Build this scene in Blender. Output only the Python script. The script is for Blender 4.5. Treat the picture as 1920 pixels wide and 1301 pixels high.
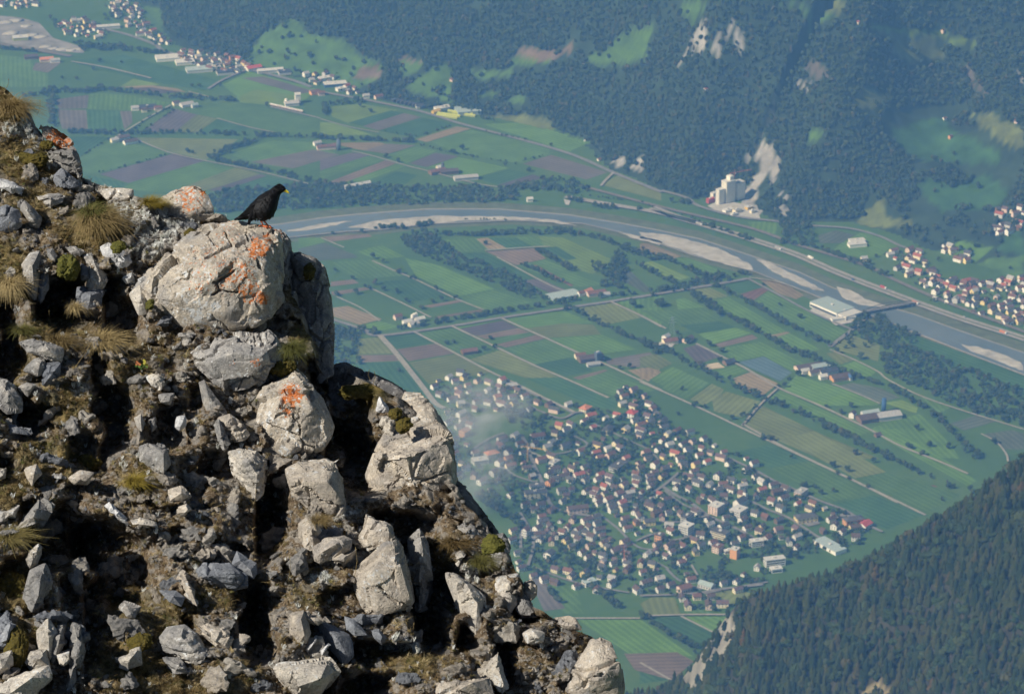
import bpy, bmesh, math, random
import numpy as np
from mathutils import Vector, Matrix
random.seed(7); np.random.seed(7)
R = math.radians
for o in list(bpy.data.objects): bpy.data.objects.remove(o)
sc = bpy.context.scene
COL = sc.collection

# ------------------------------------------------------------ camera, light, air
CAMZ = 1900.0
PITCH = R(22.5)
HFOV = R(18.0)
cd = bpy.data.cameras.new('camera'); cam = bpy.data.objects.new('camera', cd); COL.objects.link(cam)
cam.location = (0, 0, CAMZ); cam.rotation_euler = (math.pi/2-PITCH, 0, 0)
cd.sensor_width = 36; cd.angle = HFOV; cd.clip_start = 0.5; cd.clip_end = 30000
cd.dof.use_dof = True; cd.dof.focus_distance = 18.6; cd.dof.aperture_fstop = 14.0
sc.camera = cam
SUN_EL = 41.0
sdir = np.array([-0.89*math.cos(R(SUN_EL)), -0.456*math.cos(R(SUN_EL)), math.sin(R(SUN_EL))])   # towards the sun
w = bpy.data.worlds.new('World'); sc.world = w; w.use_nodes = True
nt = w.node_tree; bg = nt.nodes['Background']
sky = nt.nodes.new('ShaderNodeTexSky'); sky.sky_type = 'NISHITA'; sky.sun_disc = False
sky.sun_elevation = R(SUN_EL); sky.sun_rotation = math.atan2(sdir[0], sdir[1]); sky.altitude = 1900
sky.air_density = 1.0; sky.dust_density = 0.4; sky.ozone_density = 2.0
nt.links.new(sky.outputs[0], bg.inputs[0]); bg.inputs[1].default_value = 0.055
sl = bpy.data.lights.new('sun', 'SUN'); sl.energy = 5.0; sl.angle = R(0.5); sl.color = (1.0, 0.955, 0.885)
sun = bpy.data.objects.new('sun', sl); COL.objects.link(sun)
sun.rotation_euler = Vector((-sdir[0], -sdir[1], -sdir[2])).to_track_quat('-Z', 'Y').to_euler()
sc.view_settings.view_transform = 'Standard'; sc.view_settings.look = 'None'
sc.view_settings.exposure = 0.02; sc.view_settings.gamma = 1.0; sc.view_settings.use_curve_mapping = False
sc.render.engine = 'CYCLES'
cy = sc.cycles
cy.max_bounces = 5; cy.diffuse_bounces = 2; cy.glossy_bounces = 2; cy.transmission_bounces = 2; cy.volume_bounces = 1
cy.transparent_max_bounces = 8; cy.use_denoising = True
cy.volume_step_rate = 4.0; cy.volume_max_steps = 128
cy.use_adaptive_sampling = True; cy.adaptive_threshold = 0.015

# ------------------------------------------------------------ geometry helpers
K = math.tan(HFOV/2)/960.0
FWD = np.array([0, math.cos(PITCH), -math.sin(PITCH)]); UP = np.array([0, math.sin(PITCH), math.cos(PITCH)]); RT = np.array([1., 0, 0])
CAM = np.array([0, 0, CAMZ])
def rdir(px, py):                       # direction seen at a place of the photograph, one metre of depth long
    px = np.asarray(px, float); py = np.asarray(py, float)
    return FWD + ((px-960)*K)[..., None]*RT + ((650.5-py)*K)[..., None]*UP
def at(px, py, d): return CAM + rdir(px, py)*np.asarray(d, float)[..., None]
def gnd(px, py, z=0.0):
    r = rdir(px, py); t = (z-CAMZ)/r[..., 2]; return CAM + r*t[..., None]
def proj(p):
    q = np.asarray(p)-CAM; d = q@FWD
    return 960+(q@RT)/d/K, 650.5-(q@UP)/d/K, d
TILES = dict(A=(0, 0, 1/3), B=(600, 0, 1/3), C=(1240, 0, 680/1920), D=(560, 400, 680/1920), E=(1200, 400, 0.375), F=(780, 680, 520/1828), G=(1200, 800, 720/1870), P=(0, 0, 1.0))
def T(t, pts):
    x, y, s = TILES[t]; return [(x+a*s, y+b*s) for a, b in pts]

def _h(ix, iy, iz, seed):
    n = (ix*374761393 + iy*668265263 + iz*2147483647 + seed*1274126177) & 0xffffffff
    n = ((n ^ (n >> 13))*1274126177) & 0xffffffff
    n = ((n ^ (n >> 16))*2246822519) & 0xffffffff
    return ((n ^ (n >> 15)) & 0xffffff)/float(0xffffff)*2-1
def vnoise(p, seed=0):                  # smooth value noise, -1..1
    p = np.asarray(p, float); i = np.floor(p).astype(np.int64); f = p-i; f = f*f*f*(f*(f*6-15)+10)
    x, y, z = i[..., 0], i[..., 1], i[..., 2]; fx, fy, fz = f[..., 0], f[..., 1], f[..., 2]
    def L(a, b, t): return a+(b-a)*t
    c = lambda a, b, d: _h(x+a, y+b, z+d, seed)
    return L(L(L(c(0,0,0), c(1,0,0), fx), L(c(0,1,0), c(1,1,0), fx), fy), L(L(c(0,0,1), c(1,0,1), fx), L(c(0,1,1), c(1,1,1), fx), fy), fz)
def fbm(p, octs=4, seed=0, gain=0.5):
    a = 1.0; s = 0; t = 0; p = np.asarray(p, float)
    for k in range(octs): s = s+a*vnoise(p*(2.03**k)+k*7.3, seed+k); t += a; a *= gain
    return s/t
def worley(p, seed=0):                  # distance to the nearest cell point, and that cell's random value
    p = np.asarray(p, float); i = np.floor(p).astype(np.int64); best = np.full(p.shape[:-1], 9.0); val = np.zeros(p.shape[:-1])
    for a in (-1, 0, 1):
        for b in (-1, 0, 1):
            for c in (-1, 0, 1):
                x, y, z = i[..., 0]+a, i[..., 1]+b, i[..., 2]+c
                q = np.stack([x+.5+.45*_h(x, y, z, seed), y+.5+.45*_h(x, y, z, seed+11), z+.5+.45*_h(x, y, z, seed+23)], -1)
                d = np.linalg.norm(p-q, axis=-1); m = d < best
                best = np.where(m, d, best); val = np.where(m, _h(x, y, z, seed+31), val)
    return best, val
def facets(x, y, seed=0):               # plane pieces with random tilts: broken rock. returns height, cell value, distance to centre
    i0, j0 = np.floor(x).astype(np.int64), np.floor(y).astype(np.int64); best = np.full(x.shape, 9.0); h = np.zeros(x.shape); val = np.zeros(x.shape); z = i0*0
    for a in (-1, 0, 1):
        for b in (-1, 0, 1):
            i, j = i0+a, j0+b; qx, qy = i+.5+.45*_h(i, j, z, seed), j+.5+.45*_h(i, j, z, seed+11); dx, dy = x-qx, y-qy; d = dx*dx+dy*dy; m = d < best
            best = np.where(m, d, best); v = _h(i, j, z, seed+31); val = np.where(m, v, val); h = np.where(m, dx*_h(i, j, z, seed+41)+dy*_h(i, j, z, seed+51)+.35*v, h)
    return h, val, np.sqrt(best)
def facets3(p, seed=0):
    i0 = np.floor(p).astype(np.int64); best = np.full(p.shape[:-1], 9.0); h = np.zeros(p.shape[:-1])
    for a in (-1, 0, 1):
        for b in (-1, 0, 1):
            for c in (-1, 0, 1):
                x, y, z = i0[..., 0]+a, i0[..., 1]+b, i0[..., 2]+c; q = p-np.stack([x+.5+.45*_h(x, y, z, seed), y+.5+.45*_h(x, y, z, seed+11), z+.5+.45*_h(x, y, z, seed+23)], -1)
                d = (q*q).sum(-1); m = d < best; best = np.where(m, d, best); h = np.where(m, q[..., 0]*_h(x, y, z, seed+41)+q[..., 1]*_h(x, y, z, seed+51)+q[..., 2]*_h(x, y, z, seed+61)+.3*_h(x, y, z, seed+31), h)
    return h
def cracks3(p, seed=0):                 # distance to the border between two cells
    i0 = np.floor(p).astype(np.int64); f1 = np.full(p.shape[:-1], 9.0); f2 = f1.copy()
    for a in (-1, 0, 1):
        for b in (-1, 0, 1):
            for c in (-1, 0, 1):
                x, y, z = i0[..., 0]+a, i0[..., 1]+b, i0[..., 2]+c; q = p-np.stack([x+.5+.45*_h(x, y, z, seed), y+.5+.45*_h(x, y, z, seed+11), z+.5+.45*_h(x, y, z, seed+23)], -1)
                d = np.sqrt((q*q).sum(-1)); f2 = np.where(d < f1, f1, np.minimum(f2, d)); f1 = np.minimum(f1, d)
    return f2-f1
def inpoly(x, y, poly):
    x = np.asarray(x, float); y = np.asarray(y, float); r = np.zeros(x.shape, bool); n = len(poly)
    for k in range(n):
        x1, y1 = poly[k]; x2, y2 = poly[(k+1) % n]
        c = ((y1 > y) != (y2 > y)) & (x < (x2-x1)*(y-y1)/((y2-y1) if y2 != y1 else 1e-9)+x1); r ^= c
    return r
def seg_dist(x, y, pl):                 # distance to a polyline, and the side it lies on (positive on the left)
    best = np.full(np.shape(x), 1e18); side = np.zeros(np.shape(x))
    for (x1, y1), (x2, y2) in zip(pl[:-1], pl[1:]):
        dx, dy = x2-x1, y2-y1; t = np.clip(((x-x1)*dx+(y-y1)*dy)/(dx*dx+dy*dy+1e-9), 0, 1)
        d = (x-x1-t*dx)**2+(y-y1-t*dy)**2; m = d < best
        best = np.where(m, d, best); side = np.where(m, np.sign(dx*(y-y1)-dy*(x-x1)), side)
    return np.sqrt(best), side
def sstep(a, b, x): t = np.clip((x-a)/(b-a), 0, 1); return t*t*(3-2*t)

def mesh_np(name, V, F, smooth=False):
    V = np.asarray(V, np.float32); F = np.asarray(F, np.int32)
    me = bpy.data.meshes.new(name); n = F.shape[1]
    me.vertices.add(len(V)); me.vertices.foreach_set('co', V.ravel())
    me.loops.add(F.size); me.loops.foreach_set('vertex_index', F.ravel())
    me.polygons.add(len(F)); me.polygons.foreach_set('loop_start', np.arange(0, F.size, n, dtype=np.int32))
    if smooth: me.polygons.foreach_set('use_smooth', np.ones(len(F), bool))
    me.update(calc_edges=True); me.validate(); return me
def pydata(name, V, F, smooth=False):
    me = bpy.data.meshes.new(name); me.from_pydata([tuple(map(float, v)) for v in V], [], [tuple(map(int, f)) for f in F]); me.update()
    if smooth: me.polygons.foreach_set('use_smooth', [True]*len(me.polygons))
    return me
def vattr(me, name, vals):
    a = me.attributes.new(name, 'FLOAT', 'POINT'); a.data.foreach_set('value', np.asarray(vals, np.float32).ravel())
def vcol(me, name, cols):
    a = me.attributes.new(name, 'FLOAT_COLOR', 'POINT'); c = np.ones((len(cols), 4), np.float32); c[:, :3] = cols
    a.data.foreach_set('color', c.ravel())
def obj(name, me, mats=(), parent=None, loc=None, rz=None, label=None, cat=None, group=None, kind=None):
    o = bpy.data.objects.new(name, me); COL.objects.link(o)
    if me is not None and hasattr(me, 'materials') and len(me.materials) == 0:
        for m in (mats if isinstance(mats, (list, tuple)) else [mats]): me.materials.append(m)
    if parent is not None: o.parent = parent
    if loc is not None: o.location = tuple(map(float, loc))
    if rz is not None: o.rotation_euler[2] = rz
    if label: o['label'] = label
    if cat: o['category'] = cat
    if group: o['group'] = group
    if kind: o['kind'] = kind
    return o
class MB:                                # collects boxes, prisms and tubes into one mesh, with material slots
    def __init__(s): s.V = []; s.F = []; s.M = []
    def add(s, V, F, m=0):
        b = len(s.V); s.V += [tuple(v) for v in V]; s.F += [tuple(b+i for i in f) for f in F]; s.M += [m]*len(F); return s
    def box(s, x0, x1, y0, y1, z0, z1, m=0):
        return s.add([(x0,y0,z0),(x1,y0,z0),(x1,y1,z0),(x0,y1,z0),(x0,y0,z1),(x1,y0,z1),(x1,y1,z1),(x0,y1,z1)],
                     [(3,2,1,0),(4,5,6,7),(0,1,5,4),(1,2,6,5),(2,3,7,6),(3,0,4,7)], m)
    def gable(s, w, l, h0, h1, t=0.25, m=0):      # roof over a w by l plan, ridge along y
        a, b = w/2, l/2
        V = [(-a,-b,h0),(0,-b,h1),(a,-b,h0),(-a,b,h0),(0,b,h1),(a,b,h0)]; V += [(x, y, z+t) for x, y, z in V]
        return s.add(V, [(6,7,10,9),(7,8,11,10),(0,3,4,1),(1,4,5,2),(0,1,7,6),(1,2,8,7),(3,9,10,4),(4,10,11,5),(0,6,9,3),(2,5,11,8)], m)
    def hip(s, w, l, h0, h1, m=0):
        a, b = w/2, l/2; r = max(l/2-w/2, .3)
        V = [(-a,-b,h0),(a,-b,h0),(a,b,h0),(-a,b,h0),(0,-r,h1),(0,r,h1)]
        return s.add(V, [(0,1,4),(1,2,5,4),(2,3,5),(3,0,4,5),(3,2,1,0)], m)
    def tube(s, pts, rad, n=6, m=0, cap=True):
        pts = [Vector(p) for p in pts]; rad = rad if isinstance(rad, (list, tuple)) else [rad]*len(pts); b = len(s.V); up = Vector((0,0,1))
        for i, p in enumerate(pts):
            t = (pts[min(i+1, len(pts)-1)]-pts[max(i-1, 0)]).normalized(); u = t.cross(up if abs(t.z) < .95 else Vector((1,0,0))).normalized(); v = t.cross(u)
            for k in range(n):
                a = 2*math.pi*k/n; s.V.append(tuple(p+(u*math.cos(a)+v*math.sin(a))*rad[i]))
        for i in range(len(pts)-1):
            for k in range(n): s.F.append((b+i*n+k, b+(i+1)*n+k, b+(i+1)*n+(k+1)%n, b+i*n+(k+1)%n)); s.M.append(m)
        if cap: s.F += [tuple(b+k for k in range(n)), tuple(b+(len(pts)-1)*n+k for k in reversed(range(n)))]; s.M += [m, m]
        return s
    def mesh(s, name, mats, smooth=False):
        me = pydata(name, s.V, s.F, smooth)
        for m in (mats if isinstance(mats, (list, tuple)) else [mats]): me.materials.append(m)
        me.polygons.foreach_set('material_index', s.M); return me

# ------------------------------------------------------------ materials
def mat(name, col=(.5,.5,.5), rough=.9, spec=.2):
    m = bpy.data.materials.new(name); m.use_nodes = True; b = m.node_tree.nodes['Principled BSDF']
    b.inputs['Base Color'].default_value = (*col, 1); b.inputs['Roughness'].default_value = rough; b.inputs['Specular IOR Level'].default_value = spec
    return m
def N(m, t, **k):
    n = m.node_tree.nodes.new(t)
    for a, v in k.items():
        if a.startswith('i_'): n.inputs[int(a[2:])].default_value = v
        else: setattr(n, a, v)
    return n
def Lk(m, a, b): m.node_tree.links.new(a, b)
def bsdf(m): return m.node_tree.nodes['Principled BSDF']
def noise_n(m, scale, detail=4, vec=None, rough=.6):
    n = N(m, 'ShaderNodeTexNoise'); n.inputs['Scale'].default_value = scale; n.inputs['Detail'].default_value = detail; n.inputs['Roughness'].default_value = rough
    if vec is not None: Lk(m, vec, n.inputs['Vector'])
    return n
def ramp(m, fac, stops):
    r = N(m, 'ShaderNodeValToRGB'); e = r.color_ramp.elements
    while len(e) < len(stops): e.new(.5)
    for k, (p, c) in enumerate(stops): e[k].position = p; e[k].color = (*c, 1) if len(c) == 3 else c
    Lk(m, fac, r.inputs[0]); return r
def mix(m, fac, a, b, mode='MIX'):
    n = N(m, 'ShaderNodeMix', data_type='RGBA', blend_type=mode)
    for s, v in ((0, fac), (6, a), (7, b)):
        if isinstance(v, (int, float)): n.inputs[s].default_value = v
        elif isinstance(v, tuple): n.inputs[s].default_value = (*v, 1)
        else: Lk(m, v, n.inputs[s])
    return n.outputs[2]
def math_n(m, op, a, b=0.0, clamp=False):
    n = N(m, 'ShaderNodeMath', operation=op, use_clamp=clamp)
    for s, v in ((0, a), (1, b)):
        if isinstance(v, (int, float)): n.inputs[s].default_value = v
        else: Lk(m, v, n.inputs[s])
    return n.outputs[0]
def coords(m, which='Object'): return N(m, 'ShaderNodeTexCoord').outputs[which]
def vary(m, col, amt=.25):              # each object and each instance a little lighter or darker
    oi = N(m, 'ShaderNodeObjectInfo'); v = math_n(m, 'MULTIPLY_ADD', oi.outputs['Random'], amt*2)
    v.node.inputs[2].default_value = 1-amt
    c = N(m, 'ShaderNodeCombineXYZ')
    for k in range(3): Lk(m, v, c.inputs[k])
    return mix(m, 1.0, col, c.outputs[0], 'MULTIPLY')
def bump(m, h, strength=.5, dist=.01, prev=None):
    b = N(m, 'ShaderNodeBump'); b.inputs['Strength'].default_value = strength; b.inputs['Distance'].default_value = dist
    Lk(m, h, b.inputs['Height'])
    if prev is not None: Lk(m, prev, b.inputs['Normal'])
    return b.outputs[0]
# ------------------------------------------------------------ the air between here and the valley
HZ = (-4200., 4200., -300., 11500., -1.0, CAMZ+4)
hb = MB().box(HZ[0], HZ[1], HZ[2], HZ[3], HZ[4]-0.0, HZ[5])
hm = bpy.data.materials.new('haze'); hm.use_nodes = True; hm.node_tree.nodes.remove(hm.node_tree.nodes['Principled BSDF'])
pv = hm.node_tree.nodes.new('ShaderNodeVolumePrincipled')
pv.inputs['Color'].default_value = (0.20, 0.47, 1.0, 1); pv.inputs['Absorption Color'].default_value = (1,1,1,1); pv.inputs['Density'].default_value = 9.0e-5; pv.inputs['Anisotropy'].default_value = 0.0
hm.node_tree.links.new(pv.outputs[0], hm.node_tree.nodes['Material Output'].inputs['Volume'])
obj('haze', hb.mesh('haze', hm), kind='stuff')

# ------------------------------------------------------------ valley floor
GC = dict(g1=(.090,.175,.030), g2=(.072,.140,.030), g3=(.042,.100,.032), gy=(.130,.200,.030), ol=(.125,.150,.045), br=(.155,.115,.085), pu=(.095,.080,.085),
          tn=(.21,.165,.095), dk=(.085,.105,.075), bl=(.08,.13,.15), sd=(.45,.38,.27), ma=(.12,.105,.09), rd=(.14,.075,.055))
def field_mat(key):
    m = mat('field_'+key, GC[key], .95, .1); uv = coords(m, 'UV')
    n1 = noise_n(m, .02, 3, uv); n2 = noise_n(m, .25, 3, uv)
    wv = N(m, 'ShaderNodeTexWave', wave_type='BANDS', bands_direction='Y'); wv.inputs['Scale'].default_value = .035; wv.inputs['Distortion'].default_value = 1.5; wv.inputs['Detail'].default_value = 2
    wv.inputs['Detail Scale'].default_value = .3; Lk(m, uv, wv.inputs['Vector'])
    f = math_n(m, 'ADD', math_n(m, 'MULTIPLY', n1.outputs[0], .8), math_n(m, 'ADD', math_n(m, 'MULTIPLY', n2.outputs[0], .42), math_n(m, 'MULTIPLY', wv.outputs[1], .26)))
    c = GC[key]; r = ramp(m, f, [(.40, tuple(v*.72 for v in c)), (.68, c), (.96, tuple(min(1, v*1.30+.012) for v in c))])
    Lk(m, vary(m, r.outputs[0], .14), bsdf(m).inputs['Base Color']); return m
FM = {k: field_mat(k) for k in GC}
m = mat('valley_grass', rough=.95, spec=.1); co = coords(m, 'Object')
vo = N(m, 'ShaderNodeTexVoronoi'); vo.inputs['Scale'].default_value = .006; Lk(m, co, vo.inputs['Vector'])
n1 = noise_n(m, .004, 5, co); n2 = noise_n(m, .05, 4, co)
f = math_n(m, 'ADD', math_n(m, 'MULTIPLY', n1.outputs[0], .7), math_n(m, 'MULTIPLY', n2.outputs[0], .3))
Lk(m, ramp(m, f, [(.3, (.048,.100,.028)), (.5, (.066,.130,.030)), (.72, (.100,.150,.038))]).outputs[0], bsdf(m).inputs['Base Color']); M_grass = m

# hill foot, in ground coordinates
foot_px = [(150,-120),(215,-40),(290,30),(330,85),(400,102),(467,122),(547,142),(640,152),(683,178),(787,202),(900,214),(960,226),(1050,248),(1110,275),(1150,318),(1200,335),(1250,360),(1300,372),(1335,368),(1365,356),(1400,368),(1425,392),(1450,410),(1516,414),(1600,414),(1690,440),(1740,465),(1850,500),(1960,540),(2200,640)]
foot = [tuple(gnd(a, b)[:2]) for a, b in foot_px]
foot = [(foot[0][0]-1500, foot[0][1]+2500)]+foot+[(foot[-1][0]+1800, foot[-1][1]-900)]
BUL = [(1500, 175, 420., 230.), (1330, 60, 260., 120.)]
bul_w = []
def hill_h(x, y):
    d, s = seg_dist(x, y, foot); d = np.where(s > 0, d, -d)
    t = np.clip(d, 0, None)
    right = sstep(350, 800, x)                                # gentler ground behind the right hand village
    gentle = 0.16*t*np.exp(-t/300)
    slope = 0.62*t - 0.62*70*(1-np.exp(-t/70))
    slope_r = 0.50*t - 0.50*220*(1-np.exp(-t/220))
    left = 1-sstep(-900, -250, x)
    slope_l = 0.46*t - 0.46*160*(1-np.exp(-t/160))
    h = slope*(1-right)+(slope_r+gentle)*right; h = h*(1-left)+slope_l*left
    p = np.stack([x/420, y/420, np.zeros_like(x)], -1)
    amp = np.clip(t/260, 0, 1)
    h = h + amp*(fbm(p, 4, 5)*95 + (1-np.abs(fbm(p*1.7+3, 3, 9)))*75-45+(1-np.abs(fbm(p*4.3+1, 2, 19)))*22+(1-np.abs(fbm(np.stack([x/230+y/900, y/1100, x*0], -1), 2, 29)))*85-60)
    for cx, cy, r, a in bul_w:
        q = np.hypot((x-cx)/r, (y-cy)/(r*1.2)); h = h+amp*a*np.exp(-q**2)
    return np.maximum(h, -2*(d < 0))
def march(px, py, hf, t0=4300, t1=9500, n=64):
    r = rdir(px, py).reshape(-1, 3); lo = np.full(len(r), float(t0)); hi = np.full(len(r), np.nan)
    for t in np.linspace(t0, t1, n):
        todo = np.isnan(hi)
        if not todo.any(): break
        p = CAM+r[todo]*t; below = p[:, 2] <= hf(p[:, 0], p[:, 1]); ix = np.where(todo)[0]; hi[ix[below]] = t; lo[ix[~below]] = t
    for _ in range(9):
        md = (lo+hi)/2; p = CAM+r*np.nan_to_num(md, nan=t1)[:, None]; b = p[:, 2] <= hf(p[:, 0], p[:, 1]); hi = np.where(b, md, hi); lo = np.where(b, lo, md)
    return CAM+r*hi[:, None]
b1 = gnd(1490, 330); b2 = gnd(1560, 380)
bul_w += [(b1[0], b1[1]+260, 360, 110), (b1[0]+60, b1[1]+700, 520, 170)]

def quad_grid(nx, ny):
    i = np.arange(nx*ny).reshape(ny, nx); return np.stack([i[:-1, :-1], i[:-1, 1:], i[1:, 1:], i[1:, :-1]], -1).reshape(-1, 4)
gs = 14000
me = pydata('valley_floor', [(-gs, -gs, 0), (gs, -gs, 0), (gs, gs, 0), (-gs, gs, 0)], [(0, 1, 2, 3)])
obj('ground', me, M_grass, kind='structure')

CLEAR = [('B','g2',[(1480,320),(1590,300),(1720,180),(1900,160),(1850,220),(1830,320),(1700,370),(1540,360)]),
 ('B','br',[(1090,280),(1200,265),(1230,300),(1420,255),(1420,300),(1300,330),(1180,345),(1120,320)]),('B','g2',[(1040,360),(1120,318),(1180,345),(1300,330),(1280,350),(1100,375)]),
 ('B','g2',[(840,400),(1100,400),(1080,420),(900,440)]),('B','g2',[(450,340),(600,350),(560,390),(520,420),(450,430)]),('B','g2',[(720,350),(600,400),(480,500),(700,570),(830,590),(740,560),(740,460),(730,400)]),
 ('B','g2',[(0,215),(190,260),(200,300),(350,370),(350,430),(200,500),(0,440)]),('B','br',[(230,385),(340,372),(350,430),(190,450)]),('B','br',[(450,330),(590,340),(590,352),(450,348)]),
 ('B','g2',[(880,540),(1000,520),(1010,540),(900,560)]),('B','g2',[(1030,560),(1110,540),(1190,570),(1100,590)]),('B','g1',[(910,690),(1160,680),(1520,800),(1380,850),(1100,780)]),('B','ol',[(940,640),(1280,660),(1320,730),(1220,730),(1000,690)]),
 ('A','g2',[(1400,270),(1530,160),(1640,110),(1700,140),(1740,200),(1920,220),(1920,440),(1640,420),(1400,360)]),('A','g2',[(780,30),(900,40),(920,90),(900,180),(800,130)]),
 ('C','gy',[(1080,130),(1500,170),(1600,200),(1660,240),(1660,260),(1580,240),(1440,195),(1300,180),(1200,190)]),('C','ol',[(1150,180),(1300,180),(1440,210),(1450,250),(1500,300),(1310,340),(1200,240)]),
 ('C','g2',[(640,0),(760,20),(930,120),(860,110)]),('C','ol',[(830,0),(950,0),(970,80),(880,70)]),('C','ol',[(980,490),(1060,470),(1200,500),(1200,560),(1060,570)]),('C','ma',[(760,350),(830,330),(900,400),(800,410)]),
 ('C','g3',[(1220,700),(1330,650),(1480,620),(1560,700),(1820,820),(1800,860),(1400,860),(1350,840),(1230,760)]),('C','ol',[(1620,600),(1730,600),(1920,680),(1920,800),(1780,740)]),
 ('C','ol',[(1030,1200),(1060,1110),(1180,1050),(1200,1150),(1330,1170),(1320,1210)]),('C','g3',[(1350,980),(1420,930),(1760,940),(1840,1030),(1720,1120),(1500,1120),(1420,1060)]),('C','g2',[(90,0),(220,0),(240,40),(180,120),(110,80)]),
 ('C','rk',[(150,240),(210,130),(250,105),(240,190),(200,290)]),('C','rk',[(355,130),(385,118),(420,200),(460,268),(430,272),(380,190)]),('C','rk',[(255,240),(300,185),(322,270),(300,300),(270,265)]),('C','rk',[(85,330),(120,270),(140,240),(120,330)]),('C','rk',[(325,125),(345,170),(370,215),(345,200)]),
 ('C','rk',[(520,765),(600,780),(622,830),(612,960),(600,1000),(700,1050),(680,1065),(600,1020),(590,960),(560,910),(520,1000),(490,1100),(400,1060),(470,970),(520,880),(500,830),(410,835),(430,820),(490,815)]),
 ('C','rk',[(620,1080),(690,1095),(690,1150),(620,1140)]),('C','rk',[(715,440),(760,430),(790,470),(740,470)]),('C','ma',[(1610,340),(1640,360),(1700,480),(1740,540),(1690,500),(1620,400)]),('C','rk',[(1870,380),(1900,400),(1920,440),(1920,490),(1890,430)]),
 ('B','rk',[(1650,900),(1700,880),(1720,930),(1660,940)]),('B','rk',[(1760,880),(1820,880),(1810,960),(1740,960)]),('C','g2',[(780,680),(860,690),(830,750),(760,730)]),
 ('E','g1',[(1540,190),(1580,140),(1770,170),(1740,200),(1590,290),(1450,280),(1430,195)]),('E','g2',[(1590,300),(1700,240),(1920,210),(1920,325),(1700,325)]),('E','g3',[(1780,190),(1850,90),(1920,70),(1920,205)]),
 ('P','g2',[(2000,380),(2200,380),(2200,640),(2000,560)])]
CLEARP = [(k, T(t, p)) for t, k, p in CLEAR]
GC['rk'] = (.31,.305,.295)
HXS = np.arange(-2100, 2100, 8.0); HYS = np.arange(4300, 8100, 8.0)
X, Y = np.meshgrid(HXS, HYS); H = hill_h(X, Y)
P = np.stack([X, Y, H], -1).reshape(-1, 3); px, py, _ = proj(P)
kc = np.zeros((len(P), 3)); base = np.array([.030,.050,.026]); kc[:] = base
town_free = np.ones(len(P), bool)
jx = px+vnoise(P/18., 3)*5; jy = py+vnoise(P/18., 4)*4
for k, poly in CLEARP: kc[inpoly(jx, jy, poly)] = GC[k]
F_ = quad_grid(len(HXS), len(HYS)); keep = (P[F_][..., 2].max(1) > 0.02); F_ = F_[keep]
used = np.unique(F_); remap = -np.ones(len(P), int); remap[used] = np.arange(len(used))
me = mesh_np('hillside', P[used], remap[F_], True); vcol(me, 'soil', kc[used])
m = mat('hillside', rough=.95, spec=.1); at_ = N(m, 'ShaderNodeAttribute', attribute_name='soil'); co = coords(m)
nn = noise_n(m, .03, 5, co); Lk(m, mix(m, 1.0, at_.outputs[0], ramp(m, nn.outputs[0], [(.3, (.6,.6,.6)), (.7, (1.3,1.3,1.3))]).outputs[0], 'MULTIPLY'), bsdf(m).inputs['Base Color'])
obj('hillside', me, m, kind='structure')

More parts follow.
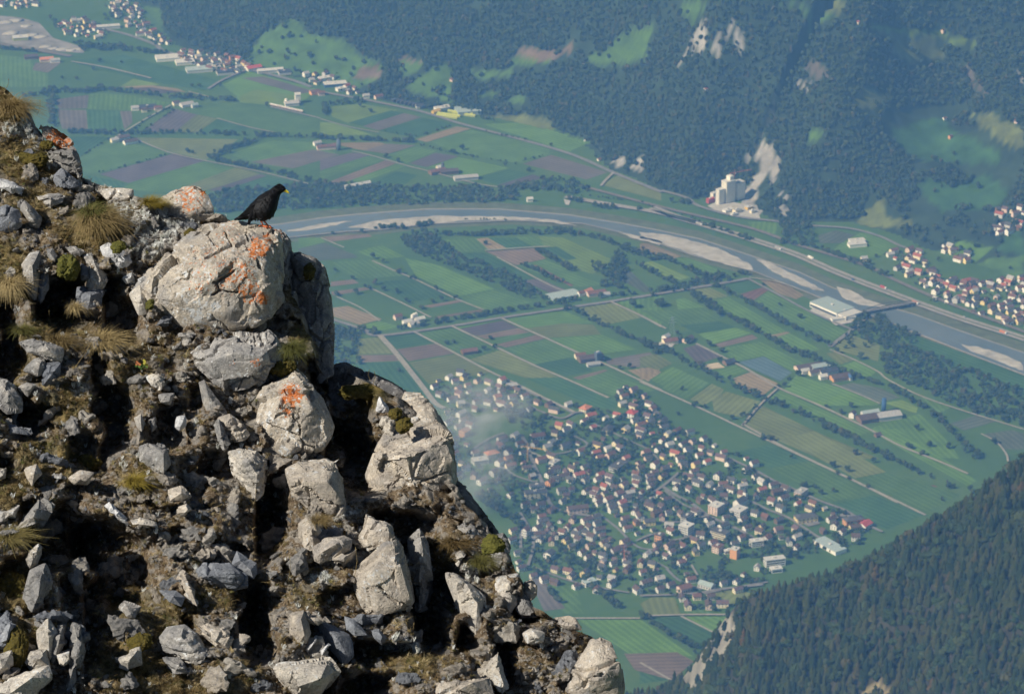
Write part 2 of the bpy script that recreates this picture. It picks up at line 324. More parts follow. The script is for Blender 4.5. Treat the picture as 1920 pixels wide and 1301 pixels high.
# fields
FIELDS = [('A','g2',[(0,310),(170,330),(200,400),(270,415),(270,490),(0,490)]),('A','g3',[(370,345),(700,310),(1250,460),(1150,510),(800,450)]),('A','ma',[(180,395),(200,355),(350,350),(270,410)]),('A','gy',[(680,485),(750,445),(900,475),(860,485)]),
('A','tn',[(660,490),(850,480),(1000,500),(1050,520),(900,505)]),('A','pu',[(700,497),(850,492),(1020,520),(900,527)]),('A','g2',[(150,560),(250,555),(245,620),(170,600)]),('A','ma',[(315,560),(500,535),(500,610),(330,615)]),
('A','g1',[(500,530),(560,525),(760,540),(960,580),(930,590),(760,600),(740,622),(490,615)]),('A','ma',[(325,618),(485,620),(495,740),(350,725),(330,660)]),('A','g3',[(488,620),(735,625),(745,690),(680,745),(495,745)]),('A','ma',[(675,627),(740,625),(745,690),(700,730)]),
('A','pu',[(795,745),(980,612),(1105,645),(985,742)]),('A','ol',[(987,742),(1107,645),(1220,668),(1110,748)]),('A','g3',[(1112,748),(1222,670),(1400,715),(1380,745)]),('A','g2',[(1110,585),(1340,582),(1920,690),(1920,765),(1550,748),(1230,665),(1070,630)]),
('A','g1',[(1250,480),(1400,405),(1780,500),(1720,560),(1600,600),(1350,578),(1330,540)]),('A','ma',[(1360,440),(1480,430),(1770,515),(1690,530)]),('A','gy',[(1345,545),(1440,503),(1720,550),(1600,600),(1352,575)]),('A','g2',[(430,870),(640,790),(900,840),(970,860),(550,975),(470,970)]),
('A','g3',[(360,770),(480,768),(620,770),(440,890),(400,820)]),('A','ol',[(730,775),(1340,785),(1240,850),(1180,880),(1160,900),(960,855)]),('A','pu',[(560,980),(985,862),(1155,905),(720,1030)]),('A','g1',[(690,1065),(722,1035),(1158,903),(1330,940),(940,1085)]),
('A','ol',[(942,1085),(1332,940),(1460,980),(1170,1070)]),('A','pu',[(1172,1070),(1462,980),(1500,990),(1230,1080)]),('A','g3',[(1232,1080),(1502,990),(1740,1040),(1560,1075)]),('A','g3',[(490,985),(700,1030),(680,1065),(560,1070)]),
('A','g2',[(1290,870),(1520,790),(1750,800),(1900,870),(1650,950),(1500,930)]),('A','ma',[(1410,912),(1762,842),(1910,870),(1650,948)]),
('B','pu',[(0,900),(180,860),(290,870),(0,960)]),('B','g2',[(0,962),(290,872),(370,900),(0,1010)]),('B','br',[(20,1035),(370,902),(430,920),(100,1040)]),('B','g1',[(102,1040),(432,922),(500,930),(200,1040)]),('B','g3',[(260,1035),(430,965),(550,985),(480,1035)]),
('B','pu',[(500,920),(650,860),(780,880),(600,940)]),('B','g1',[(380,880),(530,825),(660,850),(490,920)]),('B','tn',[(60,805),(330,800),(380,815),(370,865),(200,840)]),('B','ma',[(250,845),(380,810),(540,818),(380,868)]),('B','gy',[(65,600),(230,585),(440,620),(160,695),(65,655)]),
('B','g3',[(162,690),(400,622),(470,635),(240,710)]),('B','ma',[(242,710),(472,637),(570,660),(330,735)]),('B','g3',[(332,737),(572,662),(760,700),(540,775)]),('B','tn',[(542,785),(770,712),(850,725),(600,800)]),('B','g2',[(622,800),(852,732),(1290,830),(1290,870),(1130,920),(800,870)]),
('B','g1',[(610,940),(780,885),(1060,945),(870,1000),(680,950)]),('B','g3',[(872,1000),(1062,952),(1190,980),(1000,1040)]),('B','pu',[(1002,1040),(1192,982),(1260,1000),(1100,1045)]),('B','ma',[(1140,922),(1300,872),(1620,970),(1500,1010)]),('B','ol',[(1580,1040),(1680,985),(1920,1090),(1920,1130)]),('B','gy',[(0,690),(70,690),(300,760),(0,760)]),
('B','g1',[(910,700),(1160,690),(1520,800),(1400,855)]),
('D','g1',[(0,130),(120,130),(140,150),(0,185)]),('D','dk',[(0,187),(140,157),(300,220),(310,235),(60,255),(0,230)]),('D','br',[(130,125),(370,110),(390,123),(200,147),(170,150)]),('D','g2',[(205,150),(400,127),(450,160),(270,190)]),('D','g1',[(300,205),(440,170),(560,230),(420,245)]),
('D','g2',[(160,260),(420,240),(560,330),(300,350)]),('D','g1',[(560,235),(760,280),(1040,400),(850,440),(620,330)]),('D','g3',[(400,360),(620,350),(830,440),(560,470)]),('D','g2',[(830,450),(1040,405),(1240,470),(1000,515)]),('D','br',[(170,362),(290,350),(320,370),(170,387)]),('D','br',[(170,415),(350,392),(380,402),(180,435)]),
('D','br',[(660,490),(850,458),(870,468),(700,500)]),('D','br',[(730,545),(960,508),(975,520),(740,557)]),('D','tn',[(180,500),(260,490),(440,560),(320,590),(180,545)]),('D','g1',[(330,592),(440,572),(540,600),(420,630)]),
('D','g2',[(770,140),(950,130),(1000,190),(850,210)]),('D','tn',[(940,135),(1000,130),(1100,185),(1002,190)]),('D','g3',[(1010,130),(1150,130),(1238,175),(1102,187)]),('D','g1',[(1152,125),(1270,123),(1330,165),(1242,172)]),('D','gy',[(1272,120),(1400,130),(1650,240),(1640,270),(1560,320),(1470,300),(1300,180)]),
('D','br',[(985,200),(1240,182),(1310,240),(1150,275)]),('D','g3',[(860,212),(980,207),(1260,343),(1190,353),(1150,320),(1000,270)]),('D','g3',[(1290,182),(1370,177),(1475,240),(1420,250)]),('D','pu',[(1190,357),(1270,345),(1420,408),(1330,423)]),
('D','g2',[(1160,277),(1310,245),(1500,330),(1620,380),(1460,390)]),('D','rd',[(1240,275),(1262,275),(1455,380),(1440,388)]),('D','dk',[(1700,310),(1740,290),(1870,410),(1830,420),(1700,350)]),
('D','g3',[(450,650),(610,632),(710,685),(520,715)]),('D','br',[(520,720),(720,690),(830,740),(580,783)]),('D','ol',[(310,665),(425,657),(508,742),(310,745)]),('D','br',[(305,750),(512,747),(535,780),(305,790)]),('D','ol',[(585,790),(830,747),(1020,840),(690,905)]),
('D','g3',[(310,795),(540,787),(730,1025),(700,1025),(650,950),(560,930),(300,850)]),('D','g2',[(625,627),(808,602),(880,640),(1010,700),(1070,720),(900,770),(722,685)]),('D','g1',[(828,600),(1050,560),(1080,562),(850,610)]),('D','pu',[(852,612),(1080,567),(1160,605),(940,648)]),
('D','br',[(942,650),(1162,607),(1220,630),(990,665)]),('D','g2',[(1010,667),(1200,634),(1250,640),(1040,693)]),('D','br',[(1042,695),(1252,644),(1310,662),(1100,710)]),('D','g1',[(1100,555),(1330,517),(1420,522),(1560,580),(1180,610)]),('D','g2',[(1110,715),(1310,668),(1520,755),(1240,800)]),
('D','ol',[(1180,612),(1400,582),(1560,590),(1600,640),(1300,660)]),('D','g1',[(1310,664),(1600,642),(1790,720),(1530,752)]),('D','ol',[(1480,500),(1650,470),(1820,550),(1600,595)]),('D','g1',[(1672,465),(1920,432),(1920,590)]),('D','ma',[(1620,775),(1860,735),(1920,800),(1780,815),(1640,800)]),
('D','tn',[(1740,830),(1860,815),(1920,840),(1850,890)]),('D','br',[(1450,870),(1620,827),(1640,832),(1490,882)]),('D','ol',[(900,775),(1070,722),(1240,802),(1420,890),(1200,870)]),('D','g3',[(1245,800),(1440,762),(1560,830),(1420,860)]),('D','g3',[(1200,872),(1400,867),(1690,1000),(1680,1030),(1580,1030)]),('D','g2',[(1450,890),(1640,835),(1900,935),(1700,975)]),
('E','tn',[(0,150),(40,150),(210,215),(150,230),(0,190)]),('E','g1',[(180,227),(240,222),(450,300),(330,315)]),('E','gy',[(0,250),(60,240),(250,320),(180,340)]),('E','g3',[(410,350),(570,337),(620,368),(500,400)]),('E','rd',[(502,405),(612,370),(640,385),(560,440)]),
('E','g2',[(580,440),(640,390),(700,420),(1030,590),(950,645),(760,560)]),('E','ol',[(235,382),(330,362),(440,415),(330,430)]),('E','tn',[(600,332),(700,337),(820,410),(780,430),(690,400)]),('E','g1',[(360,442),(440,420),(730,590),(650,610),(520,560)]),('E','g1',[(660,627),(750,600),(900,680),(800,700)]),
('E','tn',[(650,610),(732,592),(750,597),(670,622)]),('E','g1',[(180,430),(220,425),(320,470),(190,480)]),('E','g2',[(0,420),(60,415),(120,460),(0,480)]),('E','g3',[(200,560),(400,540),(480,570),(290,600)]),('E','g2',[(0,485),(190,482),(330,475),(400,538),(200,558),(130,560)]),('E','g1',[(290,602),(480,572),(560,600),(370,652)]),
('E','br',[(370,655),(560,605),(590,625),(400,670)]),('E','g1',[(400,677),(600,642),(820,750),(760,790),(620,712),(480,740)]),('E','bl',[(490,745),(620,715),(760,795),(700,840)]),('E','pu',[(215,675),(290,655),(400,715),(290,755)]),('E','sd',[(305,760),(390,745),(425,770),(340,780)]),
('E','g1',[(380,785),(470,757),(540,790),(430,825)]),('E','tn',[(465,825),(560,790),(690,850),(610,915),(500,880)]),('E','tn',[(0,770),(100,782),(50,820),(0,835)]),('E','ol',[(0,720),(80,700),(160,750),(100,780),(0,767)]),('E','g1',[(50,830),(160,765),(240,800),(130,870)]),('E','g2',[(110,872),(240,802),(350,850),(240,930)]),
('E','ol',[(250,930),(360,852),(420,880),(400,910),(320,960)]),('E','ol',[(360,930),(430,890),(600,940),(510,1020),(370,990)]),('E','ol',[(930,700),(990,690),(1065,735),(1000,755)]),('E','g1',[(1000,765),(1080,737),(1180,790),(1150,820),(1060,800)]),('E','ol',[(960,660),(1040,600),(1200,660),(1190,740),(1000,690)]),
('E','g1',[(720,880),(780,810),(1000,870),(1200,950),(1180,960),(950,960),(900,960)]),('E','dk',[(990,862),(1060,847),(1200,872),(1300,920),(1200,943)]),('E','gy',[(1220,947),(1310,932),(1390,970),(1380,1000)]),('E','g1',[(650,920),(700,885),(1150,1090),(1100,1110),(900,1020)]),('E','ol',[(510,1060),(610,960),(900,1100),(1200,1227),(900,1227)]),
('E','g1',[(1140,1080),(1280,1030),(1400,1002),(1550,1150),(1600,1227),(1500,1220),(1300,1150)]),('E','dk',[(1550,1050),(1680,1010),(1780,1040),(1620,1085)]),('E','dk',[(1720,1102),(1860,1082),(1920,1100),(1920,1180),(1820,1180)]),('E','g2',[(1400,915),(1490,945),(1560,965),(1500,1000)]),('E','g3',[(1250,560),(1350,600),(1920,810),(1920,900),(1400,700)]),
('E','dk',[(890,110),(980,85),(1080,110),(1010,150),(900,150)]),('E','g1',[(1000,152),(1130,80),(1310,160),(1270,190),(1130,230),(960,190)]),('E','g1',[(540,45),(690,40),(680,105),(570,85)]),
('G','g3',[(440,130),(620,87),(700,110),(830,165),(620,200)]),('G','g2',[(640,202),(830,167),(1130,320),(920,370),(860,340)]),('G','g3',[(940,375),(1140,332),(1380,430),(1200,500),(1000,410)]),('G','rd',[(1210,335),(1430,282),(1450,290),(1240,345)]),('G','ol',[(690,60),(850,20),(1200,220),(1050,250)]),('G','g2',[(1050,252),(1200,222),(1560,330),(1390,420)]),
('G','g1',[(1100,10),(1250,10),(1640,260),(1600,290)]),('G','ol',[(340,812),(460,787),(560,815),(480,880),(400,850)]),('G','ol',[(0,860),(60,827),(170,832),(200,913),(30,918)]),('G','g2',[(200,822),(280,822),(340,908),(220,908)]),('G','g3',[(30,930),(200,925),(370,1010),(320,1075)]),('G','g1',[(220,922),(440,917),(370,1005)]),
('G','br',[(0,1100),(190,1100),(260,1140),(150,1225),(0,1140)]),('G','g1',[(0,990),(170,1095),(0,1095)]),('G','g3',[(0,1147),(140,1230),(0,1250)]),
('P','g1',[(1080,1160),(1200,1160),(1300,1230),(1180,1225)]),('P','br',[(1170,1225),(1270,1222),(1300,1240),(1260,1275),(1190,1255)]),('P','g2',[(1000,1095),(1080,1100),(1095,1150),(1060,1150)]),('P','ma',[(990,1080),(1010,1075),(1060,1140),(1020,1145)])]
fb = []
for t, k, pts in FIELDS:
    q = np.array(T(t, pts)); c_ = q.mean(0); qs = c_+(q-c_)*.97; smp = np.vstack([qs, (qs+np.roll(qs, 1, 0))/2, (qs*3+np.roll(qs, 1, 0))/4, (qs+np.roll(qs, 1, 0)*3)/4, (qs+c_)/2, c_[None]])
    lay = 1+max([l for q2, s2, l in fb if inpoly(smp[:, 0], smp[:, 1], q2).any() or inpoly(s2[:, 0], s2[:, 1], q).any()], default=0)
    fb.append((q, smp, lay)); z = .13*lay+.03
    g = gnd(q[:, 0], q[:, 1], z); me = pydata('field', [(a, b, z) for a, b, _ in g], [tuple(range(len(g)))])
    e = np.diff(np.vstack([g, g[:1]]), axis=0)[:, :2]; k0 = np.argmax(np.hypot(e[:, 0], e[:, 1])); u = e[k0]/np.hypot(*e[k0])
    uv = me.uv_layers.new(name='UVMap'); g2 = g[:, :2]-g[0, :2]
    for li, l in enumerate(me.loops): p_ = g2[l.vertex_index]; uv.data[li].uv = (p_@u+g[0, 0], p_@np.array([-u[1], u[0]])+g[0, 1])
    me.polygons[0].normal
    if me.polygons[0].normal.z < 0: me.flip_normals()
    obj('field', me, FM[k], kind='structure')

ZR = 1.9
# parcels further along the valley floor
rn = np.random.RandomState(77); an = R(-52); ca, sa = math.cos(an), math.sin(an); o0 = gnd(560, 640)[:2]; keys = ['g1','g2','g2','g3','ol','gy','br','pu','ma','g2','g1']
for i in range(-16, 14):
    y0 = 0; 
    for j in range(-9, 12):
        u0, v0 = i*92+rn.uniform(-6, 6), j*150+rn.uniform(-10, 10); u1, v1 = u0+rn.choice([40, 60, 88]), v0+rn.choice([100, 140, 146]); q = [o0+np.array([ca*a-sa*b, sa*a+ca*b]) for a, b in ((u0, v0), (u1, v0), (u1, v1), (u0, v1))]; px_, py_, _ = proj(np.array([(a, b, 0) for a, b in q]))
        if px_.min() < -900 or py_.max() > 1500 or py_.min() < 470: continue
        lim = np.interp(py_, [400, 560, 640, 760, 900, 1000, 1100, 1300, 1500], [400, 600, 610, 760, 800, 880, 940, 1100, 1150])
        if (px_ > lim-12).any() or (py_ < np.interp(px_, [-900, -300, 0, 250, 540], [715, 592, 535, 495, 460])).any(): continue
        me = pydata('field', [(a, b, .1) for a, b in q], [(0, 1, 2, 3)]); me.flip_normals() if me.polygons[0].normal.z < 0 else None; uv = me.uv_layers.new(name='UVMap')
        for li, uvp in zip(range(4), ((u0, v0), (u1, v0), (u1, v1), (u0, v1))): uv.data[li].uv = uvp
        obj('field', me, FM[keys[rn.randint(0, 11)]], kind='structure')
def ribbon(name, pts, width, m, z, kind='structure', smooth_n=6, jitter=0):
    g = gnd(np.array([p[0] for p in pts]), np.array([p[1] for p in pts]), z)[:, :2]; q = []
    for i in range(len(g)-1):
        a, b = g[max(i-1, 0)], g[i]; c, d = g[i+1], g[min(i+2, len(g)-1)]
        for s in np.linspace(0, 1, smooth_n, endpoint=False): q.append(.5*((2*b)+(c-a)*s+(2*a-5*b+4*c-d)*s*s+(3*b-a-3*c+d)*s**3))
    q.append(g[-1]); q = np.array(q); t = np.gradient(q, axis=0); t /= np.linalg.norm(t, axis=1)[:, None]+1e-9; nrm = np.stack([-t[:, 1], t[:, 0]], 1)
    wv = (width/2*(1+jitter*vnoise(np.stack([q[:, 0]/40, q[:, 1]/40, q[:, 0]*0], -1))))[:, None] if jitter else width/2
    V = np.vstack([np.c_[q-nrm*wv, np.full(len(q), z)], np.c_[q+nrm*wv, np.full(len(q), z)]]); n = len(q)
    return obj(name, pydata(name, V, [(i, i+1, n+i+1, n+i) for i in range(n-1)]), m, kind=kind), q
def simple(name, col, amt=.25, sc_=.2, rough=.9):
    m = mat(name, col, rough, .15); n = noise_n(m, sc_, 4, coords(m))
    Lk(m, ramp(m, n.outputs[0], [(.3, tuple(c*(1-amt) for c in col)), (.7, tuple(min(1, c*(1+amt)) for c in col))]).outputs[0], bsdf(m).inputs['Base Color']); return m
M_asph = simple('asphalt', (.20,.195,.19)); M_track = simple('farm_track', (.30,.28,.23)); M_conc = simple('motorway_concrete', (.29,.275,.25)); M_ballast = simple('rail_ballast', (.17,.15,.13)); M_grav = simple('gravel_bar', (.40,.385,.35), .3, .05)
# river
mw = mat('river_water', (.12,.15,.165), .35, .4); nn = noise_n(mw, .01, 4, coords(mw)); Lk(mw, ramp(mw, nn.outputs[0], [(.3, (.10,.135,.155)), (.7, (.15,.18,.19))]).outputs[0], bsdf(mw).inputs['Base Color'])
nb = noise_n(mw, .4, 3, coords(mw)); Lk(mw, bump(mw, nb.outputs[0], .2, .3), bsdf(mw).inputs['Normal'])
RN = [(-900,640),(-300,540),(0,490),(250,452),(400,436),(520,422),(600,410),(667,403),(800,393),(933,393),(1067,404),(1167,420),(1240,434),(1312,449),(1410,481),(1500,512),(1560,540),(1624,563),(1672,578),(1717,591),(1800,621),(1920,662),(2200,770)]
RS = [(-900,700),(-300,578),(0,521),(250,480),(400,462),(540,444),(648,433),(720,429),(800,419),(960,412),(1091,418),(1200,443),(1300,478),(1414,508),(1470,530),(1520,550),(1556,567),(1620,586),(1676,606),(1800,655),(1920,702),(2200,815)]
def flat(name, poly, m, z, kind='structure'):
    g = gnd(np.array([p[0] for p in poly]), np.array([p[1] for p in poly]), z); me = pydata(name, g, [tuple(range(len(g)))])
    if me.polygons[0].normal.z < 0: me.flip_normals()
    return obj(name, me, m, kind=kind)
M_levee = simple('levee_grass', (.105,.125,.065), .25, .06); M_bank = simple('bank_stone', (.26,.25,.225), .25, .3)
lev = [(x, y-13-.006*abs(x-900)) for x, y in RN]+[(x, y+9+.004*abs(x-900)) for x, y in RS[::-1]]
flat('levee', lev, M_levee, .05)
flat('river_bank', [(x, y-2.2) for x, y in RN]+[(x, y+2) for x, y in RS[::-1]], M_bank, 1.85)
flat('river', RN+RS[::-1], mw, 1.95)
for t, pl in [('E',[(0,95),(150,110),(300,148),(400,180),(500,225),(540,250),(570,285),(450,262),(350,232),(250,200),(100,148),(0,125)]),('E',[(580,230),(650,245),(730,285),(800,320),(870,355),(900,375),(915,390),(870,383),(830,370),(700,310),(620,262)]),('E',[(985,365),(1050,380),(1090,405),(1130,430),(1250,470),(1200,470),(1100,455),(1040,435),(1000,410)]),('E',[(1600,655),(1700,670),(1800,700),(1880,730),(1920,760),(1920,790),(1850,765),(1750,720),(1650,690)]),
              ('A',[(1600,1300),(1800,1262),(1990,1240),(1870,1270),(1700,1300)]),('B',[(150,1278),(260,1255),(400,1230),(640,1215),(1000,1218),(1200,1226),(1320,1240),(1450,1270),(1360,1262),(1200,1240),(1000,1236),(800,1240),(600,1262),(300,1288)]),('D',[(1700,105),(1800,120),(1920,150),(1920,170),(1800,140)])]:
    q = T(t, pl); q2 = []
    for (xa, ya), (xb, yb) in zip(q, q[1:]+q[:1]):
        for s_ in np.linspace(0, 1, 7, endpoint=False): xx, yy = xa+(xb-xa)*s_, ya+(yb-ya)*s_; q2.append((xx+3.0*float(vnoise(np.array([xx/7, yy/5, 1.]))), yy+1.1*float(vnoise(np.array([xx/9, yy/5, 5.])))))
    flat('gravel_bar', q2, M_grav, 2.05)
ROADS = [('D',8,[(180,560),(340,612),(430,645),(810,595),(1070,552),(1340,512),(1480,490),(1650,465),(1870,430)],M_asph),('E',8,[(0,418),(50,408),(230,378),(400,350),(540,325)],M_asph),('D',9,[(430,645),(520,745),(650,910),(720,1000),(770,1030)],M_track),
('D',4.5,[(610,625),(830,740),(1020,840),(1150,900),(1300,975),(1460,1050)],M_track),('D',4.5,[(810,595),(1010,690),(1240,800),(1450,890),(1640,975)],M_track),('D',4.5,[(1075,555),(1310,660),(1520,755),(1640,805),(1920,935)],M_track),('D',4.5,[(1650,465),(1810,540),(1920,600)],M_track),('E',4.5,[(0,508),(130,575)],M_track),
('D',3.5,[(985,195),(1240,178),(1330,175)],M_track),('D',3.5,[(1050,230),(1330,380),(1430,415)],M_track),('D',3,[(200,440),(330,500),(430,570)],M_track),('D',3.5,[(370,390),(560,480),(700,550)],M_track),('D',3.5,[(390,250),(500,300),(620,350),(830,450),(980,510)],M_track),('D',3,[(120,130),(240,180)],M_track),
('E',4.5,[(280,650),(420,720),(540,780),(690,870),(900,960),(1150,1080),(1300,1160),(1500,1240),(1640,1300)],M_track),('E',4.5,[(0,840),(240,945),(400,1020),(590,1110),(840,1227),(1100,1350),(1290,1445)],M_track),('E',5,[(540,325),(700,410),(850,490),(1060,580)],M_asph),('E',3.5,[(545,320),(700,345),(900,420),(1120,500)],M_track),
('E',3.5,[(1250,550),(1600,685),(1920,805)],M_track),('E',7,[(950,665),(1060,580),(1130,520)],M_asph),('E',3.5,[(510,1060),(560,1000),(610,945),(690,870)],M_track),('E',3.5,[(950,680),(1070,730),(1190,790),(1240,830),(1400,910),(1600,980),(1860,1060),(1960,1090)],M_track),('E',3.5,[(960,850),(1100,905),(1200,950)],M_track),('E',3,[(1705,1100),(1780,1140),(1830,1200),(1840,1240)],M_track),
('E',19,[(60,-30),(190,20),(330,60),(560,130),(780,205),(1000,300),(1340,430),(1620,530),(1920,625),(2300,760)],M_conc),('E',9,[(-300,-140),(0,-60),(200,-10),(560,75),(800,160),(1130,260),(1250,320),(1500,430),(1920,590),(2300,730)],M_ballast),('B',14,[(1380,1105),(1640,1150),(1900,1195),(2150,1260)],M_conc),
('B',9,[(-60,505),(110,535),(250,560),(560,625),(790,695),(1150,790),(1420,870),(1650,970),(1920,1080)],M_asph),('C',8,[(0,1008),(130,1045),(200,1090),(400,1145),(610,1170),(790,1190)],M_asph),('B',5,[(1650,970),(1600,1020),(1580,1045)],M_track),('E',7,[(850,60),(1050,75),(1200,115),(1310,165),(1400,190)],M_asph),
('A',6,[(1170,500),(1250,450),(1380,395)],M_asph),('A',3.5,[(1220,665),(1400,715),(1550,745)],M_track),('A',3.5,[(1060,515),(1200,550)],M_track),('A',3.5,[(640,780),(700,740),(850,650),(960,590)],M_track),('A',3.5,[(770,785),(960,860),(1160,905),(1460,965),(1740,1035)],M_track),('A',10,[(560,160),(700,190),(870,250),(930,290),(1200,350),(1400,390),(1640,450),(1750,490)],M_asph),('A',14,[(-100,225),(0,245),(140,270),(400,315)],M_ballast),
('B',3.5,[(180,850),(290,875),(500,935),(620,965),(870,1030),(1010,1052)],M_track),('B',3,[(0,668),(150,710),(330,745)],M_track),('A',4,[(1520,600),(1740,650),(1800,665)],M_conc),('A',5,[(400,345),(600,380),(850,440)],M_track),
('G',5,[(0,820),(250,810),(380,790),(520,775),(600,765)],M_asph),('G',4,[(30,918),(220,912),(450,912)],M_track),('G',3.5,[(200,920),(370,1005)],M_track),('G',3.5,[(0,1145),(150,1230)],M_track),('P',4,[(1040,1158),(1200,1158)],M_track),('G',4.5,[(500,-15),(660,75),(800,145),(1000,240),(1390,428)],M_track)]
ROADQ = []
for i, (t, wd, pts, m) in enumerate(ROADS):
    nm = 'farm_track' if m is M_track else 'railway_bed' if m is M_ballast else 'motorway' if m is M_conc and wd > 12 else 'road'
    o, q = ribbon(nm, T(t, pts), wd, m, 2.0+.07*(i % 9) if m is not M_conc else 2.75); ROADQ.append(q)
    if m is M_conc and wd > 15: ribbon('median_strip', T(t, pts), 3.4, M_levee, 2.87)
# ------------------------------------------------------------ trees
def leaf_mat(name, stops, bumpy=True):
    m = mat(name, rough=.9, spec=.12); oi = N(m, 'ShaderNodeObjectInfo'); r = ramp(m, oi.outputs['Random'], stops)
    n = noise_n(m, .7, 3, coords(m)); c = mix(m, 1.0, r.outputs[0], ramp(m, n.outputs[0], [(.35, (.6,.6,.62)), (.68, (1.45,1.4,1.25))]).outputs[0], 'MULTIPLY')
    Lk(m, c, bsdf(m).inputs['Base Color']); return m
M_bark = simple('bark', (.12,.095,.07))
M_spruce = leaf_mat('spruce_needles', [(0, (.018,.032,.010)), (.3, (.028,.044,.012)), (.6, (.042,.056,.015)), (.9, (.060,.068,.018)), (.99, (.070,.062,.022)), (.997, (.095,.068,.025)), (1, (.11,.065,.025))])
M_leaf = leaf_mat('broad_leaves', [(0, (.028,.048,.018)), (.4, (.036,.060,.021)), (.75, (.046,.070,.025)), (.93, (.060,.076,.028)), (1, (.080,.072,.032))])
def spruce_mesh(seed, full=True):
    rg = random.Random(seed); mb = MB(); H_ = 1.0; n = 13 if full else 9
    mb.tube([(0,0,-.06), (0,0,.55), (0,0,.97)], [.016, .010, .003], 5, 1)
    lean = (rg.uniform(-.02,.02), rg.uniform(-.02,.02))
    for k in range(n):
        f = k/(n-1); z = .10+.86*f; r = (.25*(1-f)**.62+.03)*(1-.25*rg.random()*(rg.random() < .3))*rg.uniform(.85, 1.12); m = int(9-4*f); a0 = rg.random()*6.28
        for j in range(m):
            a = a0+6.283*j/m+rg.uniform(-.25,.25); rr = r*rg.uniform(.7, 1.2); dz = .055*(1-f)+.02; wd = rr*rg.uniform(.42,.62)
            ca, sa = math.cos(a), math.sin(a); ox, oy = lean[0]*f, lean[1]*f
            V = [(ox, oy, z+dz*.9), (ox+ca*rr*.55-sa*wd, oy+sa*rr*.55+ca*wd, z-dz*.3), (ox+ca*rr, oy+sa*rr, z-dz*rg.uniform(.5,1.2)), (ox+ca*rr*.55+sa*wd, oy+sa*rr*.55-ca*wd, z-dz*.3), (ox+ca*rr*.5, oy+sa*rr*.5, z+dz*.25)]
            mb.add(V, [(0,1,4),(4,1,2),(4,2,3),(0,4,3)], 0)
    return mb.mesh('spruce_tree', [M_spruce, M_bark])
def ico(sub=1):
    bm = bmesh.new(); bmesh.ops.create_icosphere(bm, subdivisions=sub, radius=1); V = np.array([v.co[:] for v in bm.verts]); F = [tuple(v.index for v in f.verts) for f in bm.faces]; bm.free(); return V, F
ICO1, ICO2, ICO3 = ico(1), ico(2), ico(3)
def broad_mesh(seed, tall=False):
    rg = random.Random(seed); rn = np.random.RandomState(seed); mb = MB()
    mb.tube([(0,0,-.05), (.01,0,.25), (0,.01,.55)], [.035, .026, .012], 6, 1)
    for k in range(3): a = rg.random()*6.28; mb.tube([(0,0,.25+.05*k), (.15*math.cos(a), .15*math.sin(a), .5)], [.016,.006], 4, 1)
    n = 7; hw = .22 if tall else .34
    for k in range(n):
        a = 6.283*k/n+rg.uniform(-.4,.4); f = rg.random(); r = hw*rg.uniform(.35,.65) if k else 0; c = np.array([r*math.cos(a), r*math.sin(a), .42+.38*f]); s = rg.uniform(.15,.24)*(.8 if tall else 1)
        V, F = ICO1; d = 1+.35*vnoise(V*2.2+k*5+seed, seed); mb.add(V*s*d[:, None]*np.array([1,1,.9])+c, F, 0)
        for _ in range(13):
            v = rn.normal(size=3); v /= np.linalg.norm(v); p = c+v*s*rn.uniform(.9,1.25); t1 = rn.normal(size=3)*.045; t2 = rn.normal(size=3)*.045; mb.add([p-t1, p+t1, p+t2], [(0,1,2)], 0)
    return mb.mesh('broadleaf_tree', [M_leaf, M_bark])
SPR = [spruce_mesh(k) for k in range(5)]; BRD = [broad_mesh(10+k) for k in range(4)]+[broad_mesh(20+k, True) for k in range(2)]
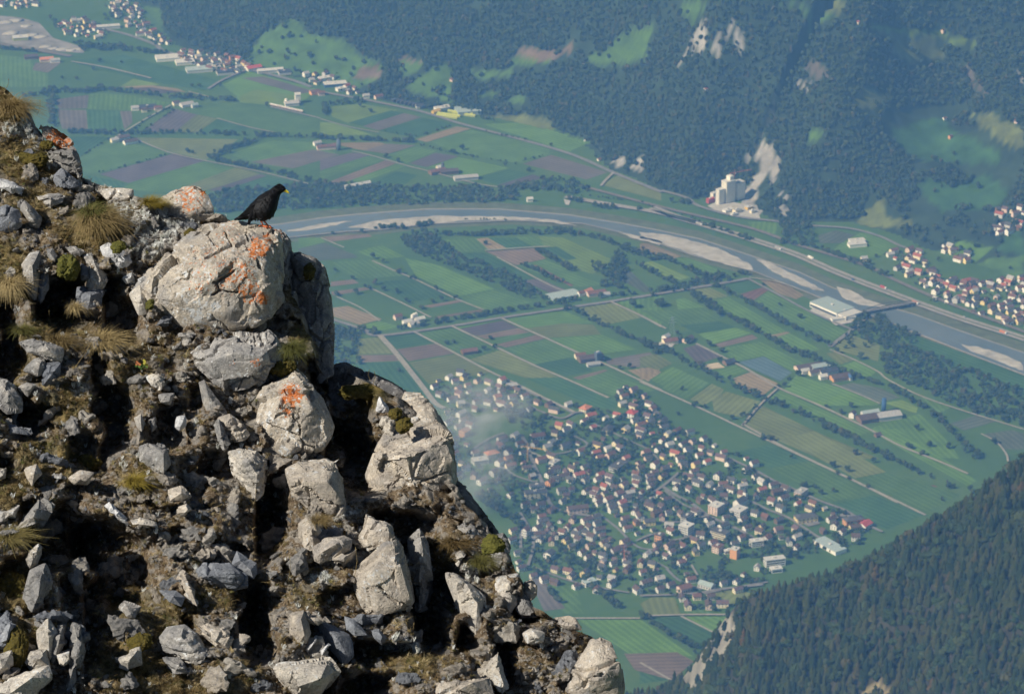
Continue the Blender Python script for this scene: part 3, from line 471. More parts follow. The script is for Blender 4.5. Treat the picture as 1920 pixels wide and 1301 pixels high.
def scatter(name, pts, scl, variants, seed=0, parent=None, tilt=None, kind='stuff'):
    """many copies of a few shapes as one object: geometry nodes on a cloud of points"""
    pts = np.asarray(pts, np.float32); rn = np.random.RandomState(seed); me = bpy.data.meshes.new(name); me.vertices.add(len(pts)); me.vertices.foreach_set('co', pts.ravel())
    a = me.attributes.new('sc', 'FLOAT_VECTOR', 'POINT'); s = np.asarray(scl, np.float32); s = s if s.ndim == 2 else np.repeat(s[:, None], 3, 1); a.data.foreach_set('vector', s.ravel())
    a = me.attributes.new('rt', 'FLOAT_VECTOR', 'POINT'); r = np.zeros((len(pts), 3), np.float32) if tilt is None else np.asarray(tilt, np.float32).copy(); r[:, 2] += rn.rand(len(pts))*6.283; a.data.foreach_set('vector', r.ravel())
    a = me.attributes.new('ix', 'INT', 'POINT'); a.data.foreach_set('value', rn.randint(0, len(variants), len(pts)).astype(np.int32))
    ng = bpy.data.node_groups.new(name, 'GeometryNodeTree'); ng.interface.new_socket('Geometry', in_out='INPUT', socket_type='NodeSocketGeometry'); ng.interface.new_socket('Geometry', in_out='OUTPUT', socket_type='NodeSocketGeometry')
    gi = ng.nodes.new('NodeGroupInput'); go = ng.nodes.new('NodeGroupOutput'); jn = ng.nodes.new('GeometryNodeJoinGeometry')
    def attr(n, t): x = ng.nodes.new('GeometryNodeInputNamedAttribute'); x.data_type = t; x.inputs[0].default_value = n; return [q for q in x.outputs if q.enabled][0]
    sc_, rt_, ix_ = attr('sc', 'FLOAT_VECTOR'), attr('rt', 'FLOAT_VECTOR'), attr('ix', 'INT')
    e2r = ng.nodes.new('FunctionNodeEulerToRotation'); ng.links.new(rt_, e2r.inputs[0])
    for k, vm in enumerate(variants):
        ob = bpy.data.objects.new(name+'_shape', vm); oi = ng.nodes.new('GeometryNodeObjectInfo'); oi.inputs['Object'].default_value = ob; oi.inputs['As Instance'].default_value = True
        cmpn = ng.nodes.new('FunctionNodeCompare'); cmpn.data_type = 'INT'; cmpn.operation = 'EQUAL'; ia = [q for q in cmpn.inputs if q.enabled]; ng.links.new(ix_, ia[0]); ia[1].default_value = k
        ip = ng.nodes.new('GeometryNodeInstanceOnPoints'); ng.links.new(gi.outputs[0], ip.inputs['Points']); ng.links.new(oi.outputs['Geometry'], ip.inputs['Instance']); ng.links.new(cmpn.outputs[0], ip.inputs['Selection'])
        ng.links.new(sc_, ip.inputs['Scale']); ng.links.new(e2r.outputs[0], ip.inputs['Rotation']); ng.links.new(ip.outputs[0], jn.inputs[0])
    ng.links.new(jn.outputs[0], go.inputs[0])
    o = obj(name, me, (), parent, kind=kind); md = o.modifiers.new('scatter', 'NODES'); md.node_group = ng; return o

# far hillside wood
rn = np.random.RandomState(3)
gx, gy = np.meshgrid(np.arange(-1500, 1500, 6.7), np.arange(4700, 7700, 6.7)); gx = gx.ravel()+rn.uniform(-3.2,3.2,gx.size); gy = gy.ravel()+rn.uniform(-3.2,3.2,gy.size)
gz = hill_h(gx, gy); P = np.stack([gx, gy, gz], 1); px, py, dd = proj(P)
ok = (gz > .5) & (px > -150) & (px < 2070) & (py > -260)
P = P[ok]; px = px[ok]; py = py[ok]
free = np.ones(len(P), bool); jx = px+vnoise(P/15., 33)*4; jy = py+vnoise(P/15., 34)*3
clump = fbm(P/42., 3, 66) > .20
SCAR = T('C', [(520,765),(600,780),(622,830),(612,960),(600,1000),(590,960),(560,910),(520,1000),(500,1100),(400,1060),(470,970),(520,880),(500,830)])
for q_ in (0, 8, 16, 24): free &= ~(inpoly(jx, jy-q_, SCAR) & (rn.rand(len(P)) > .04))
for k, poly in CLEARP:
    ins = inpoly(jx, jy, poly) | inpoly(jx, jy-7, poly) | inpoly(jx, jy-13, poly); free &= ~(ins & (rn.rand(len(P)) > (.05 if k != 'rk' else .12)) & (~clump if k in ('g3', 'ol', 'g1', 'ma') else True))
TOWN_R = T('E', [(1150,150),(1330,120),(1600,60),(1750,0),(1920,-40),(2100,0),(2300,700),(1920,590),(1800,570),(1650,510),(1450,440),(1300,330)])
TOWN_L = T('A', [(560,-200),(900,-200),(900,150),(960,240),(1100,270),(1400,350),(1750,450),(1900,470),(1880,520),(900,320),(600,160)])
free &= ~(inpoly(px, py, TOWN_R) & (rn.rand(len(P)) > .10)); free &= ~(inpoly(px, py, TOWN_L) & (rn.rand(len(P)) > .12))
sparse = inpoly(px, py, T('C', [(1180,600),(1400,560),(1920,560),(1920,1210),(1000,1210),(1100,1040),(1180,850)])) & (fbm(P/90., 3, 8) < -.05); free &= ~sparse
dens = fbm(P/60., 3, 18); free &= ~((dens < -.42) & (rn.rand(len(P)) > .4))
P = P[free]; s = rn.uniform(.75, 1.3, len(P))*11.0
scl = np.stack([s*rn.uniform(.85,1.25,len(P)), s*rn.uniform(.85,1.25,len(P)), s*rn.uniform(.85,1.3,len(P))], 1)
scatter('far_mountain_forest', P-[0,0,1.2], scl, BRD+SPR[:1], 1)

# near forested spur
CR = np.array([(900,1420,3350),(1060,1335,3300),(1165,1305,3250),(1235,1292,3200),(1278,1272,3150),(1305,1240,3120),(1335,1195,3100),(1362,1155,3080),(1385,1130,3060),(1430,1112,3040),(1500,1090,3020),(1560,1076,3000),(1620,1052,2990),(1690,1014,2970),(1740,982,2950),(1800,954,2930),(1850,914,2910),(1920,862,2890),(2100,750,2850),(2500,520,2800)], float)
pxs = np.arange(900, 2400, 9.0); cpy = np.interp(pxs, CR[:, 0], CR[:, 1]); cd_ = np.interp(pxs, CR[:, 0], CR[:, 2])
rows = []; vs = np.concatenate([-np.arange(14, 0, -1)*30.0, np.arange(0, 800, 10.)])
for v in vs:
    if v < 0:
        b = at(pxs, cpy, cd_); p = b+np.array([0, 1.0, -.9])*(-v)*1.0
    else:
        p = at(pxs, cpy+v, cd_-.55*v*(1-.00035*v))
    rows.append(p)
S = np.array(rows); nzv = fbm(S/130., 4, 41)[..., None]*np.array([0, -26, 30])*np.clip(np.abs(vs)/60, .12, 1)[:, None, None]; S = S+nzv
gul = (1-np.abs(fbm(np.stack([S[..., 0]/70, S[..., 1]/260, S[..., 0]*0], -1), 2, 77)))*np.clip(vs/80, 0, 1)[:, None]*10; S[..., 2] -= gul
S[..., 2] = np.maximum(S[..., 2], -.5)
SP = S.reshape(-1, 3); spx, spy, _ = proj(SP)
F_ = quad_grid(len(pxs), len(vs))[:, ::-1]
cliff = T('G', [(150,1240),(290,1275),(400,1150),(460,1060),(480,990),(445,925),(400,930),(370,1000),(310,1060),(230,1160)]); clearing = T('G', [(1060,1310),(1100,1262),(1160,1245),(1200,1270),(1230,1310)])
rockk = inpoly(spx, spy, cliff) | inpoly(spx, spy, T('G', [(1330,630),(1370,620),(1375,645),(1340,655)])); clk = inpoly(spx, spy, clearing)
kc = np.tile(np.array([.045,.042,.026]), (len(SP), 1)); kc[rockk] = (.27,.25,.21); kc[clk] = (.23,.19,.10)
me = mesh_np('spur_slope', SP, F_, True); vcol(me, 'soil', kc); mh = bpy.data.materials['hillside']
obj('mountain_spur', me, mh, kind='structure')
# trees on the spur, spaced by rejection on the surface
def on_spur(u, v): # u column, v row (floats)
    i = np.clip(v.astype(int), 0, len(vs)-2); j = np.clip(u.astype(int), 0, len(pxs)-2); fu = (u-j)[:, None]; fv = (v-i)[:, None]
    return (S[i, j]*(1-fu)+S[i, j+1]*fu)*(1-fv)+(S[i+1, j]*(1-fu)+S[i+1, j+1]*fu)*fv
rn = np.random.RandomState(5); u = rn.uniform(0, len(pxs)-1.01, 60000); v = rn.uniform(8, len(vs)-1.01, 60000); cand = on_spur(u, v)
cell = {}; keep = []
for k in range(len(cand)):
    a = cand[k]; ky = (int(a[0]//5.6), int(a[1]//5.6)); bad = False
    for dx in (-1, 0, 1):
        for dy in (-1, 0, 1):
            for q in cell.get((ky[0]+dx, ky[1]+dy), ()):
                if (q[0]-a[0])**2+(q[1]-a[1])**2+.3*(q[2]-a[2])**2 < 5.0**2: bad = True; break
            if bad: break
        if bad: break
    if not bad: cell.setdefault(ky, []).append(a); keep.append(k)
P = cand[keep]; px, py, dd = proj(P)
ok = ~((inpoly(px, py, cliff) & (rn.rand(len(P)) > .30)) | inpoly(px, py, clearing)) & (px > 850) & (px < 2150) & (py < 1560); P = P[ok]; px = px[ok]; py = py[ok]; dd = dd[ok]
hgt = rn.uniform(9.5, 18.5, len(P))*(.85+.3*(fbm(P/40., 2, 88) > 0))*(1-.25*(py < np.interp(px, CR[:, 0], CR[:, 1])+18)); wid = rn.uniform(.85, 1.35, len(P))
vis = (px > 1150) & (px < 1915) & (py < 1310) & (py > np.interp(px, CR[:, 0], CR[:, 1])-4); size = np.where(vis, hgt/dd*(1+.15*wid), 0); order = np.argsort(-size); near = order[:296]; rest = order[296:]
DIRS = ['dark', 'brownish', 'tall', 'broad']
def tree_label(k):
    y = py[k]; crest = np.interp(px[k], CR[:, 0], CR[:, 1])
    where = 'on the crest of the near forested slope' if y < crest+40 else 'on the lower part of the near forested slope, bottom edge' if y > 1240 else 'on the right part of the near forested slope' if px[k] > 1700 else 'in the middle of the near forested slope' if px[k] > 1500 else 'on the left part of the near forested slope'
    if y < crest+40: where = 'on the crest of the near slope'+(', above the pale cliff' if px[k] < 1400 else ', below the long white school' if px[k] < 1500 else ', beside the pale-roofed hall' if px[k] < 1590 else ', below the large orange building' if px[k] < 1680 else ', at the field road end' if px[k] < 1780 else ', at the upper right end')
    elif y > 1240: where = 'on the near slope bottom'+(', left of the clearing' if px[k] < 1600 else ', around the clearing' if px[k] < 1700 else ', right of the clearing')
    else: where = where.replace(' near forested', ' near')+f', {"upper" if y < crest+110 else "middle" if y < crest+200 else "lower"} band'
    h = 'tall' if hgt[k] > 18.5 else 'short' if hgt[k] < 14.5 else 'medium'; b = 'broad' if wid[k] > 1.12 else 'narrow'
    return f'{h} {b} dark spruce {where}'
for k in near:
    o = obj('spruce_tree', SPR[k % 5], (), None, P[k]-[0,0,.8], rn.uniform(0, 6.28), tree_label(k), 'spruce', 'spruces on the near forested slope'); o.scale = (hgt[k]*wid[k], hgt[k]*wid[k], hgt[k])
h = hgt[rest]; wd = wid[rest]; scatter('near_slope_forest', P[rest]-[0,0,.8], np.stack([h*wd, h*wd, h], 1), SPR+SPR+BRD[:2], 2)

# belts and groves in the valley
BELTS = [('D',22,[(740,112),(900,122),(1050,112),(1200,105),(1400,100),(1600,140),(1700,180),(1920,262)]),('D',11,[(430,632),(600,605),(800,572),(1000,538),(1200,508),(1330,485),(1450,465),(1620,442),(1790,428)]),('D',14,[(1380,485),(1500,540),(1600,590),(1700,640),(1920,742)]),
('E',15,[(0,640),(130,690),(230,750),(330,790),(400,830),(500,880),(600,925)]),('E',13,[(620,935),(750,985),(900,1050),(1050,1120),(1150,1180),(1250,1227)]),('G',13,[(880,0),(1000,45),(1100,100),(1300,200),(1450,268),(1560,310),(1640,330)]),
('D',16,[(1250,200),(1330,235),(1400,280),(1490,325)]),('D',26,[(1560,280),(1600,310),(1650,330),(1700,370)]),('D',30,[(1700,210),(1695,340)]),('D',16,[(1190,275),(1260,310),(1400,385)]),('D',22,[(1600,380),(1740,400)]),
('E',16,[(0,190),(150,240),(250,285),(330,325),(440,315),(540,305)]),('E',15,[(0,262),(100,322),(200,365)]),('E',30,[(70,400),(130,385),(200,385),(240,360),(330,345),(400,330)]),('E',18,[(240,400),(330,450),(400,495),(500,545),(600,600),(700,655),(770,700),(870,730)]),('E',15,[(870,740),(1000,790),(1100,830),(1200,860),(1290,900),(1400,960),(1500,1040),(1600,1140),(1680,1227)]),
('E',14,[(370,360),(440,400),(500,430),(600,480),(700,540),(800,590),(880,630),(950,668)]),('A',18,[(140,548),(320,512),(500,522),(560,505),(700,522),(850,535),(1000,550),(1200,565),(1350,572)]),('A',20,[(290,520),(285,620),(305,720)]),('A',12,[(340,752),(500,752),(650,757),(740,757),(1000,752),(1200,758),(1400,765),(1700,777),(1920,785)]),
('B',14,[(0,782),(200,788),(350,795),(530,802)]),('A',18,[(1490,768),(1420,800),(1350,825),(1190,880),(1220,908),(1350,935),(1500,965),(1620,990),(1700,1012),(1810,1042)]),('A',26,[(500,262),(620,270),(750,290),(930,305)]),('A',16,[(0,275),(230,300)]),('B',18,[(25,650),(30,600),(150,580),(230,572)]),
('B',5,[(340,737),(430,752),(540,772)]),('B',5,[(540,776),(650,737),(765,705)]),('B',9,[(1110,915),(1200,892),(1290,872)]),('B',9,[(560,815),(700,855),(900,890),(1100,930)]),('A',4,[(440,890),(620,785)]),('A',4,[(540,978),(760,925),(980,862)]),('A',8,[(740,745),(820,670),(960,610)]),('A',5,[(800,745),(975,620)]),
('F',24,[(620,330),(700,350),(800,385),(880,380)]),('F',20,[(720,430),(830,420)]),('F',16,[(510,300),(590,350),(640,400)]),('E',8,[(520,1050),(560,1000),(620,930),(690,870),(760,820)]),('E',8,[(440,1040),(560,990),(600,945)]),('G',16,[(0,905),(60,965),(130,1005),(200,1045),(320,1105)]),
('G',22,[(590,580),(680,600),(760,640)]),('G',14,[(370,720),(430,750),(500,750)]),('P',16,[(1090,1085),(1125,1115),(1160,1140)]),('P',12,[(1030,1110),(1050,1140)]),('P',22,[(900,930),(930,960),(985,990)]),('E',12,[(320,60),(400,90),(560,140)]),('E',9,[(200,10),(330,60)]),('E',16,[(700,150),(850,170),(1000,220),(1150,270),(1230,320)]),
('B',12,[(1390,1130),(1500,1140)]),('B',14,[(1540,1165),(1660,1180)]),('B',8,[(1400,1090),(1800,1140),(1920,1180)]),('B',7,[(740,1243),(900,1243),(1060,1243)]),('D',16,[(420,85),(480,80),(560,85),(640,75),(730,60)]),('C',16,[(60,1070),(160,1085)]),('B',10,[(650,560),(760,600),(1000,700)]),('B',9,[(920,740),(1050,770),(1160,790)])]
GROVES = [('D',[(530,150),(560,110),(620,95),(700,110),(760,140),(830,210),(900,250),(1000,275),(1100,315),(1190,360),(1260,410),(1330,450),(1300,472),(1240,460),(1150,430),(1050,380),(900,325),(750,265),(600,208)],8.5),
 ('E',[(1060,560),(1120,510),(1230,520),(1270,560),(1320,590),(1390,620),(1370,680),(1500,730),(1600,765),(1700,800),(1800,850),(1920,890),(2100,960),(2100,1130),(1920,1075),(1800,1040),(1700,1015),(1550,950),(1400,895),(1300,840),(1240,810),(1195,750),(1210,680),(1120,640),(1060,600)],8.5),
 ('D',[(150,600),(330,622),(325,700),(320,800),(100,810),(100,600)],9),('D',[(100,600),(420,620),(420,648),(330,655),(100,640)],9),('P',[(380,372),(420,358),(500,352),(600,345),(700,348),(830,352),(960,352),(975,365),(968,378),(850,383),(700,386),(600,392),(450,398),(380,400)],8.5),
 ('B',[(1080,1045),(1180,1020),(1300,1003),(1420,1020),(1520,1060),(1520,1085),(1400,1090),(1300,1075),(1100,1085)],9),('E',[(690,20),(780,0),(860,50),(870,150),(800,165),(700,110)],9),('A',[(270,100),(330,130),(340,180),(400,235),(560,250),(640,290),(460,290),(300,150)],11),('A',[(560,90),(680,60),(690,130),(600,120)],11),
 ('E',[(960,640),(1040,600),(1150,620),(1190,700),(1010,680)],19)]
rn = np.random.RandomState(9); TP = []; TS = []
for t, wdt, pl in BELTS:
    g = gnd(*np.array(T(t, pl)).T)[:, :2]; L_ = np.r_[0, np.cumsum(np.hypot(*np.diff(g, axis=0).T))]; n = int(L_[-1]*max(wdt, 6)/58)+1
    s_ = rn.uniform(0, L_[-1], n); x = np.interp(s_, L_, g[:, 0]); y = np.interp(s_, L_, g[:, 1]); hw = wdt/2*(.75+.35*np.sin(s_/37+wdt))
    for a, b in zip(x+rn.uniform(-1, 1, n)*hw, y+rn.uniform(-1, 1, n)*hw): TP.append((a, b, 0)); TS.append(rn.uniform(.6, 1.15)*(10.5 if wdt > 9 else 5.5))
for t, pl, sp in GROVES:
    g = gnd(*np.array(T(t, pl)).T)[:, :2]; x0, y0 = g.min(0); x1, y1 = g.max(0); n = int((x1-x0)*(y1-y0)/(sp*sp)*1.25); xs = rn.uniform(x0, x1, n); ys = rn.uniform(y0, y1, n); m_ = inpoly(xs, ys, g)
    for a, b in zip(xs[m_], ys[m_]): TP.append((a, b, 0)); TS.append(rn.uniform(.55, 1.3)*9)
TP = np.array(TP); TS = np.array(TS); TP[:, 2] = hill_h(TP[:, 0], TP[:, 1]).clip(0)-.5
w1 = rn.uniform(.85, 1.3, len(TP)); scatter('valley_tree_belts', TP, np.stack([TS*w1, TS*w1, TS], 1), BRD, 4)
SOLO = {'D': [(195,310),(285,350),(350,390),(405,378),(395,243),(445,263),(530,322),(595,348),(520,423),(450,410),(730,412),(585,478),(570,468),(650,508),(710,475),(757,465),(828,455),(200,438),(305,430),(820,690),(785,695),(1015,668),(980,725),(1035,716),(530,842),(935,730),(1750,820),(1700,825),(180,112),(335,105),(1770,500),(1900,495),(1870,440),(990,168),(990,1000),(615,355),(375,405)],
 'E': [(105,465),(615,362),(700,465),(800,525),(345,665),(410,695),(400,745),(185,605),(200,640),(235,650),(720,870),(790,815),(930,972),(1005,1002),(1055,972),(210,885),(270,970),(325,975),(460,1030),(1340,1175),(1410,1210),(1770,1150),(1385,1085),(1450,1165),(1540,1175),(1075,1208),(190,1010),(610,1135),(650,1140),(1490,240),(1850,280),(1180,220),(1350,300),(1100,730),(985,700)],
 'A': [(350,447),(430,450),(525,397),(560,350),(682,357),(1500,602),(1120,490),(1080,492),(570,492),(1240,488),(1600,160),(1585,225),(1690,215),(1625,310),(1660,320),(1740,325),(1890,340),(1830,405),(1510,305),(1470,275),(1540,370),(1055,860),(1080,865)],
 'B': [(225,605),(285,635),(440,915),(370,888),(800,845),(750,868),(1040,935),(1175,967),(1550,885),(1600,905),(1300,825),(1325,315),(1795,1185),(690,500),(670,520)],
 'G': [(790,292),(805,296),(940,318),(880,330),(1050,137),(1135,175),(1010,220),(940,200),(960,235),(1020,262),(1110,300),(1305,100),(1320,108),(1375,140),(1500,108),(1725,85),(600,60),(625,65),(648,68),(735,155),(1405,98),(850,300),(1470,360)]}
LM = [('the river bridge', 1670, 580), ('the white factory hall', 1575, 590), ('the cement works', 1370, 365), ('the farm with the blue silo', 1645, 780), ('the farm beside the dark square silo', 1105, 675), ('the long farmstead beside the tree belt', 1540, 700), ('the pylon', 1262, 600), ('the smoke', 900, 770),
      ('the small red-brown barn', 880, 660), ('the greenhouse and red roofs', 1100, 545), ('the pale farmyard', 1250, 640), ('the bird', 490, 400), ('the near forested slope', 1650, 1010), ('the yellow greenhouses', 850, 215), ('the blue hall', 627, 160), ('the far left town', 150, 60), ('the farm with the tall silo', 617, 278), ('the two farms between fields', 300, 205), ('the right hand village', 1800, 540), ('the brown tilled field', 1415, 717), ('the forked lane left of the village', 720, 640)]
NUMW = ['', 'second ', 'third ', 'fourth ', 'fifth ', 'sixth ', 'seventh ', 'eighth ', 'ninth ', 'tenth ', 'eleventh ', 'twelfth ', 'thirteenth ', 'fourteenth ']
def side_of(dx, dy):
    return 'right of' if dx > abs(dy) else 'left of' if -dx > abs(dy) else 'below' if dy > 0 else 'above'
def locate(things, lms):                # labels by look and place; ordinals count outward from the landmark
    rec = []
    for (d, x, y) in things:
        j = min(range(len(lms)), key=lambda i: (lms[i][1]-x)**2+(1.6*(lms[i][2]-y))**2); dx, dy = x-lms[j][1], y-lms[j][2]; rec.append((d, j, side_of(dx, dy*1.6), dx*dx+dy*dy*2.5))
    cnt = {}; out = [None]*len(rec)
    for i in sorted(range(len(rec)), key=lambda i: rec[i][3]):
        d, j, s_, _ = rec[i]; n = cnt.get((d, j, s_), 0); cnt[(d, j, s_)] = n+1
        out[i] = f'{d}, {NUMW[min(n, 13)]+"one " if n else "nearest "}{s_} {lms[j][0]}'
    return out
solo = []
for t, pl in SOLO.items():
    for x, y in T(t, pl): solo.append((x, y, t))
big = {(1187,577),(1233,575)}; rn = np.random.RandomState(12); rec = []; prm = []
for x, y, t in solo:
    p = gnd(x, y); p[2] = hill_h(np.array([p[0]]), np.array([p[1]]))[0]
    if p[2] > .6: q = march(x, y, hill_h)[0]; p = q if not np.isnan(q[0]) else p
    h = rn.uniform(7, 12.5); h = 17 if (t == 'D' and 1760 < (x-560)/.3542 < 1910 and y > 560) or (t == 'E' and (x-1200)/.375 < 120) else h
    wd = rn.uniform(.95, 1.3); d_ = ('large ' if h > 14 else 'small ' if h < 8.6 else '')+('spreading' if wd > 1.12 else 'round')+' dark green tree'; rec.append((d_, x, y)); prm.append((p, h, wd))
for lab, (p, h, wd) in zip(locate(rec, LM), prm):
    o = obj('field_tree', BRD[int(rn.randint(0, 4))], (), None, p-[0,0,.4], rn.uniform(0, 6.28), lab, 'tree', 'lone trees in the fields'); o.scale = (h*wd, h*wd, h)
# ------------------------------------------------------------ houses
def plain(name, c, rough=.85, amt=.10):
    m = mat(name, c, rough, .2); n = noise_n(m, .35, 4, coords(m)); r = ramp(m, n.outputs[0], [(.3, tuple(v*(1-amt) for v in c)), (.7, tuple(min(1, v*(1+amt)) for v in c))])
    Lk(m, vary(m, r.outputs[0], .07), bsdf(m).inputs['Base Color']); return m
WALLC = {'white': (.84,.83,.79), 'cream': (.80,.72,.53), 'pale yellow': (.80,.66,.34), 'pale pink': (.72,.56,.48), 'pale grey': (.58,.58,.57), 'orange': (.70,.36,.17), 'brown wooden': (.20,.13,.085)}
ROOFC = {'dark brown': (.10,.070,.060), 'dark grey': (.085,.085,.09), 'red-brown': (.165,.085,.065), 'red': (.32,.105,.075), 'light grey': (.38,.38,.38), 'purple-brown': (.135,.090,.090)}
MWALL = {k: plain('wall_'+k.replace(' ', '_'), v) for k, v in WALLC.items()}; MROOF = {k: plain('roof_'+k.replace('-', '_').replace(' ', '_'), v, .8, .22) for k, v in ROOFC.items()}
M_win = mat('window_glass', (.06,.075,.09), .15, .5); M_chim = plain('chimney_brick', (.28,.17,.13)); M_pale = plain('pale_flat_roof', (.55,.55,.53)); M_silo = plain('silo_concrete', (.80,.78,.70)); M_blue = plain('blue_steel', (.05,.12,.27)); M_dsilo = plain('dark_silo', (.10,.13,.17))
M_yel = plain('yellow_net', (.42,.46,.10)); M_gyel = plain('orange_yellow_wall', (.62,.42,.08)); M_red = plain('red_cladding', (.42,.08,.07)); M_crane = plain('crane_red', (.55,.14,.07)); M_craney = plain('crane_yellow', (.62,.38,.08)); M_yard = simple('yard', (.42,.41,.38), .2, .15); M_navy = plain('dark_shed_roof', (.05,.055,.07)); M_glassh = plain('greenhouse_glass', (.34,.42,.42)); M_orr = plain('orange_tile_roof', (.55,.22,.11))
SIZES = [(7.8, 10, 5.0, 3.1), (7.4, 12, 5.2, 3.0), (9.2, 11, 6.2, 3.5), (8.4, 15, 5.8, 3.1), (7.2, 8.4, 4.6, 3.0), (5.5, 6.2, 3.0, 2.0)]
def walls_mesh(sz, wm):
    a, b, h, r = sz; mb = MB(); mb.box(-a/2, a/2, -b/2, b/2, -.8, h, 0)
    mb.add([(-a/2,-b/2,h),(a/2,-b/2,h),(0,-b/2,h+r-.05),(-a/2,b/2,h),(a/2,b/2,h),(0,b/2,h+r-.05)], [(0,1,2),(4,3,5)], 0)
    for fl in range(2 if h > 4 else 1):
        z = .9+fl*2.7
        for s in (-1, 1):
            y = s*b/2
            for k in (-1, 1): mb.box(k*a*.22-.6, k*a*.22+.6, min(y, y+s*.05), max(y, y+s*.05), z, z+1.35, 1)
            x = s*a/2
            for k in range(3): yy = -b*.3+k*b*.3; mb.box(min(x, x+s*.05), max(x, x+s*.05), yy-.65, yy+.65, z, z+1.35, 1)
    return mb.mesh('house', [wm, M_win])
_hc = {}
def cached(key, fn):
    if key not in _hc: _hc[key] = fn()
    return _hc[key]
def house(p, rz, si, wc, rc, label, group, name='house', cat='house', chimney=True):
    sz = SIZES[si]; h = obj(name, cached(('w', si, wc), lambda: walls_mesh(sz, MWALL[wc])), (), None, p, rz, label, cat, group)
    rf = obj('roof', cached(('r', si, rc), lambda: MB().gable(sz[0]+1.4, sz[1]+1.5, sz[2]-.25-.1, sz[2]+sz[3], .3).mesh('roof', MROOF[rc])), (), h)
    if chimney: obj('chimney', cached(('c', si), lambda: MB().box(sz[0]*.16, sz[0]*.16+.8, -sz[1]*.2, -sz[1]*.2+.8, sz[2]+sz[3]*.3, sz[2]+sz[3]+.9).mesh('chimney', M_chim)), (), rf)
    return h
VIL = [('P',[(805,722),(850,703),(905,700),(940,706),(985,728),(1045,770),(1035,780),(985,775),(940,772),(890,775),(850,768),(828,755)],.95),('P',[(1148,740),(1172,728),(1200,736),(1222,755),(1240,775),(1225,790),(1190,778),(1160,757)],1),
 ('P',[(835,770),(860,765),(890,790),(870,820),(900,835),(990,815),(1080,795),(1110,770),(1200,785),(1235,790),(1290,810),(1340,835),(1400,862),(1430,888),(1480,915),(1530,935),(1590,960),(1650,990),(1630,1000),(1600,1035),(1500,1040),(1440,1055),(1440,1090),(1380,1112),(1260,1118),(1150,1118),(1060,1100),(1005,1092),(960,1060),(960,1010),(965,985),(900,930),(850,900),(840,840)],1),
 ('P',[(1265,1118),(1300,1112),(1340,1122),(1375,1142),(1365,1152),(1330,1148),(1280,1140)],1),('P',[(1040,755),(1100,762),(1100,778),(1040,775)],.5)]
HOLES = [('F',[(330,500),(370,455),(480,455),(560,470),(420,540),(380,535)]),('F',[(520,740),(640,740),(760,790),(720,850),(640,880),(560,860),(400,880),(400,900),(480,1000),(560,1080),(700,1040),(720,930),(600,930)]),('F',[(400,890),(560,900),(700,1010),(700,1070),(560,1090),(470,1080),(420,1000)]),('F',[(640,720),(760,720),(780,760),(660,745)]),
 ('F',[(1080,470),(1200,430),(1280,480),(1220,520),(1140,530)]),('F',[(860,620),(1100,620),(1260,680),(1370,740),(1200,745),(1100,680)]),('F',[(1380,590),(1440,550),(1530,570),(1500,630),(1400,640)]),('F',[(1260,400),(1340,360),(1450,400),(1330,430)]),('F',[(1160,1010),(1320,1010),(1330,1040),(1250,1040)]),('F',[(800,1230),(1010,1200),(1030,1300),(800,1300)]),
 ('F',[(1300,1130),(1450,1130),(1500,1220),(1300,1180)]),('G',[(330,215),(470,200),(540,240),(420,270)]),('G',[(240,640),(330,620),(540,650),(560,700),(400,770),(270,740),(240,690)]),('G',[(500,560),(640,560),(800,620),(850,650),(680,700),(560,690),(500,630)]),('G',[(530,380),(600,380),(640,430),(560,430)]),('G',[(820,470),(900,460),(930,500),(850,510)]),
 ('G',[(940,430),(1000,415),(1060,430),(980,450)]),('G',[(1000,510),(1150,510),(1170,540),(1050,550)]),('P',[(990,1020),(1050,1030),(1120,1060),(1150,1085),(1100,1080),(1000,1065),(975,1045)]),('P',[(1100,800),(1160,785),(1190,800),(1140,812)]),('P',[(890,830),(930,818),(1000,790),(1050,790),(1030,800),(980,806),(960,815)])]
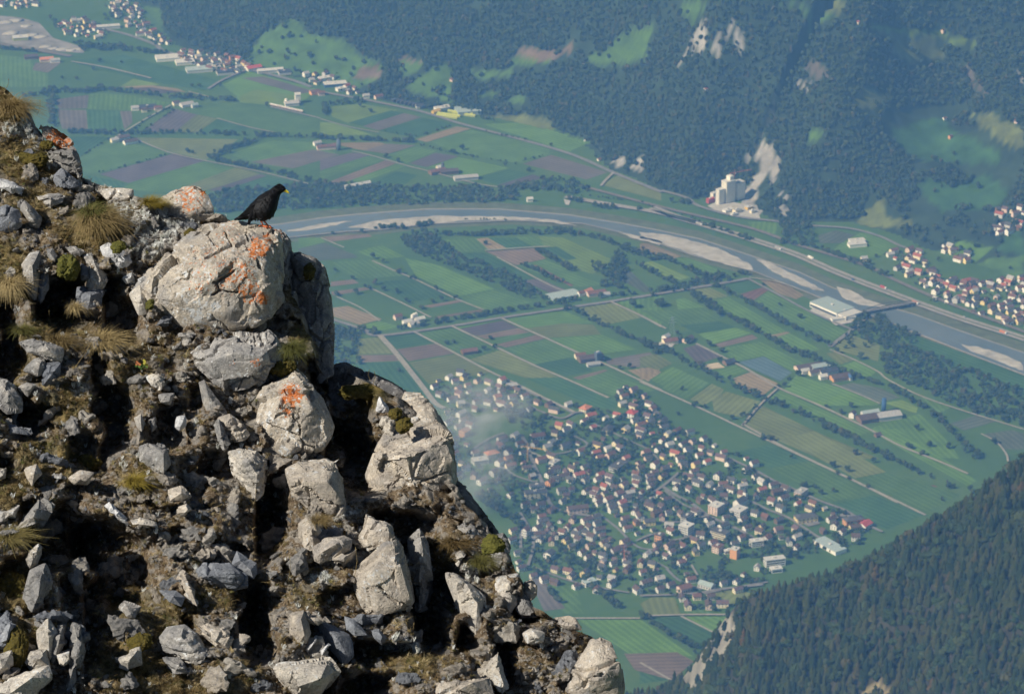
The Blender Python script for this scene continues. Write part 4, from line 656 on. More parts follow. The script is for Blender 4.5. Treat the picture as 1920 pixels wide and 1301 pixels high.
VROADS = [('F',6,[(690,470),(740,560),(780,680),(830,780),(880,920),(950,970),(1100,1000),(1230,1010)],M_asph),('F',4,[(690,160),(760,200),(850,240),(960,290),(1040,335)],M_asph),('F',4.5,[(760,290),(850,330),(960,365),(1060,325),(1180,330)],M_asph),('F',4,[(370,570),(480,500),(580,460)],M_asph),('F',4,[(500,700),(570,690),(650,740),(770,780),(800,775)],M_asph),
 ('F',5,[(740,580),(820,615),(920,655)],M_track),('F',4,[(1040,480),(1130,540),(980,590),(900,600)],M_asph),('F',4,[(1170,400),(1280,450),(1400,510),(1530,570),(1600,640)],M_asph),('F',4,[(290,240),(340,265),(400,290)],M_asph),('F',3.5,[(170,180),(240,220),(300,240)],M_asph),('G',6,[(110,290),(180,335),(250,370),(330,430),(420,470),(500,510),(560,545),(600,580)],M_asph),('G',5,[(540,360),(620,400),(720,440),(800,490),(860,530),(950,570)],M_asph),
 ('G',4,[(0,545),(70,520),(150,550),(250,530)],M_asph),('G',5,[(430,150),(560,210),(650,260),(720,290),(880,360),(1000,405),(1100,470),(1180,510)],M_asph),('G',4.5,[(190,220),(120,280),(60,320)],M_asph),('G',4,[(130,690),(170,730),(210,755),(300,790)],M_asph),('G',4,[(100,460),(200,460),(330,430)],M_asph),('G',3.5,[(0,640),(60,650),(140,690)],M_asph),('G',3,[(250,670),(280,720)],M_track),
 ('F',4,[(1200,990),(1330,1090),(1460,1210),(1600,1230)],M_asph),('F',4,[(1640,840),(1740,920),(1828,960)],M_asph),('F',3.5,[(1450,1170),(1600,1120),(1700,1180),(1828,1120)],M_asph),('P',4,[(1000,1062),(1060,1085),(1110,1098),(1180,1110)],M_asph),('P',4,[(975,960),(1000,1010),(990,1060)],M_asph),('F',4,[(700,1010),(690,1130),(690,1220)],M_asph),('P',3.5,[(1440,1090),(1380,1100),(1320,1112)],M_asph)]
for i, (t, wd, pts, m_) in enumerate(VROADS):
    o, q = ribbon('farm_track' if m_ is M_track else 'village_road', T(t, pts), wd, m_, 2.02+.07*(i % 8)); ROADQ.append(q)
RQ = np.vstack(ROADQ)
flat('paved_yard', T('G', [(940,440),(1000,415),(1060,432),(1010,455)]), M_asph, 1.2); flat('paved_yard', T('G', [(790,465),(860,455),(880,470),(820,485)]), M_asph, 1.2)
# large buildings one by one
def block(p, rz, w_, l_, h, wm, rm, label, cat, group=None, floors=0, roof='flat', name='building', pitch=3.0, cols=5, band=False):
    mb = MB().box(-w_/2, w_/2, -l_/2, l_/2, -1.5, h, 0)
    if roof == 'gable': mb.add([(-w_/2,-l_/2,h),(w_/2,-l_/2,h),(0,-l_/2,h+pitch-.05),(-w_/2,l_/2,h),(w_/2,l_/2,h),(0,l_/2,h+pitch-.05)], [(0,1,2),(4,3,5)], 0)
    o = obj(name, mb.mesh(name, wm), (), None, p, rz, label, cat, group)
    rb = MB()
    if roof == 'flat': rb.box(-w_/2-.4, w_/2+.4, -l_/2-.4, l_/2+.4, h+.01, h+.6)
    elif roof == 'hip': rb.hip(w_+1.6, l_+1.6, h+.01, h+pitch)
    else: rb.gable(w_+1.4, l_+1.4, h-.3, h+pitch, .35)
    obj('roof', rb.mesh('roof', rm), (), o)
    if roof == 'flat': obj('roof_hatch', MB().box(-1.5, 1.5, -2.5, 1.5, h+.6, h+2.2).mesh('roof_hatch', M_pale), (), o)
    for f in range(floors):
        z = 1.0+f*(h-.4)/floors; zh = (h-.4)/floors*.5
        for s in (-1, 1):
            if band:
                x = s*w_/2; obj('window', MB().box(min(x, x+s*.08), max(x, x+s*.08), -l_/2+1, l_/2-1, z, z+zh).mesh('window', M_win), (), o)
                y = s*l_/2; obj('window', MB().box(-w_/2+1, w_/2-1, min(y, y+s*.08), max(y, y+s*.08), z, z+zh).mesh('window', M_win), (), o)
            else:
                for k in range(cols):
                    yy = -l_/2+l_*(k+.5)/cols; x = s*w_/2; obj('window', cached(('wx', w_, s, round(zh, 2)), lambda: MB().box(min(x, x+s*.08), max(x, x+s*.08), -.9, .9, 0, zh).mesh('window', M_win)), (), o, (0, yy, z))
                for k in range(3):
                    xx = -w_/2+w_*(k+.5)/3; y = s*l_/2; obj('window', cached(('wy', l_, s, round(zh, 2)), lambda: MB().box(-.9, .9, min(y, y+s*.08), max(y, y+s*.08), 0, zh).mesh('window', M_win)), (), o, (xx, 0, z))
    return o
Wm, Rm = MWALL, MROOF
BIG = [ # x, y in the photograph, heading, width, length, height, wall, roof, floors, roof kind, band, label
 (1287,997,-38,15,16,13,'white',M_pale,4,'flat',True,'white cube-shaped office block with window bands'),(1289,978,-38,9,20,12,'pale grey',Rm['dark grey'],4,'flat',True,'grey flat-roofed block just behind the white cube'),
 (1343,958,-38,15,18,12,'pale pink',M_pale,4,'flat',False,'pale pink block of flats with light roof along the main road'),(1385,962,-38,17,20,9,'white',M_pale,3,'flat',True,'white modern building with light flat roof and long windows'),
 (1350,1004,55,13,24,9,'cream',Rm['dark grey'],3,'flat',True,'long cream flats with dark window bands, below the main road'),(1346,1031,-38,11,13,9,'pale pink',Rm['red-brown'],3,'flat',False,'pink block with red flat roof near the grassy mound'),
 (1378,1042,-30,10,11,13,'orange',M_pale,0,'flat',False,'orange tower block with white wing beside the grassy mound'),(1367,1033,-70,6,14,4,'white',M_pale,1,'flat',False,'low white wing beside the orange tower block'),
 (1452,1056,-75,11,27,10,'white',M_pale,3,'flat',True,'long white school building among trees below the village'),(1455,1068,-75,10,15,5,'white',M_pale,1,'flat',True,'low white annex in front of the long white school'),
 (1418,1020,-75,10,17,8,'white',M_pale,3,'flat',True,'three-storey white block with bands left of the village grove'),(1511,974,-72,14,30,8,'pale yellow',Rm['dark grey'],2,'hip',False,'large yellow building with dark hipped roof by the car park'),
 (1600,979,-70,13,27,8,'orange',Rm['dark grey'],2,'hip',False,'large orange building with dark roof at the village edge'),(1622,986,-40,13,17,6,'white',M_red,1,'gable',False,'white hall with bright red roof at the right end of the village'),
 (1603,990,-70,9,15,5,'pale yellow',Rm['dark brown'],1,'gable',False,'low yellow house with orange trim in front of the orange building'),(1556,1024,35,19,46,5,'white',M_glassh,0,'flat',False,'long low hall with pale blue-grey roof beside the near forest'),
 (1283,1106,-60,12,17,7,'pale pink',Rm['red-brown'],1,'gable',False,'red barn-like house at the road fork below the village'),(1502,928,-35,11,20,9,'pale pink',Rm['light grey'],3,'flat',False,'pink block with light roof on the upper edge of the village'),
 (1004,930,-78,12,30,9,'cream',Rm['dark grey'],3,'flat',False,'long cream apartment block beside the main street bend'),(1007,916,-78,10,20,8,'white',Rm['dark grey'],2,'flat',True,'white apartment block behind the long cream one'),
 (1083,958,-75,12,28,8,'pale pink',Rm['dark brown'],2,'gable',False,'long pink building with brown roof where the main street ends'),(1185,778,-30,13,15,7,'white',M_red,2,'hip',False,'white villa with bright red hipped roof'),(1098,768,-35,12,17,6,'cream',M_orr,2,'hip',False,'farmhouse with orange tiled roof by the lane above the village'),
 (871,814,-35,11,14,8,'orange',M_orr,2,'gable',False,'orange house right of the pale smoke trail, by the rock'),(922,854,-60,13,19,7,'cream',M_orr,2,'hip',False,'house with peach coloured roof inside the lower left of the village'),(1008,820,-70,12,20,6,'white',Rm['red-brown'],1,'gable',False,'white farm building with long red-brown roof above the street'),
 (1140,808,-25,10,20,7,'pale yellow',Rm['dark grey'],2,'hip',False,'yellow double house beside the green meadow in the village'),(1160,876,-35,14,30,7,'pale grey',Rm['dark grey'],2,'flat',True,'grey modern terrace of flats left of the small grove'),(1105,1093,-60,11,17,6,'white',M_glassh,2,'flat',True,'white and glass bungalow block at the lower village edge'),
 (986,1003,-30,8,10,11,'white',Rm['red-brown'],3,'gable',False,'tall narrow white house on the left village edge'),(1237,1010,-30,10,12,9,'orange',Rm['dark brown'],2,'flat',False,'small orange block left of the white cube'),(1430,1132,-30,12,16,7,'pale grey',Rm['light grey'],2,'flat',True,'pale grey hall beside the forest edge'),
 (1040,868,-38,9,16,5,'white',Rm['light grey'],1,'flat',False,'low white row house beside the village street'),(900,865,-70,14,22,6,'white',M_pale,2,'flat',True,'white flat-roofed hall in the smoke above the rock'),(1325,1098,55,12,20,5,'pale grey',M_glassh,1,'gable',False,'shed with pale striped roof below the grassy mound'),(1030,1043,-30,11,13,8,'white',Rm['dark grey'],2,'gable',False,'white house with walled garden beside the meadow')]
bigxy = []
for x, y, rz, a, b, h, wc, rm, fl, rk, bd, lab in BIG:
    p = gnd(x, y, 2.2); p[2] = .3; bigxy.append((p[0], p[1], max(a, b)*.72)); block(p, R(rz), a, b, h, Wm[wc], rm, lab, 'building', None, fl, rk, 'building', 3.2, 5, bd)
# church with tower
def church(px_, py_):
    p = gnd(px_, py_, 0); c = obj('church', MB().box(-5.5, 5.5, -10, 10, -1, 8, 0).add([(-5.5,-10,8),(5.5,-10,8),(0,-10,13),(-5.5,10,8),(5.5,10,8),(0,10,13)], [(0,1,2),(4,3,5)], 0).mesh('church', Wm['white']), (), None, p, R(-40), 'white church with dark steep roof and small tower near the upper village road', 'church')
    obj('roof', MB().gable(12.2, 21, 7.6, 13.2, .35).mesh('roof', Rm['dark grey']), (), c)
    tw = obj('tower', MB().box(-2.3, 2.3, 8.6, 13.2, -1, 17).mesh('tower', Wm['white']), (), c); obj('spire', MB().add([(-2.6,8.3,17),(2.6,8.3,17),(2.6,13.5,17),(-2.6,13.5,17),(0,10.9,25)], [(0,1,4),(1,2,4),(2,3,4),(3,0,4),(3,2,1,0)]).mesh('spire', Rm['dark grey']), (), tw); bigxy.append((p[0], p[1], 14))
church(1388, 948)

rn = np.random.RandomState(21); pts = []; occ = {}
def okpos(p, r):
    k = (int(p[0]//22), int(p[1]//22))
    for dx in (-1, 0, 1):
        for dy in (-1, 0, 1):
            for q in occ.get((k[0]+dx, k[1]+dy), ()):
                if (q[0]-p[0])**2+(q[1]-p[1])**2 < r*r: return False
    return True
for t, pl, dn in VIL:
    g = gnd(*np.array(T(t, pl)).T)[:, :2]; x0, y0 = g.min(0); x1, y1 = g.max(0)
    for _ in range(int((x1-x0)*(y1-y0)/22)):
        p = np.array([rn.uniform(x0, x1), rn.uniform(y0, y1)])
        if not inpoly(p[0], p[1], g) or rn.rand() > dn: continue
        qx, qy, _d = proj((p[0], p[1], 0)); 
        if any(inpoly(qx, qy, T(tt, hp)) for tt, hp in HOLES): continue
        if (np.hypot(RQ[:, 0]-p[0], RQ[:, 1]-p[1]) < 9.5).any() or any((p[0]-b[0])**2+(p[1]-b[1])**2 < (b[2]+8)**2 for b in bigxy): continue
        if fbm(np.array([p[0]/48, p[1]/48, 3.]), 2, 5) < -.5: continue
        dense = qy > 890 and 1000 < qx < 1260
        if okpos(p, 14.0 if dense else 17.4): occ.setdefault((int(p[0]//22), int(p[1]//22)), []).append(p); pts.append((p[0], p[1], float(qx), float(qy)))
print('houses', len(pts))
pts.sort(key=lambda q: -q[3]); VLM = [(b[11].split(' with ')[0].split(', ')[0], b[0], b[1]) for b in BIG if b[11].count(' ') and b[0] in (1287,1343,1350,1346,1378,1452,1511,1600,1556,1283,1502,1004,1083,1185,1098,871,1140,1160,1105,986)]
VLM = [('the white cube block', 1287, 990), ('the pink flats', 1343, 955), ('the long cream flats', 1350, 1002), ('the orange tower block', 1378, 1038), ('the long white school', 1452, 1056), ('the large yellow building', 1511, 972), ('the large orange building', 1600, 979), ('the long pale-roofed hall', 1556, 1022), ('the red barn-like house', 1283, 1104), ('the pink block', 1502, 926), ('the cream apartment block', 1004, 930), ('the long pink building', 1083, 957), ('the red hipped villa', 1185, 776), ('the orange-roofed farmhouse', 1098, 768), ('the orange house in smoke', 871, 812), ('the yellow double house', 1140, 807), ('the grey modern terrace', 1160, 876), ('the white-and-glass bungalow', 1105, 1092), ('the tall narrow house', 986, 1000), ('the peach-roofed house', 922, 852), ('the grassy mound', 1330, 1060), ('the church', 1388, 945), ('the village grove', 1040, 790), ('the forked lane', 815, 725), ('the smoke', 900, 770), ('the upper lane', 1200, 740), ('the upper edge road', 1430, 890), ('the middle meadow', 1130, 860)]
wk = list(WALLC); rk_ = list(ROOFC); wp = np.array([.57,.17,.05,.07,.09,.015,.035]); rp = np.array([.32,.30,.12,.025,.07,.165]); rec = []; prm = []
for x, y, qx, qy in pts:
    si = int(rn.choice(6, p=[.24,.22,.16,.12,.16,.10])); wc = wk[rn.choice(7, p=wp/wp.sum())]; rc = rk_[rn.choice(6, p=rp)]
    dR = RQ-np.array([x, y]); j = np.argmin((dR**2).sum(1)); ta = math.atan2(RQ[min(j+1, len(RQ)-1)][1]-RQ[j-1][1], RQ[min(j+1, len(RQ)-1)][0]-RQ[j-1][0])
    rz = ta+(0 if rn.rand() < .5 else math.pi/2) if np.sqrt((dR[j]**2).sum()) < 40 and rn.rand() < .6 else R(rn.choice([-38, 52]))+rn.normal()*.1
    if rn.rand() < .35: rz = R(-62)+rn.normal()*.12
    rec.append((f'{"small " if si > 3 else "long " if si == 3 else ""}{wc} house, {rc} roof', qx, qy)); prm.append((x, y, rz, si, wc, rc))
labs = locate(rec, VLM); NI = 255
for k, (x, y, rz, si, wc, rc) in enumerate(prm[:NI]): house((x, y, .5), rz, si, wc, rc, labs[k], 'houses of the village')
FARH = [prm[k] for k in range(NI, len(prm))]
# far settlements
def town(polys, n_try, r0, seed, hz=True):
    out = []; rr = np.random.RandomState(seed)
    for t, pl in polys:
        q = np.array(T(t, pl)); x0, y0 = q.min(0); x1, y1 = q.max(0); xs = rr.uniform(x0, x1, n_try); ys = rr.uniform(y0, y1, n_try); m_ = inpoly(xs, ys, q); P_ = march(xs[m_], ys[m_], lambda a, b: np.maximum(hill_h(a, b), 0))
        for p in P_:
            if np.isnan(p[0]): p = None; continue
            if all((p[0]-o_[0])**2+(p[1]-o_[1])**2 > r0*r0 for o_ in out): out.append(p)
    return out
TR = town([('E',[(1240,200),(1330,170),(1420,210),(1440,280),(1540,330),(1700,345),(1800,340),(1920,330),(1990,330),(1990,600),(1900,575),(1800,555),(1650,500),(1470,430),(1420,380),(1330,320),(1270,290)]),('E',[(1520,165),(1580,160),(1570,200),(1520,195)]),('E',[(1580,220),(1640,210),(1640,250),(1590,250)]),('E',[(1760,80),(1870,50),(1920,60),(1920,90),(1800,110)]),('E',[(1790,-10),(1920,-30),(1920,10),(1790,20)])], 700, 11.5, 1)
TL = town([('A',[(330,130),(430,110),(520,125),(590,190),(560,225),(470,220),(350,190)]),('A',[(600,-20),(760,-20),(800,90),(860,160),(960,250),(930,270),(860,230),(780,200),(680,120),(620,60)]),('A',[(980,290),(1100,290),(1250,310),(1360,350),(1400,385),(1300,430),(1180,400),(1080,370),(1000,330)]),('A',[(0,-10),(180,-10),(215,45),(100,50),(0,40)]),('A',[(1720,430),(1850,420),(1900,460),(1760,480)]),('B',[(120,495),(210,500),(230,540),(150,530)])], 420, 16, 2)
PXT = [('B',[(460,370)]),('B',[(740,455)]),('B',[(1480,365)]),('C',[(1490,170),(1040,125),(235,480),(1500,635),(1530,730),(1880,650)]),('B',[(1495,790),(1570,905)]),('A',[(1265,180),(1300,290),(1340,350)])]
print('far', len(TR), len(TL), len(FARH))
far = [(p[0], p[1], p[2]) for p in TR+TL]+[(a, b, 0) for a, b, *_ in FARH]
NF = len(far)
for t, pl in PXT:
    for p in march(*np.array(T(t, pl)).T, hill_h):
        if not np.isnan(p[0]): far.append(tuple(p))
mb = MB(); rr = np.random.RandomState(6); mats_ = list(MWALL.values())+list(MROOF.values()); wpf = [.46,.20,.07,.12,.10,.03,.02]; rpf = [.25,.16,.25,.12,.10,.12]
for k, p in enumerate(far):
    a, b, h, r_ = SIZES[rr.randint(0, 6)] if k < NF else SIZES[5]; rz = R(rr.choice([-38, 52, -60]))+rr.normal()*.1; c, s = math.cos(rz), math.sin(rz); lm = MB(); wi = rr.choice(7, p=wpf); ri = 7+rr.choice(6, p=rpf)
    lm.box(-a/2, a/2, -b/2, b/2, -3, h, wi); lm.add([(-a/2,-b/2,h),(a/2,-b/2,h),(0,-b/2,h+r_-.05),(-a/2,b/2,h),(a/2,b/2,h),(0,b/2,h+r_-.05)], [(0,1,2),(4,3,5)], wi); lm.gable(a+1.2, b+1.2, h-.3, h+r_, .3, ri)
    bb = len(mb.V); mb.V += [(x*c-y*s+p[0], x*s+y*c+p[1], z+max(p[2], 0)+.4) for x, y, z in lm.V]; mb.F += [tuple(bb+i for i in f) for f in lm.F]; mb.M += lm.M
me = mb.mesh('distant_houses', mats_); obj('distant_houses', me, (), kind='stuff')

# garden trees in and round the settlements
gt = []; gs_ = []; allh = [(a[0], a[1]) for a in pts]
AH = np.array(allh+[(b[0], b[1]) for b in bigxy])
for t, pl, dn in VIL:
    g = gnd(*np.array(T(t, pl)).T)[:, :2]; x0, y0 = g.min(0); x1, y1 = g.max(0); n = int((x1-x0)*(y1-y0)/70)
    for _ in range(n):
        p = np.array([rn.uniform(x0, x1), rn.uniform(y0, y1)])
        if inpoly(p[0], p[1], g) and (np.hypot(AH[:, 0]-p[0], AH[:, 1]-p[1])).min() > 7.5 and np.hypot(RQ[:, 0]-p[0], RQ[:, 1]-p[1]).min() > 4.5:
            if fbm(np.array([p[0]/60, p[1]/60, 0.]), 2, 3) > -.3: gt.append((p[0], p[1], -.3)); gs_.append(rn.uniform(3.4, 10))
for p in TR+TL:
    for _ in range(2): gt.append((p[0]+rn.uniform(-14, 14), p[1]+rn.uniform(-14, 14), max(0, p[2])-.8)); gs_.append(rn.uniform(3, 8))
g3 = np.array(gt); g3[:, 2] = np.maximum(hill_h(g3[:, 0], g3[:, 1]), 0)-.4; gs_ = np.array(gs_); scatter('garden_trees', g3, np.stack([gs_*1.1, gs_*1.1, gs_], 1), BRD, 8)
# ------------------------------------------------------------ farms, works and other lone buildings in the valley
def gp(t, x, y, up=.3):
    (a, b), = T(t, [(x, y)]); p = gnd(a, b); h = hill_h(np.array([p[0]]), np.array([p[1]]))[0]
    if h > .3:
        q = march(a, b, hill_h)[0]; p = q if not np.isnan(q[0]) else p
    else: p[2] = 0
    p[2] += up; return p
def shed(t, x, y, rz, w_, l_, h, wm, rm, label, cat='barn', group=None, roof='gable', pitch=3.2, name='barn', floors=0, band=False):
    return block(gp(t, x, y), R(rz), w_, l_, h, wm, rm, label, cat, group, floors, roof, name, pitch, 4, band)
def silo(t, x, y, r, h, m_, label):
    p = gp(t, x, y); mb = MB(); mb.tube([(0,0,-1), (0,0,h)], r, 16); o = obj('silo', mb.mesh('silo', m_, True), (), None, p, 0, label, 'silo'); d = MB(); d.tube([(0,0,h), (0,0,h+r*.35), (0,0,h+r*.55)], [r*1.02, r*.75, r*.1], 16); obj('dome', d.mesh('dome', m_, True), (), o)
Wb, Rb, Rd, Rg = Wm['brown wooden'], Rm['red-brown'], Rm['dark brown'], Rm['light grey']
shed('D',1545,778,-72,17,38,6,Wb,Rd,'long brown barn roof with dark square silo beside it'); shed('D',1490,765,-72,10,16,5,Wm['cream'],Rb,'small house with red-brown roof left of the long brown barn','house'); shed('D',1560,808,-72,8,20,3.5,Wm['pale grey'],Rg,'low grey shed below the long brown barn')
shed('D',1585,785,-60,8,9,15,M_dsilo,M_dsilo,'dark blue square silo at the end of the long brown barn','silo',None,'flat',1,'silo')
shed('D',903,740,-70,12,24,4.5,Wb,Rb,'lone small red-brown barn among field trees')
for i, (x, y, a, b, wc, rm, lab) in enumerate([(575,588,10,14,'white',M_pale,'white shed left of the round tanks'),(610,598,11,16,'cream',Rm['light grey'],'cream farmhouse by the tree-lined road'),(525,560,9,12,'pale pink',Rb,'small house with red-brown roof at the left end of the farm lane'),(640,575,8,16,'pale grey',M_pale,'pale low hall at the right end of the farm group')]): shed('D',x,y,-60,a,b,5.5,Wm[wc],rm,lab,'farmhouse')
for k, (x, y) in enumerate([(602,568),(612,562),(622,558)]): silo('D',x,y,2.6,9,M_silo,['left','middle','right'][k]+' one of the three pale upright tanks behind the cream farmhouse')
shed('D',1575,432,-72,14,30,5,Wm['pale pink'],Rb,'long red-roofed farmhouse behind the tree belt'); shed('D',1530,425,-40,10,16,5,Wm['white'],M_orr,'red-roofed house at the left end of the farm behind the tree belt','house'); shed('D',1620,440,-72,9,16,4,Wm['pale grey'],Rg,'grey shed at the right end of the farm behind the tree belt'); shed('D',1495,435,-60,8,10,5,Wm['white'],Rb,'small white house beside the greenhouse','house')
shed('D',1400,437,-62,26,50,3,M_glassh,M_glassh,'pale blue-grey greenhouse beside the purple field','greenhouse',None,'gable',1.6,'greenhouse')
for x, y, a, b, rm, wc, lab in [(840,778,17,40,Rd,'pale pink','long farm building with brown roof, upper left of the long farmstead'),(900,775,14,30,M_glassh,'pale grey','green-grey roofed hall behind the long farmstead'),(940,800,15,28,M_navy,'white','dark navy barn roof in the middle of the long farmstead'),(1000,828,17,30,Rd,'orange','brown barn at the right end of the long farmstead'),(880,805,9,22,Rd,'cream','low brown shed in front of the long farmstead'),(915,828,8,12,M_pale,'white','small white house at the front of the long farmstead'),(825,800,8,12,M_pale,'white','small white shed at the left end of the long farmstead'),(1050,832,4,9,M_blue,'pale grey','small blue container at the right end of the long farmstead')]: shed('E',x,y,-68 if a > 5 else 20,a,b,5,Wm[wc],rm,lab)
shed('E',1145,1035,-70,20,34,6,Wb,Rd,'wide brown barn of the farm with the blue silo'); shed('E',1240,1022,-72,20,36,6,Wm['pale grey'],Rg,'wide grey-roofed barn right of the brown barn'); shed('E',1150,1005,-70,10,26,4,Wm['pale grey'],M_glassh,'pale green shed behind the wide brown barn'); shed('E',1062,1020,-30,8,9,7,Wm['white'],Rd,'white gabled farmhouse left of the wide brown barn','farmhouse')
silo('E',1218,992,3.4,20,M_blue,'tall blue silo behind the two wide barns')
shed('E',130,640,-40,9,11,9,Wm['white'],Rg,'white gabled farmhouse in the pale yard under the pylon','farmhouse'); shed('E',150,648,-72,14,22,5,Wm['cream'],Rb,'barn with red-brown roof in the pale yard under the pylon'); flat('farm_yard', T('E',[(80,655),(115,635),(175,650),(160,668),(120,665)]), M_yard, 1.3); flat('farm_yard', T('B',[(1370,1120),(1410,1130),(1400,1155),(1380,1150)]), M_yard, 1.3)
shed('E',240,640,-40,10,18,5,Wm['pale pink'],Rd,'farmhouse hidden among trees right of the pylon','farmhouse'); shed('E',445,752,-60,12,17,4.5,Wb,M_navy,'dark shed beside the sandy riding ground'); shed('E',1188,1115,-60,7,9,3,Wb,Rd,'tiny field hut beside the farm lane','hut')
# factory by the river
shed('E',960,482,38,38,62,8,Wm['white'],M_glassh,'white factory hall with pale ribbed roof by the river','factory',None,'flat',1,'factory_hall',1,True); shed('E',1020,508,38,34,44,7,Wm['white'],M_pale,'lower white factory hall at the right end of the factory','factory',None,'flat',1,'factory_hall',1,True); shed('E',1015,535,-72,10,40,5,Wm['white'],M_pale,'narrow white loading hall in front of the factory','factory',None,'flat',1,'factory_hall')
flat('factory_yard', T('E',[(850,485),(890,450),(930,470),(1000,520),(1080,510),(1060,545),(980,560),(930,525)]), M_yard, 1.4)
# left side of the valley
FL = [('A',175,330,14,26,Wm['brown wooden'],Rd,'brown barn of the farm above the left tree belt'),('A',262,345,14,26,Wm['pale pink'],M_orr,'orange and grey barn right of the brown barn, far left'),('A',310,352,10,18,Wm['white'],Rg,'grey shed at the right end of the far left farm'),
('A',760,620,9,14,Wm['white'],Rg,'pale greenish house at the left end of the upper farm pair'),('A',830,612,16,34,Wb,M_navy,'dark long barn of the upper farm pair'),('A',812,630,8,10,Wm['cream'],Rd,'cream house in front of the dark long barn'),('A',890,620,9,14,Wm['pale pink'],Rb,'pink shed at the right of the dark long barn'),
('A',990,592,10,12,Wm['cream'],Rd,'cream gabled house left of the grey farm cluster'),('A',1050,598,16,24,Wm['pale grey'],Rg,'grey barn of the right farm of the pair'),('A',1095,605,8,12,Wm['pale grey'],M_glassh,'greenish shed right of the grey barn'),
('A',645,800,10,14,Wm['cream'],Rg,'cream gable house at the left end of the field-corner farm'),('A',690,785,14,24,Wm['pale grey'],Rd,'grey-brown barn of the field-corner farm'),('A',735,808,12,26,Wm['white'],Rd,'white-walled barn with dark roof right of the field-corner farm'),
('B',35,838,12,34,Wm['pale pink'],Rb,'long red-roofed barn beside the tall dark silo'),('A',1785,818,9,14,Wm['white'],Rg,'white shed left of the long red-roofed barn'),('B',660,975,14,30,Wm['brown wooden'],Rb,'brown barn left in the barn group by the river wood'),('B',725,975,16,32,Wm['brown wooden'],Rd,'dark brown barn in the middle of the barn group by the river wood'),('B',820,1010,14,42,Wm['pale grey'],Rg,'long grey-roofed barn right in the barn group by the river wood'),('B',675,955,8,12,Wm['cream'],M_pale,'cream house behind the brown barns by the river wood'),
('A',940,335,30,44,Wm['white'],M_pale,'largest white hall of the far left industrial row'),('A',1040,358,26,36,Wm['white'],M_pale,'second white hall of the far left industrial row'),('A',1120,400,26,50,Wm['pale grey'],M_glassh,'grey-blue hall of the far left industrial row'),('A',1205,388,14,24,Wm['cream'],M_pale,'cream hall behind the grey-blue one, far left'),('A',1265,415,22,32,Wm['pale grey'],M_navy,'dark-roofed hall at the road end of the far left row'),('A',1425,392,18,30,Wm['white'],M_red,'white hall with dark red roof at the hill foot road'),
('A',1600,415,22,24,Wm['pale grey'],M_navy,'dark grey block by the hill foot road'),('A',1520,408,10,50,Wm['pale grey'],M_pale,'long pale low hall at the foot of the hill'),('A',1640,590,20,26,Wm['pale grey'],Rg,'grey works building between the fields, upper left'),('A',1675,580,9,10,Wm['white'],M_pale,'pale tower of the grey works'),('A',1630,737,12,14,Wm['white'],M_pale,'unused'),
('A',1885,482,20,44,M_blue,M_pale,'bright blue hall with pale roof by the hill foot road'),('A',1830,450,14,26,Wm['white'],M_pale,'white hall left of the blue hall'),('A',1770,530,12,18,Wm['orange'],Rb,'orange-red house below the blue hall'),('A',1808,537,8,12,Wm['pale pink'],Rb,'small red-roofed house right of the orange-red house'),('B',120,510,12,20,Wm['white'],M_pale,'small white hall right of the blue hall'),('B',260,552,8,12,Wm['white'],Rg,'white cottage by the road right of the blue hall'),('B',330,556,9,16,Wm['pale pink'],Rb,'red-roofed cottage left of the dark shed row'),
('B',560,607,10,14,Wm['pale grey'],M_navy,'dark shed at the right end of the dark shed row'),('B',690,618,16,30,Wm['white'],M_pale,'white hall above the yellow greenhouses'),('B',830,628,40,44,M_glassh,M_glassh,'large green-grey glass hall behind the yellow greenhouses'),
('A',115,222,20,30,M_yel,M_pale,'flat hall with yellow walls in the far left gravel works'),('A',610,160,16,46,Wm['pale grey'],M_pale,'long pale hall above the road in the far left town'),('A',440,128,9,10,Wm['white'],Rg,'white house on the hillock, far left'),('E',1085,148,14,26,Wm['white'],M_pale,'white barn in the meadow left of the right hand village'),('E',1085,165,14,30,Wm['white'],M_pale,'long white tent hall in front of the white barn'),('E',1120,238,8,10,Wm['cream'],Rg,'small cream house by the railway'),
('B',1180,1135,6,10,Wm['white'],M_pale,'small white pump house by the river wood'),('B',210,1055,8,50,Wm['pale grey'],M_pale,'long pale shed at the edge of the river wood')]
for t, x, y, a, b, wm, rm, lab in FL:
    if lab != 'unused': shed(t, x, y, -76 if x % 3 else -60, a, b, 5.2 if 'tower' not in lab else 17, wm, rm, lab, 'hall' if 'hall' in lab or 'block' in lab or 'works' in lab else 'farm building', None, 'flat' if rm in (M_pale, M_glassh, M_navy) and a > 11 else 'gable')
silo('B',105,845,4,19,M_dsilo,'tall dark silo with white cap at the right end of the red-roofed barn'); silo('A',1610,592,3,11,M_silo,'pale tank left of the grey works'); silo('B',690,960,3,13,M_dsilo,'dark silo amid the brown barns by the river wood')
for k in range(8): shed('B', 420+k*22, 568+k*5.4, 18, 11, 17, 4, M_navy, M_navy, f'{["first","second","third","fourth","fifth","sixth","seventh","eighth"][k]} dark ridge of the shed row by the hill foot road, counted from the left', 'shed', 'dark sheds in a row', 'gable', 2, 'shed')
for k, (x, y, l_) in enumerate([(725,652,46),(715,662,42),(790,640,50),(810,650,46)]): shed('B', x, y, 66, 4.5, l_, 2.5, M_yel, M_yel, ['upper left yellow tunnel greenhouse by the road','lower left yellow tunnel greenhouse by the road','upper right yellow tunnel greenhouse under the hill','lower right yellow tunnel greenhouse under the hill'][k], 'greenhouse', 'yellow greenhouses', 'gable', 2, 'greenhouse')
shed('B',652,640,-50,8,16,5,M_gyel,M_gyel,'orange-yellow hall at the left end of the yellow greenhouses','hall')
